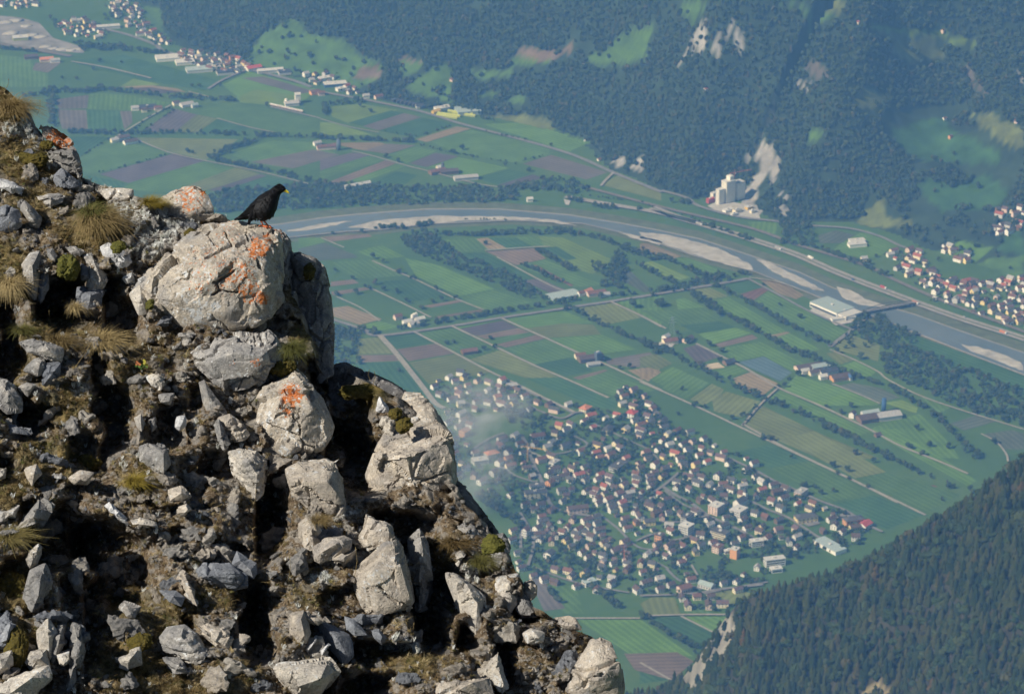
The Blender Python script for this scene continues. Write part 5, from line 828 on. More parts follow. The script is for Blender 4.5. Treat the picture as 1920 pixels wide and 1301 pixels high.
# train
tp = [gp('A', 1520+k*37, 600+k*8.2, 0) for k in range(6)]
tr = obj('train', None, (), None, tp[0], 0, 'white and red regional train standing beside the grey works', 'train')
for k in range(5):
    a, b = tp[k]-tp[0], tp[k+1]-tp[0]; c_ = (a+b)/2; L_ = np.hypot(*(b-a)[:2])-1; an = math.atan2((b-a)[1], (b-a)[0]); mb = MB().box(-L_/2, L_/2, -1.4, 1.4, .9, 3.9, 0).box(-L_/2, L_/2, -1.45, 1.45, 1.1, 1.6, 1).box(-L_/2+1, L_/2-1, -1.44, 1.44, 2.2, 3.0, 2); o = obj('carriage', mb.mesh('carriage', [Wm['white'], M_red, M_win]), (), tr, (c_[0], c_[1], 2.6), an)
# gravel works, far left
flat('gravel_works_ground', T('A', [(-60,80),(0,90),(120,100),(220,130),(300,215),(480,270),(470,300),(300,290),(150,270),(0,235),(-60,220)]), simple('gravel_works', (.23,.22,.21), .5, .02), .35)
rg = random.Random(4)
for k, (x, y) in enumerate([(255,265),(300,275),(350,280),(400,285),(440,280),(180,200),(60,190),(30,130),(90,120),(150,150),(230,210)]):
    p = gp('A', x, y, 0); V, F = ICO2; d = 1+.25*vnoise(V*2+k, k); r = rg.uniform(9, 16)*.8; obj('gravel_heap', pydata('gravel_heap', V*d[:, None]*[r*1.5, r, r*.35], F, True), M_grav, None, p, .3, f'{NUMW[k] if k else "first "}pale gravel heap of the far left works counted from the {"right" if k < 5 else "lower edge"}', 'gravel heap', 'gravel heaps')
# cement works
cw = [(1365,378,14,20,38,-52,'tallest white concrete silo block of the cement works, dark on its right side'),(1350,382,9,13,26,-52,'lower white silo block in front of the tallest one')]
for x, y, a, b, h, rz, lab in cw:
    p = gnd(x, y); p[2] = .2; o = obj('silo_block', MB().box(-a/2, a/2, -b/2, b/2, -2, h).mesh('silo_block', M_silo), (), None, p, R(rz), lab, 'silo'); 
    for k in range(4): obj('rib', MB().box(-.3, .3, -.15, .15, 0, h-1).mesh('rib', Rm['light grey']), (), o, (-a/2+a*(k+.5)/4, -b/2-.1, 0)); 
    for k in range(4): obj('rib', MB().box(-.15, .15, -.3, .3, 0, h-1).mesh('rib', Rm['light grey']), (), o, (-a/2-.1, -b/2+b*(k+.5)/4, 0))
    obj('roof', MB().box(-a/2-.4, a/2+.4, -b/2-.4, b/2+.4, h+.01, h+1).mesh('roof', M_pale), (), o)
    if h > 30: obj('roof_house', MB().box(-a/2+1, a/2-3, 0, b/2-1, h+1, h+8).mesh('roof_house', M_silo), (), o)
for i, (x, y, a, b, h, wm, rm, lab) in enumerate([(1384,372,16,18,30,M_silo,M_pale,'shaded tall block behind the white silo blocks'),(1332,380,7,14,7,M_red,M_red,'red shed at the left end of the cement works'),(1340,374,8,14,12,M_silo,M_pale,'small pale annex left of the silo blocks'),(1365,397,9,18,4,Wm['white'],M_pale,'low white hall in the yard of the cement works'),(1382,398,9,14,5,Wm['cream'],Rg,'cream hall in the yard of the cement works'),(1404,392,8,12,4,M_gyel,M_pale,'yellow machine shed in the quarry yard'),(1411,399,6,10,4,Wm['cream'],M_pale,'small cream shed at the right end of the quarry yard'),(1376,404,6,12,3,Wm['white'],M_pale,'low white shed at the lower edge of the yard')]):
    p = gnd(x, y); p[2] = .6; block(p, R(-52), a, b, h, wm, rm, lab, 'works building', None, 0, 'flat', 'works_building')
flat('quarry_yard', [(1326,386),(1340,380),(1360,376),(1400,384),(1418,392),(1426,410),(1400,409),(1370,404),(1345,397)], M_yard, .45)
flat('quarry_floor', [(1384,390),(1392,376),(1402,366),(1414,368),(1424,374),(1434,392),(1424,404)], simple('quarry_rubble', (.31,.305,.295), .3, .08), .38)
def crane(p, h, jib, rz, m_, label):
    o = obj('tower_crane', None, (), None, p, rz, label, 'crane'); mb = MB()
    for sx, sy in ((-1,-1),(1,-1),(1,1),(-1,1)): mb.tube([(sx*.8, sy*.8, 0), (sx*.8, sy*.8, h)], .14, 4)
    for k in range(int(h/2.2)):
        z = k*2.2
        for (a, b), (c, d) in (((-1,-1),(1,-1)),((1,-1),(1,1)),((1,1),(-1,1)),((-1,1),(-1,-1))): mb.tube([(a*.8, b*.8, z), (c*.8, d*.8, z+2.2)], .09, 3, cap=False)
    obj('mast', mb.mesh('mast', m_), (), o); mb = MB()
    for y in (-.6, .6): mb.tube([(-10, y, h), (jib, y, h)], .15, 4)
    mb.tube([(-10, 0, h+1.2), (jib, 0, h+1.0)], .15, 4); mb.tube([(0, 0, h+6), (jib*.7, 0, h+1)], .07, 3); mb.tube([(0, 0, h+6), (-9, 0, h+1)], .07, 3); mb.tube([(0,0,h), (0,0,h+6)], .3, 4)
    for k in range(int(jib/2.5)): mb.tube([(k*2.5, -.6, h), (k*2.5+1.25, 0, h+1.1), (k*2.5+2.5, .6, h)], .07, 3, cap=False)
    obj('jib', mb.mesh('jib', m_), (), o); obj('counterweight', MB().box(-10, -7.5, -1, 1, h-2, h-.1).mesh('counterweight', Rm['light grey']), (), o); obj('cab', MB().box(.9, 2.4, -.8, .8, h-2.4, h-.2).mesh('cab', Wm['white']), (), o)
p = gnd(1376, 376); p[2] = .5; crane(p, 50, 34, R(28), M_crane, 'red tower crane standing above the white silo blocks')
p = gnd(989, 868); p[2] = .5; crane(p, 24, 30, R(-20), M_craney, 'yellow tower crane beside the curved village street'); p = gnd(1170, 1060); p[2] = .5; crane(p, 22, 24, R(60), M_crane, 'orange-red tower crane near the lower village meadow')
# bridge
a, b = gnd(*T('E', [(1120,508)])[0])[:2], gnd(*T('E', [(1362,462)])[0])[:2]; dv = b-a; L_ = np.hypot(*dv); an = math.atan2(dv[1], dv[0]); o = obj('river_bridge', None, (), None, (*a, 0), an, 'steel truss road bridge crossing the river', 'bridge')
obj('deck', MB().box(-6, L_+6, -4.5, 4.5, 5.2, 6.2).mesh('deck', M_asph), (), o)
for s in (-1, 1):
    mb = MB(); n = 12; y = s*4.8
    for k in range(n):
        x0, x1 = L_*k/n, L_*(k+1)/n; z0 = 6.2+5*math.sin(math.pi*k/n); z1 = 6.2+5*math.sin(math.pi*(k+1)/n); mb.tube([(x0, y, z0), (x1, y, z1)], .45, 4); mb.tube([(x0, y, 6), (x1, y, 6)], .4, 4); mb.tube([(x1, y, 6), (x1, y, z1)], .25, 4); mb.tube([(x0, y, z0), (x1, y, 6)], .2, 4)
    obj('truss', mb.mesh('truss', Rm['dark grey']), (), o)
for k in (.03, .36, .68, .97): obj('pier', MB().box(L_*k-1.3, L_*k+1.3, -4.5, 4.5, -1, 5.2).mesh('pier', M_conc), (), o)
# pylon
def pylon(p, h, label):
    o = obj('pylon', None, (), None, p, R(20), label, 'pylon'); mb = MB(); n = 7; M_ = M_glassh
    def cr(z): w_ = 4.2*(1-z/h)**.8+.5; return [(-w_, -w_, z), (w_, -w_, z), (w_, w_, z), (-w_, w_, z)]
    for k in range(n):
        A_, B_ = cr(h*k/n), cr(h*(k+1)/n)
        for i in range(4): mb.tube([A_[i], B_[i]], .13, 3, cap=False); mb.tube([A_[i], B_[(i+1) % 4]], .07, 3, cap=False); mb.tube([A_[(i+1) % 4], B_[i]], .07, 3, cap=False)
    obj('lattice', mb.mesh('lattice', M_), (), o)
    for z, w_ in ((h*.70, 7), (h*.83, 6), (h*.95, 4.5)):
        mb = MB(); mb.tube([(-w_, 0, z), (0, 0, z+.8), (w_, 0, z)], .22, 4); mb.tube([(-w_, 0, z), (w_, 0, z)], .18, 4); obj('cross_arm', mb.mesh('cross_arm', M_), (), o)
pylon(gp('E', 160, 618, 0), 34, 'tall pale lattice pylon behind the farmyard with the white gable')
# vehicles on the motorway
rr = random.Random(3); mq = ROADQ[[i for i, r_ in enumerate(ROADS) if r_[3] is M_conc and r_[1] > 15][0]]; seg = np.cumsum(np.r_[0, np.hypot(*np.diff(mq, axis=0).T)]); cols = [('white', Wm['white']), ('red', M_red), ('dark', M_navy), ('blue', M_blue), ('grey', Rm['light grey']), ('orange', M_orr)]
for k in range(9):
    s_ = seg[-1]*(.13+.085*k+rr.uniform(-.02, .02)); x, y = np.interp(s_, seg, mq[:, 0]), np.interp(s_, seg, mq[:, 1]); x2, y2 = np.interp(s_+5, seg, mq[:, 0]), np.interp(s_+5, seg, mq[:, 1]); an = math.atan2(y2-y, x2-x); ln = (1 if k % 2 else -1)*5.5; x += -math.sin(an)*ln; y += math.cos(an)*ln; truck = k % 3 != 1; cn, cm = cols[rr.randint(0, 5)]
    o = obj('lorry' if truck else 'parked_van', (MB().box(-6, 4, -1.25, 1.25, .9, 3.9) if truck else MB().box(-2.4, 1.4, -.95, .95, .5, 2.1).box(1.4, 2.5, -.9, .9, .5, 1.2)).mesh('lorry', cm), (), None, (x, y, 2.95), an, f'{cn} {"lorry" if truck else "van"} on the motorway, number {k+1} from the upper left', 'lorry' if truck else 'van', 'traffic on the motorway'); o.name = 'lorry' if truck else 'van'; o['label'] = f'{cn} {"lorry" if truck else "van"} on the motorway, {NUMW[k] if k else "first "}vehicle from the upper left'
    if truck: obj('cab', MB().box(4.4, 6.4, -1.2, 1.2, .7, 3.3).mesh('cab', Wm['white']), (), o)
    wm_ = cached(('wheel',), lambda: MB().tube([(0,-.15,0), (0,.15,0)], .5, 10).mesh('wheel', M_navy))
    for wx, wy in (((-4.5, -1.1), (-4.5, 1.1), (5.2, -1.1), (5.2, 1.1)) if truck else ((-1.5, -.85), (-1.5, .85), (1.5, -.85), (1.5, .85))): obj('wheel', wm_, (), o, (wx, wy, .5))
# smoke over the village
p = at(885, 815, 4330.); sm = bpy.data.materials.new('smoke'); sm.use_nodes = True; sm.node_tree.nodes.remove(sm.node_tree.nodes['Principled BSDF'])
pv = N(sm, 'ShaderNodeVolumePrincipled'); pv.inputs['Color'].default_value = (.86, .90, .97, 1); tc = N(sm, 'ShaderNodeTexCoord'); nz = N(sm, 'ShaderNodeTexNoise'); nz.inputs['Scale'].default_value = 2.1; nz.inputs['Detail'].default_value = 3; nz.inputs['Distortion'].default_value = .6
gt_ = N(sm, 'ShaderNodeTexGradient', gradient_type='SPHERICAL'); Lk(sm, tc.outputs['Object'], gt_.inputs[0]); Lk(sm, tc.outputs['Object'], nz.inputs['Vector'])
cut = math_n(sm, 'MULTIPLY', math_n(sm, 'SUBTRACT', nz.outputs[0], .42, True), 5.0); Lk(sm, math_n(sm, 'MULTIPLY', math_n(sm, 'MULTIPLY', math_n(sm, 'POWER', gt_.outputs[1], 1.1), cut), .034), pv.inputs['Density']); Lk(sm, pv.outputs[0], sm.node_tree.nodes['Material Output'].inputs['Volume'])
V, F = ICO2
for (x, y, sx, sy, sz_, tl, lab) in [(895,775,95,60,62,.0,'pale blue smoke cloud drifting over the upper left houses of the village'),(905,885,50,40,75,.3,'thin smoke trail beside the rock ledge')]:
    c_ = gnd(x, y); c_ = CAM+(c_-CAM)*.965; o = obj('smoke_cloud', pydata('smoke_cloud', V, F, True), sm, None, c_, .3, kind='stuff'); o.scale = (sx, sy, sz_); o.rotation_euler[1] = tl
# ------------------------------------------------------------ the rocky ridge in front
# hollows shaped into the ground to cast dark shadows: x, y, half width, half height, depth; steep on their left, running out to the right
SHADOW_PITS = [(20,640,34,130,.45),(115,560,60,55,.55),(150,610,70,34,.30),(222,585,38,75,.40),(190,690,26,50,.35),(215,790,34,90,.50),(60,790,62,34,.32),(165,850,30,40,.20),(330,800,60,60,.28),(120,1010,70,70,.55),(215,1060,75,85,.60),(150,1130,50,60,.35),(190,1200,34,90,.45),
 (375,900,40,40,.16),(520,985,38,95,.60),(490,1180,34,80,.55),(470,1110,30,40,.25),(405,870,40,30,.2),(640,1130,40,30,.15),(655,790,45,110,.55),(600,730,30,70,.4),(690,880,60,70,.45),(780,1000,70,40,.40),(815,1130,50,90,.60),(880,1190,36,36,.35),(700,1290,60,50,.45),(730,1230,60,30,.3),(955,1255,24,60,.35),(600,1280,40,40,.3),(985,1140,26,26,.3),
 (370,740,30,30,.15),(285,1080,40,30,.15),(330,1000,30,20,.12),(355,1180,20,30,.2),(12,880,25,30,.15),(30,1080,40,50,.3)]
GREEN = [(30,200,60,45,1),(60,300,110,60,1),(60,380,90,40,.9),(175,430,90,50,.9),(20,500,50,60,1),(140,520,40,30,.8),(100,620,80,45,.9),(60,690,60,40,.8),(120,760,70,50,.9),(90,860,90,45,.9),(240,690,60,60,.7),(300,650,60,40,.5),(260,900,50,40,.9),(20,920,50,50,1),(30,1110,40,70,.9),(40,1200,60,50,.9),(250,1130,70,40,.8),(320,1160,60,50,.8),(240,1240,90,50,1),(330,1280,120,40,.9),(440,1270,70,40,.8),(400,1120,60,30,.7),(470,900,30,60,.5),(590,1110,60,40,.6),(640,1000,60,30,.4),(770,1240,80,40,.8),(830,1040,40,40,.7),(700,740,40,40,1),(560,640,30,40,.8),(560,540,30,60,.8)]
def green(px, py):
    v = np.zeros_like(px)
    for cx, cy_, rx, ry, a in GREEN: v = np.maximum(v, a*(1-sstep(.4, 1.2, np.hypot((px-cx)/rx, (py-cy_)/ry))))
    return v
def D0(px, py): return 19.0+.0010*(px-480)+.0034*(410-py)
def DG(px, py, fine=True):
    d = D0(px, py); p = np.stack([px/160., py/160., np.zeros_like(px)], -1)
    d = d+fbm(p, 4, 51)*.16+fbm(p*4.3, 3, 52)*.05
    for cx, cy_, rx, ry, dp in SHADOW_PITS:
        wx = vnoise(np.stack([px/45., py/45., px*0+cx], -1), 61)*.45; u_ = (px-cx)/rx+wx; v_ = (py-cy_)/ry+wx*.6; prof = sstep(-1.05, -.72, u_)*(1-sstep(-.4, 1.25, u_)); d = d+dp*1.12*prof*(1-sstep(.55, 1.05, np.abs(v_)))
    if fine:
        wx = vnoise(np.stack([px/30., py/30., px*0], -1), 62)*.35; h1, v1, e1 = facets(px/85.+wx, py/60., 71); h2, v2, e2 = facets(px/30.+wx, py/24., 72); h3, v3, e3 = facets(px/12., py/9.5, 73)
        g = green(px, py); k = 1-.75*g; d = d+(h1*.13+h2*.055*(v2 > -.2)+h3*.022)*k-(.022*(v3 > .35)*(1-e3)+.04*(v2 > .45)*(1-e2))*k+fbm(p*22, 2, 63)*.012
    return d
SILY = [(-200,-60),(150,-12),(165,8),(190,34),(230,56),(255,78),(300,112),(325,138),(345,180),(362,235),(380,300),(398,380),(425,470),(470,520),(540,545),(620,575),(690,600),(700,650),(720,700),(760,770),(830,822),(890,838),(950,880),(1000,925),(1060,965),(1130,985),(1165,1050),(1195,1110),(1230,1138),(1301,1150),(1700,1190)]
def sil(py): return np.interp(py, [a for a, b in SILY], [b for a, b in SILY])
ny, nx, nb = 500, 540, 26
pys = np.linspace(150, 1440, ny); cols_ = np.linspace(0, 1, nx)**.92; rows = []
for y in pys:
    s_ = float(sil(y))+3*math.sin(y/9.)+2*math.sin(y/3.7); x = -330+(s_+330)*cols_; yy = np.full(nx, y); p = at(x, yy, DG(x, yy)); e = p[-1]; k = np.arange(1, nb+1)[:, None]/nb
    back = e+np.array([.25, 1.5, -3.2])*k+np.array([0,.5,1.2])*np.sin(k*1.57)*.35; rows.append(np.vstack([p, back]))
G_ = np.array(rows); nn_ = nx+nb
bk = fbm(G_*3.1, 4, 91)[..., None]*np.array([.10,.05,.05]); fade = np.zeros(nn_); fade[nx:] = 1; G_ = G_+bk*fade[None, :, None]
o_y, o_x = np.meshgrid(pys, np.r_[-330+cols_*0, np.zeros(nb)], indexing='ij')
gpx, gpy, _ = proj(G_.reshape(-1, 3))
LICH = [(60,240,60,30),(95,265,60,22),(130,300,60,25),(170,345,40,20),(330,395,70,22),(300,410,80,40),(280,450,50,40),(350,420,40,18),(240,400,30,40),(690,1010,25,40),(650,960,30,22),(600,1085,30,12),(760,1210,50,18),(880,1075,22,22),(560,1165,16,14),(150,730,20,16),(200,650,50,20)]
def lich(px, py):
    v = np.zeros_like(px)
    for cx, cy_, rx, ry in LICH: v = np.maximum(v, 1-sstep(.4, 1.15, np.hypot((px-cx)/rx, (py-cy_)/ry)))
    return v
me = mesh_np('ridge_ground', G_.reshape(-1, 3), quad_grid(nn_, ny)[:, ::-1], False)
isb = np.tile(fade, ny); vattr(me, 'lich', lich(gpx, gpy)*(1-isb)); vattr(me, 'grn', np.clip(green(gpx, gpy)*(1-isb)+.25*isb, 0, 1)); h2_, v2_, e2_ = facets(gpx/30.+vnoise(np.stack([gpx/30., gpy/30., gpx*0], -1), 62)*.35, gpy/24., 72); h3_, v3_, e3_ = facets(gpx/12., gpy/9.5, 73); st_ = np.maximum((v2_ > .50)*.9, (v3_ > .45)*.8)*(1-.85*green(gpx, gpy)); vattr(me, 'rocky', np.maximum(isb, st_))
m = mat('ridge_soil', rough=.95, spec=.12); co = coords(m); al = N(m, 'ShaderNodeAttribute', attribute_name='lich').outputs['Fac']; ag = N(m, 'ShaderNodeAttribute', attribute_name='grn').outputs['Fac']; ar = N(m, 'ShaderNodeAttribute', attribute_name='rocky').outputs['Fac']
n1 = noise_n(m, 5, 6, co); n2 = noise_n(m, 38, 5, co); n3 = noise_n(m, 120, 3, co); n4 = noise_n(m, 14, 4, co)
soil = ramp(m, n2.outputs[0], [(.3, (.070,.050,.032)), (.47, (.155,.112,.070)), (.57, (.25,.195,.13)), (.7, (.42,.38,.32))]).outputs[0]
turf = ramp(m, n4.outputs[0], [(.3, (.065,.056,.020)), (.45, (.13,.108,.038)), (.56, (.20,.15,.06)), (.7, (.29,.21,.09))]).outputs[0]
c = mix(m, math_n(m, 'ADD', ag, math_n(m, 'MULTIPLY', math_n(m, 'SUBTRACT', n1.outputs[0], .5), 1.6), True), soil, turf)
rockc = ramp(m, n4.outputs[0], [(.3, (.16,.15,.135)), (.5, (.29,.265,.23)), (.65, (.42,.37,.30))]).outputs[0]; c = mix(m, ar, c, rockc)
c = mix(m, math_n(m, 'MULTIPLY', al, math_n(m, 'MULTIPLY', math_n(m, 'SUBTRACT', n2.outputs[0],   .40, True), 7, True), True), c, (.66,.65,.59))
Lk(m, mix(m, 1.0, c, ramp(m, n3.outputs[0], [(.3, (.65,.65,.65)), (.7, (1.35,1.35,1.35))]).outputs[0], 'MULTIPLY'), bsdf(m).inputs['Base Color'])
Lk(m, bump(m, n3.outputs[0], .9, .008, bump(m, n2.outputs[0], .9, .03)), bsdf(m).inputs['Normal']); M_soil = m
obj('ridge_ground', me, m, kind='structure')

def rock_mat(name, c1, c2, c3, orange=0.0, white=.5):
    m = mat(name, rough=.88, spec=.2); oi = N(m, 'ShaderNodeObjectInfo'); va = N(m, 'ShaderNodeVectorMath', operation='ADD'); cx = N(m, 'ShaderNodeCombineXYZ'); Lk(m, math_n(m, 'MULTIPLY', oi.outputs['Random'], 37.0), cx.inputs[0]); Lk(m, coords(m), va.inputs[0]); Lk(m, cx.outputs[0], va.inputs[1]); co = va.outputs[0]
    a = noise_n(m, 4.5, 6, co, .65); b = noise_n(m, 17, 6, co, .7); f = noise_n(m, 95, 4, co, .7); st = noise_n(m, 42, 3, co, .6)
    c = ramp(m, a.outputs[0], [(.32, c1), (.5, c2), (.66, c3)]).outputs[0]; c = mix(m, 1.0, c, ramp(m, b.outputs[0], [(.3, (.70,.70,.72)), (.52, (1,1,1)), (.75, (1.28,1.25,1.18))]).outputs[0], 'MULTIPLY'); c = mix(m, 1.0, c, ramp(m, f.outputs[0], [(.32, (.72,.72,.72)), (.65, (1.22,1.22,1.22))]).outputs[0], 'MULTIPLY')
    c = mix(m, math_n(m, 'MULTIPLY', math_n(m, 'SUBTRACT', math_n(m, 'ADD', math_n(m, 'MULTIPLY', st.outputs[0], .6), math_n(m, 'MULTIPLY', a.outputs[0], .4)), .60-.05*white, True), 22*white, True), c, (.60,.60,.57))
    dk = noise_n(m, 60, 2, co); c = mix(m, math_n(m, 'MULTIPLY', math_n(m, 'SUBTRACT', dk.outputs[0], .66, True), 14, True), c, (.05,.048,.045))
    if orange:
        og = noise_n(m, 48, 5, co, .68); oz = noise_n(m, 3.1, 2, co); at_ = N(m, 'ShaderNodeAttribute', attribute_name='org').outputs['Fac']
        k = math_n(m, 'ADD', math_n(m, 'MULTIPLY', og.outputs[0], .75), math_n(m, 'MULTIPLY', at_, .34*orange)); k = math_n(m, 'ADD', k, math_n(m, 'MULTIPLY', oz.outputs[0], .25))
        of = math_n(m, 'MULTIPLY', math_n(m, 'SUBTRACT', k, .700, True), 20, True); c = mix(m, of, c, ramp(m, f.outputs[0], [(.3, (.36,.10,.035)), (.6, (.58,.20,.06))]).outputs[0])
    Lk(m, vary(m, c, .12), bsdf(m).inputs['Base Color'])
    vo = N(m, 'ShaderNodeTexVoronoi', feature='DISTANCE_TO_EDGE'); vo.inputs['Scale'].default_value = 7; nw = noise_n(m, 9, 3, co); vv = N(m, 'ShaderNodeVectorMath', operation='ADD'); Lk(m, co, vv.inputs[0]); sc2 = N(m, 'ShaderNodeVectorMath', operation='SCALE'); sc2.inputs['Scale'].default_value = .35; Lk(m, nw.outputs['Color'], sc2.inputs[0]); Lk(m, sc2.outputs[0], vv.inputs[1]); Lk(m, vv.outputs[0], vo.inputs['Vector'])
    crack = math_n(m, 'MULTIPLY', vo.outputs['Distance'], 14, True)
    h = bump(m, f.outputs[0], .8, .0035, bump(m, b.outputs[0], .8, .016, bump(m, crack, .35, .010))); Lk(m, h, bsdf(m).inputs['Normal']); return m
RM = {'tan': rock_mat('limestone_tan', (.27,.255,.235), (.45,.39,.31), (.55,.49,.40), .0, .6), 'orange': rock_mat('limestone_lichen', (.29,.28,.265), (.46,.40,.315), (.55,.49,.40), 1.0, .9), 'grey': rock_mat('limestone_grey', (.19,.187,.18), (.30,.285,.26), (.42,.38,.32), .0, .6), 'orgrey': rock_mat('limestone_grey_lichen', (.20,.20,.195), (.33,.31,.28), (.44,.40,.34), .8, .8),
      'slate': rock_mat('slate', (.15,.16,.175), (.21,.22,.235), (.29,.295,.305), .0, .25), 'pale': rock_mat('limestone_pale', (.34,.32,.29), (.50,.45,.37), (.60,.55,.47), .0, .8), 'white': rock_mat('limestone_white', (.42,.42,.41), (.58,.57,.55), (.68,.67,.64), .0, .8), 'black': rock_mat('limestone_shade', (.10,.10,.10), (.16,.155,.15), (.24,.225,.21), .3, .4)}  # the darkest limestone, and slate on shaded rocks, carry shade in the colour
def hull_mesh(name, pts, edge, amp, seed, m, rnd=1, org=None, strata=0.0):
    bm = bmesh.new()
    for p in pts: bm.verts.new(p)
    r = bmesh.ops.convex_hull(bm, input=bm.verts[:]); bmesh.ops.delete(bm, geom=[g for g in set(r['geom_interior']+r['geom_unused']) if isinstance(g, bmesh.types.BMVert) and g.is_valid], context='VERTS')
    for _ in range(9):
        es = [e for e in bm.edges if e.calc_length() > edge]
        if not es: break
        bmesh.ops.subdivide_edges(bm, edges=es, cuts=1, use_grid_fill=False); bmesh.ops.triangulate(bm, faces=[f for f in bm.faces if len(f.verts) > 3])
    for _ in range(rnd): bmesh.ops.smooth_vert(bm, verts=bm.verts[:], factor=.5, use_axis_x=True, use_axis_y=True, use_axis_z=True)
    bm.normal_update(); V = np.array([v.co[:] for v in bm.verts]); Nn = np.array([v.normal[:] for v in bm.verts]); s = seed*3.17
    wv_ = V+np.stack([vnoise(V*9+3, 7), vnoise(V*9+9, 8), vnoise(V*9+15, 9)], -1)*.02; d = fbm(V*3.3+s, 3, seed)*.6+facets3(wv_*3.4+s, seed)*1.9+facets3(wv_*9+s, seed+5)*.6+facets3(wv_*26+s, seed+8)*.14+(np.abs(fbm(V*7+s, 3, seed+2))*-.5+.15)+fbm(V*40+s, 2, seed+3)*.07
    if len(V) > 900: d = d-1.3*(1-sstep(0, .09, cracks3(V*[4.2, 4.2, 6.5]+s+vnoise(V*6+s, 3)[:, None]*.35, seed+4)))*(fbm(V*4+s+9, 2, seed) > -.12)
    if strata: zz = V[:, 2]*28+fbm(V*3+s, 2, seed)*1.6; d = d+strata*(np.abs(zz-np.round(zz))*2-.5)
    V2 = V+Nn*(np.clip(d, -1.5, .85)*amp)[:, None]; F = np.array([[v.index for v in f.verts] for f in bm.faces]); bm.free(); me = mesh_np(name, V2, F, False); me.materials.append(m)
    me.polygons.foreach_set('use_smooth', np.ones(len(me.polygons), bool)); me.set_sharp_from_angle(angle=R(24))
    return me, V2
def rock(outline, ridge=(), lift=.10, thick=.30, m='grey', tilt=.45, edge=.014, amp=None, seed=0, depth=None, org=(), strata=0., name='rock'):
    """outline: where the rock ends as seen from the viewpoint, at its own distance; ridge: (x, y, cm nearer(-) or farther(+))"""
    oo = [float(q[2])/100 if len(q) > 2 else None for q in outline]; o = np.array([q[:2] for q in outline], float); c = o.mean(0); base = min(float(D0(c[0], c[1]))+.05, float(np.median(DG(o[:, 0]*.8+c[0]*.2, o[:, 1]*.8+c[1]*.2, False)))) if lift > 0 else float(D0(c[0], c[1])); base -= lift*.72 if lift > 0 else lift; sz = math.sqrt((np.ptp(o[:, 0]))*(np.ptp(o[:, 1])))*.0031
    def off(y): return (c[1]-y)*.0031*tilt
    P_ = [at(x, y, base+(q if q is not None else off(y)+.10*sz)) for (x, y), q in zip(o, oo)]
    if len(ridge): P_ += [at(x, y, base+q/100) for x, y, q in ridge]
    else:
        rg = random.Random(seed+5)
        for k in range(3): f = .30+.25*rg.random(); v = o[rg.randrange(len(o))]; x = c[0]+(v[0]-c[0])*f+.05*np.ptp(o[:, 0]); y = c[1]+(v[1]-c[1])*f; P_.append(at(x, y, base-sz*(.30+.2*rg.random())+off(y)))
    cs = o*.90+c*.10; P_ += [at(x, y, base+thick+(q if q is not None else off(y))) for (x, y), q in zip(cs, oo)]
    P_ = np.array(P_); ctr = P_.mean(0); amp = amp if amp is not None else .012+.028*min(sz, .8); me, V2 = hull_mesh(name, P_-ctr, max(edge, sz*.016), amp, seed+1, RM[m], 0 if sz < .45 else 1, None, strata)
    ax, ay, _ = proj(V2+ctr); v = np.zeros(len(V2))
    for cx, cy_, r_, a in org: v = np.maximum(v, a*(1-sstep(.3, 1.1, np.hypot(ax-cx, ay-cy_)/r_)))
    vattr(me, 'org', v+(-.1 if len(org) else 0)); return me, ctr
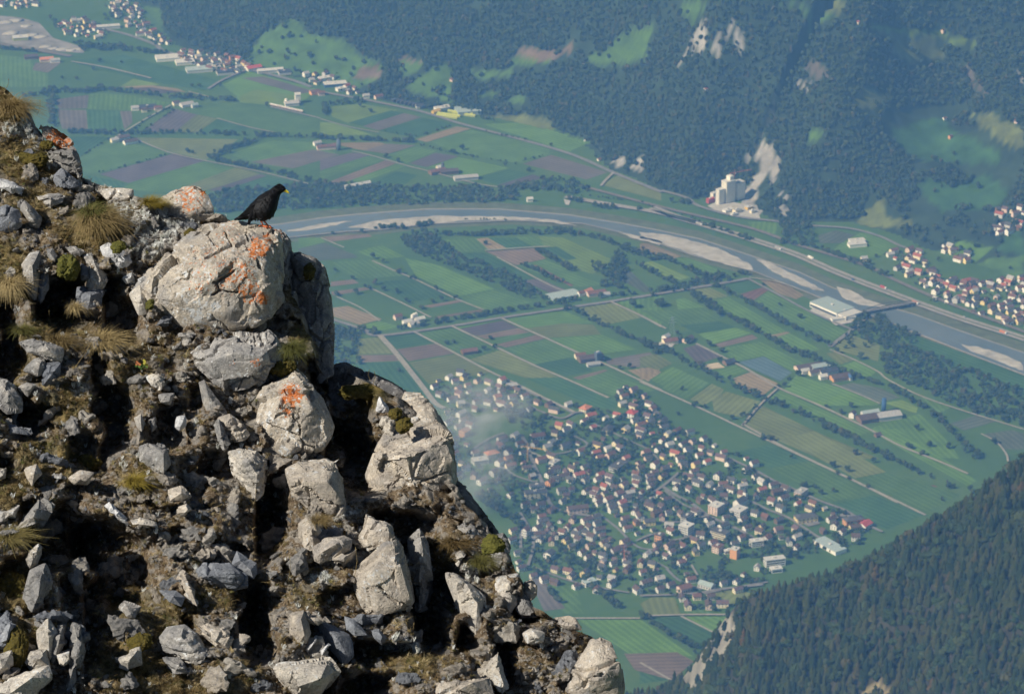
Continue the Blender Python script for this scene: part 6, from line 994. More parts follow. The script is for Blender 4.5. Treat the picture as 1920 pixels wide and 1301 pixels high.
ROCKS = [ # look, outline, ridge, lift, thick, material, extra
('largest pale boulder blotched with orange lichen, the bird standing on it', [(243,540),(262,520),(290,500),(322,458),(345,438),(395,424),(440,421),(500,430),(522,438),(528,474),(530,520),(526,560),(505,590),(478,606),(440,612),(400,603),(352,610),(322,590),(255,562)], [(400,434,38),(470,433,36),(500,447,20),(497,475,-2),(494,520,-10),(492,565,-8),(440,500,-16),(360,500,-10),(330,560,-14),(420,585,-12),(300,520,-8),(470,600,2),(380,595,-10),(290,560,-6)], .32, .85, 'orange', dict(edge=.013, amp=.030, org=[(485,465,40,.9),(500,450,26,.8),(470,550,36,.85),(430,440,50,.6),(400,500,120,.5),(490,560,26,.9),(450,520,60,.6)])),
('upright grey shoulder of rock behind the bird boulder', [(500,430),(524,433),(540,452),(546,490),(548,540),(552,600),(560,640),(530,650),(505,600),(500,500)], [(530,450,2),(535,500,4),(535,580,6)], .02, .6, 'orgrey', dict(edge=.013, org=[(520,440,20,.9),(515,470,20,.6)])),
('tall jagged rock behind the bird boulder, mossy at the top', [(545,478),(560,476),(590,490),(605,505),(612,530),(618,560),(622,600),(618,640),(620,700),(600,720),(575,680),(555,600),(548,540)], [(570,500,4),(590,520,0),(600,560,0),(600,620,2)], -.10, .6, 'orgrey', dict(edge=.014, org=[(598,520,20,.6)])),
('lichen-spotted boulder left behind the bird', [(303,376),(320,363),(345,354),(372,352),(382,358),(385,376),(397,390),(399,405),(386,412),(355,416),(325,408)], [(345,370,10),(372,364,8),(382,392,-3),(360,400,-8),(330,388,-4)], .10, .4, 'orange', dict(org=[(360,375,50,.7),(382,360,12,1.),(340,370,30,.6)])),
('flat grey slab on the skyline left of the yellow grass', [(188,360),(200,357),(222,356),(247,358),(248,372),(222,376),(200,372)], [(220,366,-2),(240,370,-3)], .06, .25, 'pale', {}),
('sloping ledge edged with orange lichen, upper left', [(70,236),(88,232),(108,246),(128,262),(138,274),(136,283),(112,279),(92,268),(78,252)], [(100,256,-3),(125,270,-3)], .06, .3, 'orange', dict(org=[(110,262,45,.9),(132,278,15,1.)])),
('grey block under the orange-edged ledge, upper left', [(88,285),(104,279),(136,278),(144,292),(152,318),(154,334),(138,330),(115,318),(98,300)], [(110,288,-5),(135,288,-5),(142,318,-5)], .08, .35, 'grey', {}),
('white rounded stone with a moss cap', [(190,464),(204,457),(226,466),(244,478),(248,492),(238,502),(220,502),(204,490),(194,478)], [(215,475,-8),(232,488,-7)], .14, .2, 'white', dict(amp=.010)),
('pale weathered stone at the left edge, uppermost', [(-6,338),(22,337),(36,346),(50,352),(46,368),(36,370),(20,360),(0,352)], [(25,350,-6)], .10, .2, 'white', {}),
('slanting grey stone below the uppermost pale one', [(30,377),(42,373),(58,388),(75,410),(71,424),(58,421),(44,400)], [(52,396,-6),(62,412,-6)], .10, .25, 'grey', {}),
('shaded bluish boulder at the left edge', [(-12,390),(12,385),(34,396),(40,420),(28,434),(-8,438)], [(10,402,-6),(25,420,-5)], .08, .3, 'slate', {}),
('notched stone beside the grass tussock', [(66,367),(88,362),(110,361),(124,368),(118,380),(94,393),(82,382),(70,376)], [(95,370,-5)], .10, .2, 'grey', dict(strata=.5)),
('upright slab left of the green moss hump', [(44,498),(58,478),(72,474),(72,510),(64,560),(50,540)], [(60,500,-7)], .18, .25, 'grey', {}), ('thin shaded slab beside the upright one', [(76,500),(88,494),(88,540),(76,566),(70,540)], [(82,520,-4)], .10, .25, 'slate', {}),
('small pointed stone above the moss hump', [(88,470),(98,466),(108,480),(104,493),(94,489)], [], .12, .12, 'grey', {}), ('flat grey stone above the moss hump', [(121,463),(140,461),(161,473),(150,481),(134,476)], [], .12, .10, 'grey', {}),
('knobbly stone left of the white mossy one', [(158,480),(172,472),(184,484),(190,500),(204,512),(206,526),(196,540),(180,548),(166,545),(160,522),(168,505)], [(182,505,-6),(190,525,-7)], .18, .3, 'grey', {}), ('dark stone under the knobbly one', [(146,540),(168,535),(196,545),(190,572),(164,586),(144,572)], [(170,555,-5)], .02, .3, 'slate', {}),
('small white stone below the white mossy one', [(233,522),(246,515),(251,528),(240,534)], [], .12, .08, 'white', {}), ('second small white stone below the mossy one', [(258,524),(270,519),(274,527),(262,531)], [], .10, .08, 'white', {}),
('pale cracked stone at the foot of the bird boulder', [(246,552),(262,536),(274,556),(272,586),(262,588),(254,568)], [(264,562,-5)], .14, .2, 'pale', {}), ('grey slab leaning on the bird boulder', [(270,528),(290,518),(314,534),(312,554),(292,566),(276,560)], [(292,540,-6)], .16, .2, 'grey', {}),
('pitted stone below the bird boulder', [(336,628),(350,616),(378,618),(381,632),(348,652)], [(360,628,-6)], .14, .2, 'grey', {}),
('second largest boulder, grey with white lichen', [(357,662),(375,645),(402,632),(440,626),(470,630),(505,622),(516,632),(523,655),(520,672),(508,690),(495,712),(470,730),(440,738),(415,730),(400,708),(378,700),(362,682)], [(400,645,6),(480,638,4),(512,650,0),(440,665,-14),(490,668,-14),(400,678,-10),(455,712,-8),(495,700,-6)], .22, .45, 'orgrey', dict(edge=.013, amp=.026, org=[(480,680,16,.8),(435,680,12,.7),(440,728,16,.6)])),
('third boulder, tan with orange lichen, below the grey one', [(470,800),(478,762),(490,736),(520,716),(552,690),(563,698),(575,720),(585,722),(598,745),(606,775),(620,800),(615,818),(600,840),(570,848),(530,860),(505,850),(480,826)], [(540,712,6),(562,708,4),(520,760,-14),(572,735,-6),(583,762,-10),(562,820,-12),(500,800,-10),(600,800,-4)], .24, .5, 'orange', dict(edge=.013, amp=.026, org=[(545,740,40,.8),(535,770,30,.6),(575,745,25,.5)])),
('smooth rectangular grey slate slab', [(371,716),(383,711),(404,742),(425,772),(424,779),(398,786),(388,776),(377,745)], [(390,740,-5),(412,772,-5),(385,718,-2)], .17, .04, 'grey', dict(amp=.003, tilt=.7)),
('narrow upright stone below the slate slab', [(400,788),(410,785),(424,812),(434,832),(421,846),(410,830)], [(414,815,-5)], .18, .15, 'grey', {}), ('tan wedge right of the narrow stone', [(411,786),(430,780),(450,795),(465,815),(455,823),(430,826),(420,802)], [(440,800,-5)], .16, .18, 'tan', {}),
('two-toned block with a slate top, alone in the scree', [(262,838),(276,828),(312,840),(319,868),(306,899),(286,888),(262,864)], [(275,842,1),(305,852,-6),(306,880,-7),(272,856,-5)], .20, .28, 'grey', {}),
('layered pale stone left of the square block', [(430,848),(450,842),(480,850),(497,865),(497,895),(490,925),(478,935),(468,902),(440,890),(432,866)], [(465,865,-8),(482,890,-8),(450,872,-6)], .20, .35, 'pale', dict(strata=.4)),
('square light block below the third boulder', [(540,882),(560,872),(614,860),(631,865),(633,892),(642,940),(650,975),(634,979),(580,957),(545,926)], [(556,878,8),(612,866,6),(548,905,-10),(612,905,-14),(628,925,-12),(632,965,-8),(560,930,-8)], .26, .45, 'tan', dict(edge=.013, amp=.022)),
('egg-shaped stone under the square block', [(562,982),(575,972),(598,975),(604,995),(596,1030),(584,1036),(568,1030),(562,1002)], [(585,992,-8),(588,1015,-6)], .22, .2, 'tan', {}),
('flat elongated stone right of the egg-shaped one', [(590,1028),(610,1013),(645,1005),(659,1012),(655,1029),(620,1040),(600,1053),(590,1046)], [(630,1020,-6),(602,1036,-5)], .20, .18, 'tan', {}), ('small tan wedge under the flat stone', [(620,1047),(650,1036),(670,1028),(660,1050),(640,1063),(624,1060)], [(645,1046,-5)], .20, .12, 'tan', {}),
('tan cube on top of the barrel-shaped boulder', [(676,1010),(688,966),(722,975),(736,990),(735,1021),(710,1030),(690,1034)], [(700,985,0),(726,990,-5),(728,1012,-5),(692,1005,-4)], .34, .25, 'tan', {}),
('barrel-shaped boulder with a flat broken base', [(666,1072),(690,1050),(720,1030),(740,1004),(750,1020),(756,1050),(766,1085),(776,1130),(772,1150),(740,1158),(702,1157),(680,1132),(668,1100)], [(735,1010,10),(700,1072,-14),(748,1065,-12),(764,1120,-12),(710,1142,-10),(684,1085,-10)], .30, .5, 'tan', dict(edge=.013, amp=.020)),
('tall shaded slab right of the barrel-shaped boulder', [(768,1012),(786,994),(798,1020),(806,1080),(809,1112),(800,1142),(784,1146),(776,1100)], [(790,1020,-4),(792,1090,-4)], .04, .5, 'grey', {}),
('big overhanging block with a flat sunlit top', [(690,890,10),(700,862,4),(722,812,30),(742,770,56),(759,735,80),(788,737,78),(799,760,60),(816,786,38),(843,812,8),(850,850,4),(853,900,8),(848,912,8),(802,930,4),(790,946,4),(770,966,6),(740,968,6),(700,945,10)], [(706,856,-12),(760,852,-22),(840,822,-10),(847,862,-10),(780,940,-12),(845,902,-6),(712,930,-4)], .12, .85, 'tan', dict(edge=.013, amp=.020, tilt=0.1, org=[(775,790,12,.6)])),
('rounded crag in shadow on the skyline left of the flat-topped block', [(618,700),(630,684),(645,681),(664,690),(668,705),(700,708),(732,720),(762,738),(745,765),(700,790),(650,770),(622,740)], [(650,700,0),(700,725,-2)], -.45, .7, 'black', {}),  # the shadow lying on this crag is put into its colour
('pointed sunlit chip in the shade beside the flat-topped block', [(706,772),(712,746),(727,764),(727,773)], [], .05, .1, 'white', {}), ('pale stone between moss and shade beside the flat-topped block', [(712,795),(718,784),(735,782),(742,800),(738,820),(722,812)], [(730,798,-5)], .12, .15, 'pale', {}),
('shaded rock under the overhanging block', [(785,965),(850,905),(868,912),(884,940),(892,965),(910,985),(930,1000),(905,1020),(850,1010),(800,990)], [(860,940,-4),(880,975,-4)], -.30, .7, 'black', {}),  # shade below the block is put into the rock's dark colour
('furrowed rock with a mossy hollow', [(858,990),(872,984),(888,990),(900,1012),(900,1042),(884,1050),(862,1024)], [(886,1010,-6),(888,1035,-6)], .06, .3, 'grey', dict(strata=.5)), ('rounded rock capped with yellow-green moss', [(895,1016),(920,1004),(944,1001),(952,1012),(958,1032),(955,1048),(936,1066),(922,1058),(905,1040)], [(930,1020,-6),(945,1040,-5)], .02, .4, 'grey', {}),
('small bright wedge below the furrowed rock', [(858,1036),(866,1024),(874,1030),(872,1050),(856,1064)], [], .14, .14, 'pale', {}), ('long pale fin of rock beside the deep shade', [(838,1076),(855,1078),(880,1100),(905,1120),(908,1150),(905,1182),(892,1192),(872,1162),(862,1128),(850,1104)], [(872,1104,-4),(895,1130,-8),(896,1165,-6)], .16, .35, 'pale', {}),
('pale stone at the right edge of the scree shelf', [(932,1084),(950,1078),(971,1077),(973,1095),(968,1130),(950,1151),(936,1142),(946,1106)], [(955,1095,-6),(958,1125,-5)], .10, .3, 'pale', {}), ('round stone on the skyline above the scree ledge', [(984,1092),(996,1089),(1004,1100),(1003,1114),(996,1122),(985,1112)], [(995,1102,-4)], .02, .2, 'tan', {}),
('shaded stone under the round skyline one', [(965,1112),(985,1106),(1000,1128),(1008,1158),(975,1160),(962,1140)], [(985,1130,-4)], .0, .3, 'grey', {}), ('flat skyline stone on the lowest ledge', [(1040,1162),(1066,1157),(1078,1162),(1090,1180),(1068,1178)], [(1066,1168,-3)], .08, .2, 'tan', {}),
('large pale ledge at the lower right end of the ridge', [(1062,1292),(1070,1270),(1095,1238),(1110,1202),(1126,1196),(1142,1202),(1154,1226),(1162,1252),(1167,1290),(1160,1320),(1100,1336),(1066,1320)], [(1120,1204,26),(1142,1210,22),(1098,1248,6),(1075,1284,-6),(1120,1262,-12),(1158,1250,-8),(1158,1300,-4),(1085,1315,-4)], .14, .6, 'tan', dict(edge=.013, amp=.018, tilt=.1, org=[(1150,1275,14,.7)])),
('large pale rock cut by the lower edge, centre', [(516,1250),(535,1243),(590,1237),(618,1236),(634,1258),(620,1276),(602,1302),(556,1312),(544,1290),(519,1270)], [(560,1250,0),(612,1246,-4),(600,1270,-12),(560,1285,-10),(540,1264,-8)], .22, .4, 'pale', dict(amp=.018)), ('upright tan stone right of the dark cleft', [(544,1152),(570,1143),(577,1165),(582,1186),(576,1206),(560,1209),(545,1190)], [(564,1162,-6),(570,1190,-6)], .22, .2, 'tan', {}),
('shaded leaning slab right of the upright tan stone', [(590,1158),(624,1178),(656,1196),(658,1228),(646,1242),(612,1200)], [(630,1195,-4),(645,1220,-4)], .10, .3, 'slate', {}), ('tan block with a slate top, right of the layered stone', [(369,1172),(390,1165),(430,1180),(442,1198),(432,1226),(408,1216),(376,1192)], [(400,1176,0),(432,1192,-6),(422,1212,-7),(382,1186,-6)], .20, .22, 'tan', {}),  # the leaning slab's shade is put into the slate colour
('dark bluish slate boulder', [(369,1068),(382,1057),(430,1057),(464,1080),(464,1100),(440,1106),(392,1092),(370,1086)], [(400,1064,0),(440,1074,-8),(446,1094,-6),(388,1080,-8)], .22, .25, 'slate', dict(strata=.6, amp=.012)), ('pale slate plate on the dark bluish boulder', [(432,1060),(444,1032),(481,1055),(483,1075),(475,1085),(452,1072)], [(450,1050,-3),(470,1068,-4)], .16, .1, 'slate', dict(amp=.004)),
('tan upright fin right of the small scree', [(330,1092),(342,1070),(352,1085),(370,1104),(370,1137),(355,1126),(340,1104)], [(356,1100,-6)], .18, .15, 'tan', {}), ('flat slate tilted in the turf', [(298,1106),(330,1108),(346,1120),(340,1136),(318,1128)], [(325,1118,-4)], .16, .08, 'slate', dict(amp=.004)), ('small cube-like stone in the turf', [(224,1138),(234,1129),(261,1138),(252,1158),(236,1156)], [(240,1140,-3),(245,1150,-4)], .18, .12, 'grey', {}),
('layered grey stone fractured into ribs', [(304,1196),(316,1180),(345,1176),(366,1192),(376,1216),(402,1246),(384,1252),(342,1236),(306,1212)], [(340,1190,-6),(360,1215,-7),(330,1215,-6)], .18, .25, 'grey', dict(strata=.8)), ('pale angular stone on the lower turf', [(212,1232),(262,1213),(266,1245),(240,1254),(216,1242)], [(250,1228,-5),(240,1240,-5)], .18, .15, 'pale', {}), ('ribbed grey stone near the lower turf', [(308,1234),(340,1231),(360,1264),(326,1264)], [(336,1246,-5)], .18, .15, 'grey', dict(strata=.8)),
('pointed stone on the left rib, upper', [(50,1050),(60,1030),(72,1018),(81,1026),(66,1056),(56,1064)], [(66,1036,-5)], .24, .2, 'pale', {}), ('tall stone on the left rib', [(46,1122),(60,1104),(60,1072),(84,1060),(95,1092),(80,1130),(60,1146)], [(76,1084,-8),(72,1116,-8)], .24, .3, 'grey', {}), ('half-shaded tilted slab, left', [(24,992),(56,962),(74,932),(98,948),(78,984),(46,1002)], [(70,952,-4),(60,978,-8)], .24, .2, 'grey', {}),
('grey stone at the left edge beside the tilted slab', [(-8,966),(28,948),(38,946),(28,970),(-4,978)], [], .14, .15, 'grey', {}), ('white knuckle-like stone above the big hollow', [(194,948),(205,940),(240,970),(247,986),(225,980),(202,958)], [(218,962,-6)], .18, .12, 'white', {}), ('bone-like pale stone right of the knuckle-like one', [(244,976),(262,972),(296,984),(298,990),(266,986),(248,984)], [], .16, .08, 'pale', {}),
('jagged pale fang in the lower left outcrop', [(73,1184),(90,1164),(106,1190),(92,1232),(75,1216)], [(90,1184,-8)], .26, .25, 'pale', {}), ('second fang in the lower left outcrop', [(108,1168),(121,1170),(122,1200),(100,1242),(90,1226),(102,1192)], [(112,1190,-8)], .24, .25, 'grey', {}), ('long curved rib in the lower left outcrop', [(138,1168),(150,1172),(158,1220),(142,1290),(120,1312),(124,1244),(146,1210)], [(148,1215,-8),(136,1270,-8)], .22, .3, 'grey', {}),
('broad pale slab in the lower left corner', [(-8,1286),(30,1270),(90,1250),(96,1270),(50,1310),(-8,1316)], [(60,1270,-6),(30,1292,-8)], .24, .2, 'pale', {}), ('square stone above the corner slab', [(48,1240),(56,1225),(86,1218),(93,1250),(56,1256)], [(72,1232,-6)], .24, .2, 'pale', {}), ('stone at the left edge above the corner slab', [(-8,1234),(20,1222),(23,1246),(-6,1262)], [], .2, .2, 'pale', {}), ('small stone between the fang and the rib', [(108,1228),(130,1220),(133,1236),(116,1252)], [], .2, .15, 'pale', {}),
('shaded boulder at the left edge, lower part', [(-10,1160),(14,1140),(28,1156),(30,1190),(10,1222),(-10,1228)], [], .16, .3, 'slate', {}), ('rough-topped stone with rust-brown moss', [(34,642),(60,636),(92,646),(116,656),(114,678),(88,672),(50,660)], [(90,656,-7),(105,668,-5)], .20, .2, 'grey', {}), ('grey wedge under the rough-topped stone', [(46,694),(66,676),(82,670),(84,694),(70,704)], [(74,684,-4)], .18, .15, 'grey', {}), ('shaded block right of the grey wedge', [(78,682),(114,680),(108,716),(82,722)], [], .12, .2, 'slate', {}),
('craggy stone at the left edge, half-way down', [(-8,706),(14,710),(28,728),(40,748),(38,770),(14,773),(-8,756)], [(18,740,-8)], .22, .3, 'grey', {}), ('small grey stone beside the craggy one', [(34,728),(50,718),(66,722),(52,740)], [], .16, .12, 'grey', {}), ('row of flat slates at the left edge', [(-8,798),(30,797),(66,806),(60,816),(10,814)], [], .14, .1, 'slate', {}), ('arrowhead-shaped tan stone, left', [(46,878),(68,872),(77,888),(60,910),(50,897)], [(64,888,-5)], .18, .12, 'tan', {}), ('rounded grey stone right of the arrowhead', [(94,888),(118,886),(126,900),(106,904)], [], .16, .12, 'grey', {}), ('wavy brown stone right of the arrowhead', [(130,897),(150,883),(174,887),(162,906),(140,906)], [], .18, .12, 'tan', {}),
('small white rounded stone at the left edge', [(-6,876),(10,878),(9,896),(-6,898)], [], .14, .1, 'pale', {}), ('tooth-shaped bluish stone below the pointed slab', [(250,782),(264,776),(273,796),(266,811),(255,802)], [(264,790,-4)], .18, .1, 'pale', {}), ('small stone in the hollow right of the tooth', [(279,788),(290,783),(293,800),(284,812)], [], .10, .12, 'grey', {}), ('bright ragged stone in the hollow', [(330,800),(334,784),(345,782),(346,796),(336,806)], [], .14, .1, 'white', {}), ('pale stone among orange-leaved plants', [(277,708),(298,700),(313,708),(300,729),(286,722)], [(298,712,-4)], .18, .12, 'pale', {}), ('flat grey stone below the orange-leaved plants', [(300,742),(326,738),(318,756),(304,752)], [], .16, .08, 'grey', {}),
('brown angular stone below the two-toned block', [(318,920),(340,914),(356,930),(342,937),(322,936)], [(340,924,-4)], .18, .12, 'tan', {}), ('small tan stone on dry turf', [(334,950),(350,944),(359,955),(346,963),(336,960)], [], .16, .1, 'tan', {}), ('leaf-shaped slate under the barrel boulder', [(646,1155),(662,1160),(676,1172),(689,1190),(665,1191),(650,1181)], [(664,1172,-3)], .16, .06, 'slate', dict(amp=.003)), ('pointed slate right of the leaf-shaped one', [(695,1181),(710,1179),(726,1196),(716,1209),(702,1196)], [], .16, .06, 'slate', dict(amp=.003)),
('bone-white stick-like stone beside the shaded leaning slab', [(570,1218),(592,1188),(598,1188),(596,1200),(576,1224)], [], .18, .06, 'white', {}), ('white rod-like stone right of the stick-like one', [(594,1220),(616,1203),(623,1208),(604,1228)], [], .18, .06, 'white', {}), ('small flat stone left of the dark cleft', [(496,1072),(521,1068),(523,1078),(506,1087)], [], .12, .06, 'grey', {}),
('pale serrated stone in the lower right scree', [(898,1258),(918,1240),(934,1222),(948,1250),(956,1290),(942,1302),(926,1276)], [(932,1246,-5),(944,1280,-5)], .18, .2, 'pale', {}), ('broad tan slab on the lower edge, right of centre', [(818,1282),(850,1276),(920,1268),(927,1300),(900,1318),(826,1312)], [(880,1282,-6),(850,1298,-6)], .22, .2, 'tan', {}), ('skull-like pale stone in the right scree', [(982,1188),(996,1180),(1018,1188),(1016,1200),(990,1204)], [], .14, .1, 'pale', {}), ('dark triangular slate in the shade, upper left', [(100,330),(116,318),(150,348),(140,362),(112,352)], [], .12, .15, 'slate', {})]
FLM = [('the bird', 492, 385), ('the big lichened boulder', 400, 510), ('the grey boulder', 440, 680), ('the third boulder', 545, 780), ('the flat-topped block', 780, 850), ('the barrel-shaped boulder', 720, 1100), ('the square light block', 595, 920), ('the two-toned block', 290, 862), ('the dark bluish slate', 415, 1080), ('the layered stone', 345, 1212), ('the mossy skyline rock', 930, 1030), ('the large pale end ledge', 1125, 1260), ('the grass tussock', 175, 400), ('the rough-topped stone', 75, 658), ('the tilted slab', 60, 968), ('the lower left outcrop', 100, 1210), ('the tooth-shaped stone', 262, 794), ('the white mossy stone', 220, 480), ('the pale fin', 885, 1130), ('the centre rock on the lower edge', 575, 1270), ('the knobbly stone', 185, 510), ('the knuckle-like stone', 220, 962)]
for k, (look, ol, rd, lift, th, mm, kw) in enumerate(ROCKS):
    me, ctr = rock(ol, rd, lift, th, mm, seed=k*7+3, **kw)
    big = max(p[0] for p in ol)-min(p[0] for p in ol) > 70; obj('boulder' if big else 'rock', me, (), None, ctr, None, look, 'boulder' if big else 'rock', 'rocks of the ridge')

# loose stones: individuals, then gravel
rn = np.random.RandomState(31); SM = {}
def chip(seed, mm, flatn=.45):
    rg = np.random.RandomState(seed); p = rg.normal(size=(11, 3)); p /= np.linalg.norm(p, axis=1)[:, None]; p *= [1, .72, flatn]; bm = bmesh.new(); [bm.verts.new(q) for q in p]; r = bmesh.ops.convex_hull(bm, input=bm.verts[:]); bmesh.ops.delete(bm, geom=[g for g in set(r['geom_interior']+r['geom_unused']) if isinstance(g, bmesh.types.BMVert) and g.is_valid], context='VERTS')
    bmesh.ops.triangulate(bm, faces=bm.faces[:])
    for _ in range(3): bmesh.ops.subdivide_edges(bm, edges=[e for e in bm.edges if e.calc_length() > .22], cuts=1); bmesh.ops.triangulate(bm, faces=[f for f in bm.faces if len(f.verts) > 3])
    bmesh.ops.smooth_vert(bm, verts=bm.verts[:], factor=.4, use_axis_x=True, use_axis_y=True, use_axis_z=True); me = bpy.data.meshes.new('stone'); bm.normal_update(); V = np.array([v.co[:] for v in bm.verts]); Nn = np.array([v.normal[:] for v in bm.verts]); V = V+Nn*(facets3(V*1.8+seed, seed)*.22+facets3(V*5+seed, seed)*.07)[:, None]
    for v, c_ in zip(bm.verts, V): v.co = c_
    bm.to_mesh(me); bm.free(); me.materials.append(RM[mm]); return me
mk = ['grey','slate','pale','tan','grey','tan','pale']; CH = [(chip(k, mk[k % 7], .3+.3*rn.rand()), mk[k % 7]) for k in range(21)]
occR = [np.array([q[:2] for q in r_[1]], float) for r_ in ROCKS]
def on_ground(x, y, sink=0.): return at(x, y, DG(np.atleast_1d(x), np.atleast_1d(y))-sink)
cnd = []; 
while len(cnd) < 175:
    x, y = rn.uniform(5, 1140), rn.uniform(250, 1290)
    if x > sil(y)-12: continue
    dark = any(abs(x-c_[0]) < c_[2]*.8 and abs(y-c_[1]) < c_[3]*.8 for c_ in SHADOW_PITS)
    if dark and rn.rand() < .6: continue
    if any(inpoly(np.array([x]), np.array([y]), o_)[0] for o_ in occR): continue
    if any((x-a)**2+(y-b)**2 < 24**2 for a, b in cnd): continue
    if green(np.array([x]), np.array([y]))[0] > .7 and rn.rand() < .5: continue
    cnd.append((x, y))
rec = []; prm = []
for x, y in cnd:
    k = rn.randint(0, 21); s = rn.choice([.030,.042,.06,.09])*(1.25 if y > 900 else 1); shp = 'flat' if k % 3 == 0 else 'angular'; col = {'grey':'grey','slate':'bluish','pale':'pale','tan':'tan','white':'white'}[CH[k][1]]; rec.append((f'{"small" if s < .037 else "palm-sized" if s < .056 else "larger"} {shp} {col} stone', x, y)); prm.append((x, y, k, s))
for lab, (x, y, k, s) in zip(locate(rec, FLM), prm):
    p = on_ground(x, y, .35*s)[0]; o = obj('stone', CH[k][0], (), None, p, None, lab, 'stone', 'loose stones on the ridge'); o.scale = (s, s, s); o.rotation_euler = (rn.uniform(-.7, .9), rn.uniform(-.5, .5), rn.uniform(0, 6.28))
def ridge_pts(n, dens, seed):
    r_ = np.random.RandomState(seed); x = r_.uniform(-60, 1150, n); y = r_.uniform(155, 1330, n); ok = (x < sil(y)-4) & (r_.rand(n) < dens(x, y)); return x[ok], y[ok]
gx, gy = ridge_pts(36000, lambda x, y: .40*(1-.90*green(x, y))*(.35+.65*(fbm(np.stack([x/50, y/50, x*0], -1), 2, 3) > -.1))+.5*np.exp(-((x-1010)/90)**2-((y-1220)/60)**2), 41)
p = on_ground(gx, gy, .004); s = rn.lognormal(-4.45, .5, len(p)).clip(.004, .035); tl = rn.uniform(-.8, .8, (len(p), 3)); tl[:, 2] = 0; scatter('scree_chips', p, s, [c_[0] for c_ in CH[:14]], 43, tilt=tl)

# ------------------------------------------------------------ plants on the ridge
def blade_mat(name, stops):
    m = mat(name, rough=.8, spec=.2); oi = N(m, 'ShaderNodeObjectInfo'); g = noise_n(m, 55, 2, coords(m)); Lk(m, ramp(m, math_n(m, 'ADD', math_n(m, 'MULTIPLY', oi.outputs['Random'], .5), math_n(m, 'MULTIPLY', g.outputs[0], .5)), stops).outputs[0], bsdf(m).inputs['Base Color']); return m
M_dry = blade_mat('dry_grass', [(.15, (.12,.085,.035)), (.4, (.26,.19,.08)), (.6, (.42,.32,.15)), (.85, (.58,.48,.28))]); M_grn = blade_mat('ridge_grass', [(.2, (.07,.08,.02)), (.5, (.13,.125,.035)), (.8, (.24,.19,.07))]); M_yel2 = blade_mat('yellow_grass', [(.2, (.20,.15,.02)), (.6, (.34,.26,.05)), (.85, (.42,.30,.08))]); M_heath = blade_mat('heather', [(.15, (.05,.040,.016)), (.4, (.11,.080,.030)), (.7, (.19,.125,.05)), (.9, (.30,.19,.08))]); M_lch = blade_mat('white_lichen', [(.2, (.66,.66,.57)), (.5, (.80,.80,.72)), (.8, (.88,.88,.82))])
M_moss = mat('moss', rough=.95); n_ = noise_n(M_moss, 60, 5, coords(M_moss)); n5 = noise_n(M_moss, 9, 3, coords(M_moss)); Lk(M_moss, mix(M_moss, n5.outputs[0], ramp(M_moss, n_.outputs[0], [(.3, (.035,.034,.008)), (.55, (.095,.085,.015)), (.75, (.18,.145,.03))]).outputs[0], ramp(M_moss, n_.outputs[0], [(.3, (.05,.035,.012)), (.7, (.17,.12,.03))]).outputs[0]), bsdf(M_moss).inputs['Base Color']); Lk(M_moss, bump(M_moss, n_.outputs[0], 1, .012), bsdf(M_moss).inputs['Normal'])
M_gmoss = mat('green_moss', rough=.95); n_ = noise_n(M_gmoss, 50, 5, coords(M_gmoss)); Lk(M_gmoss, ramp(M_gmoss, n_.outputs[0], [(.3, (.045,.048,.012)), (.7, (.15,.14,.03))]).outputs[0], bsdf(M_gmoss).inputs['Base Color']); Lk(M_gmoss, bump(M_gmoss, n_.outputs[0], 1, .01), bsdf(M_gmoss).inputs['Normal'])
def blades(n, h, spread, droop, wd, seed, m_, up=(0,0,1)):
    r_ = np.random.RandomState(seed); V = []; F = []
    for k in range(n):
        a = r_.uniform(0, 6.28); r0 = spread*.35*math.sqrt(r_.rand()); b = np.array([r0*math.cos(a), r0*math.sin(a), -.01]); a2 = a+r_.normal()*.9; o_ = np.array([math.cos(a2)+.35, math.sin(a2)-.3, 0])*r_.uniform(.5, 1.2); hh = h*r_.uniform(.55, 1.15); sd = np.array([-o_[1], o_[0], 0])*wd*r_.uniform(.6, 1.3); p_ = b; q = len(V); sp = spread*r_.uniform(.3, 1.2); dr = droop*r_.uniform(.4, 1.2)
        for i, t in enumerate((0, .4, .75, 1.0)):
            c_ = b+o_*sp*t*t*.9+o_*sp*.15*t+np.array([0, 0, hh*(t-dr*t*t*t)]); w_ = (1-t*.85)
            V += [c_-sd*w_, c_+sd*w_]
            if i: F.append((q+2*i-2, q+2*i-1, q+2*i+1, q+2*i))
    me = pydata('grass', V, F, True); me.materials.append(m_); return me
def tussock(x, y, r, m_, n, lab, h=None, droop=1.0, lift=.04, name='grass_tussock', cat='grass tuft'):
    p = on_ground(float(x), float(y), lift)[0]; d_ = .0031*r; o = obj(name, blades(n, h or d_*1.1, d_*1.1, droop, d_*.012+.0007, int(x+y), m_), (), None, p, None, lab, cat, 'grass tufts on the ridge'); return o
tussock(178,418,48,M_dry,1500,'large rounded tussock of drooping brown-green grass',.17,1.15,.10); tussock(168,400,36,M_grn,500,'greener crown growing out of the large tussock',.12,1.0,.14)
tussock(20,210,42,M_dry,1100,'dense brown grass clump on the skyline, upper left corner',.16,.8,.05); tussock(280,380,26,M_yel2,700,'low golden-yellow grass patch left of the lichen-spotted boulder',.06,.5,.04); tussock(300,386,18,M_yel2,400,'second golden-yellow grass patch touching the lichen-spotted boulder',.05,.5,.04)
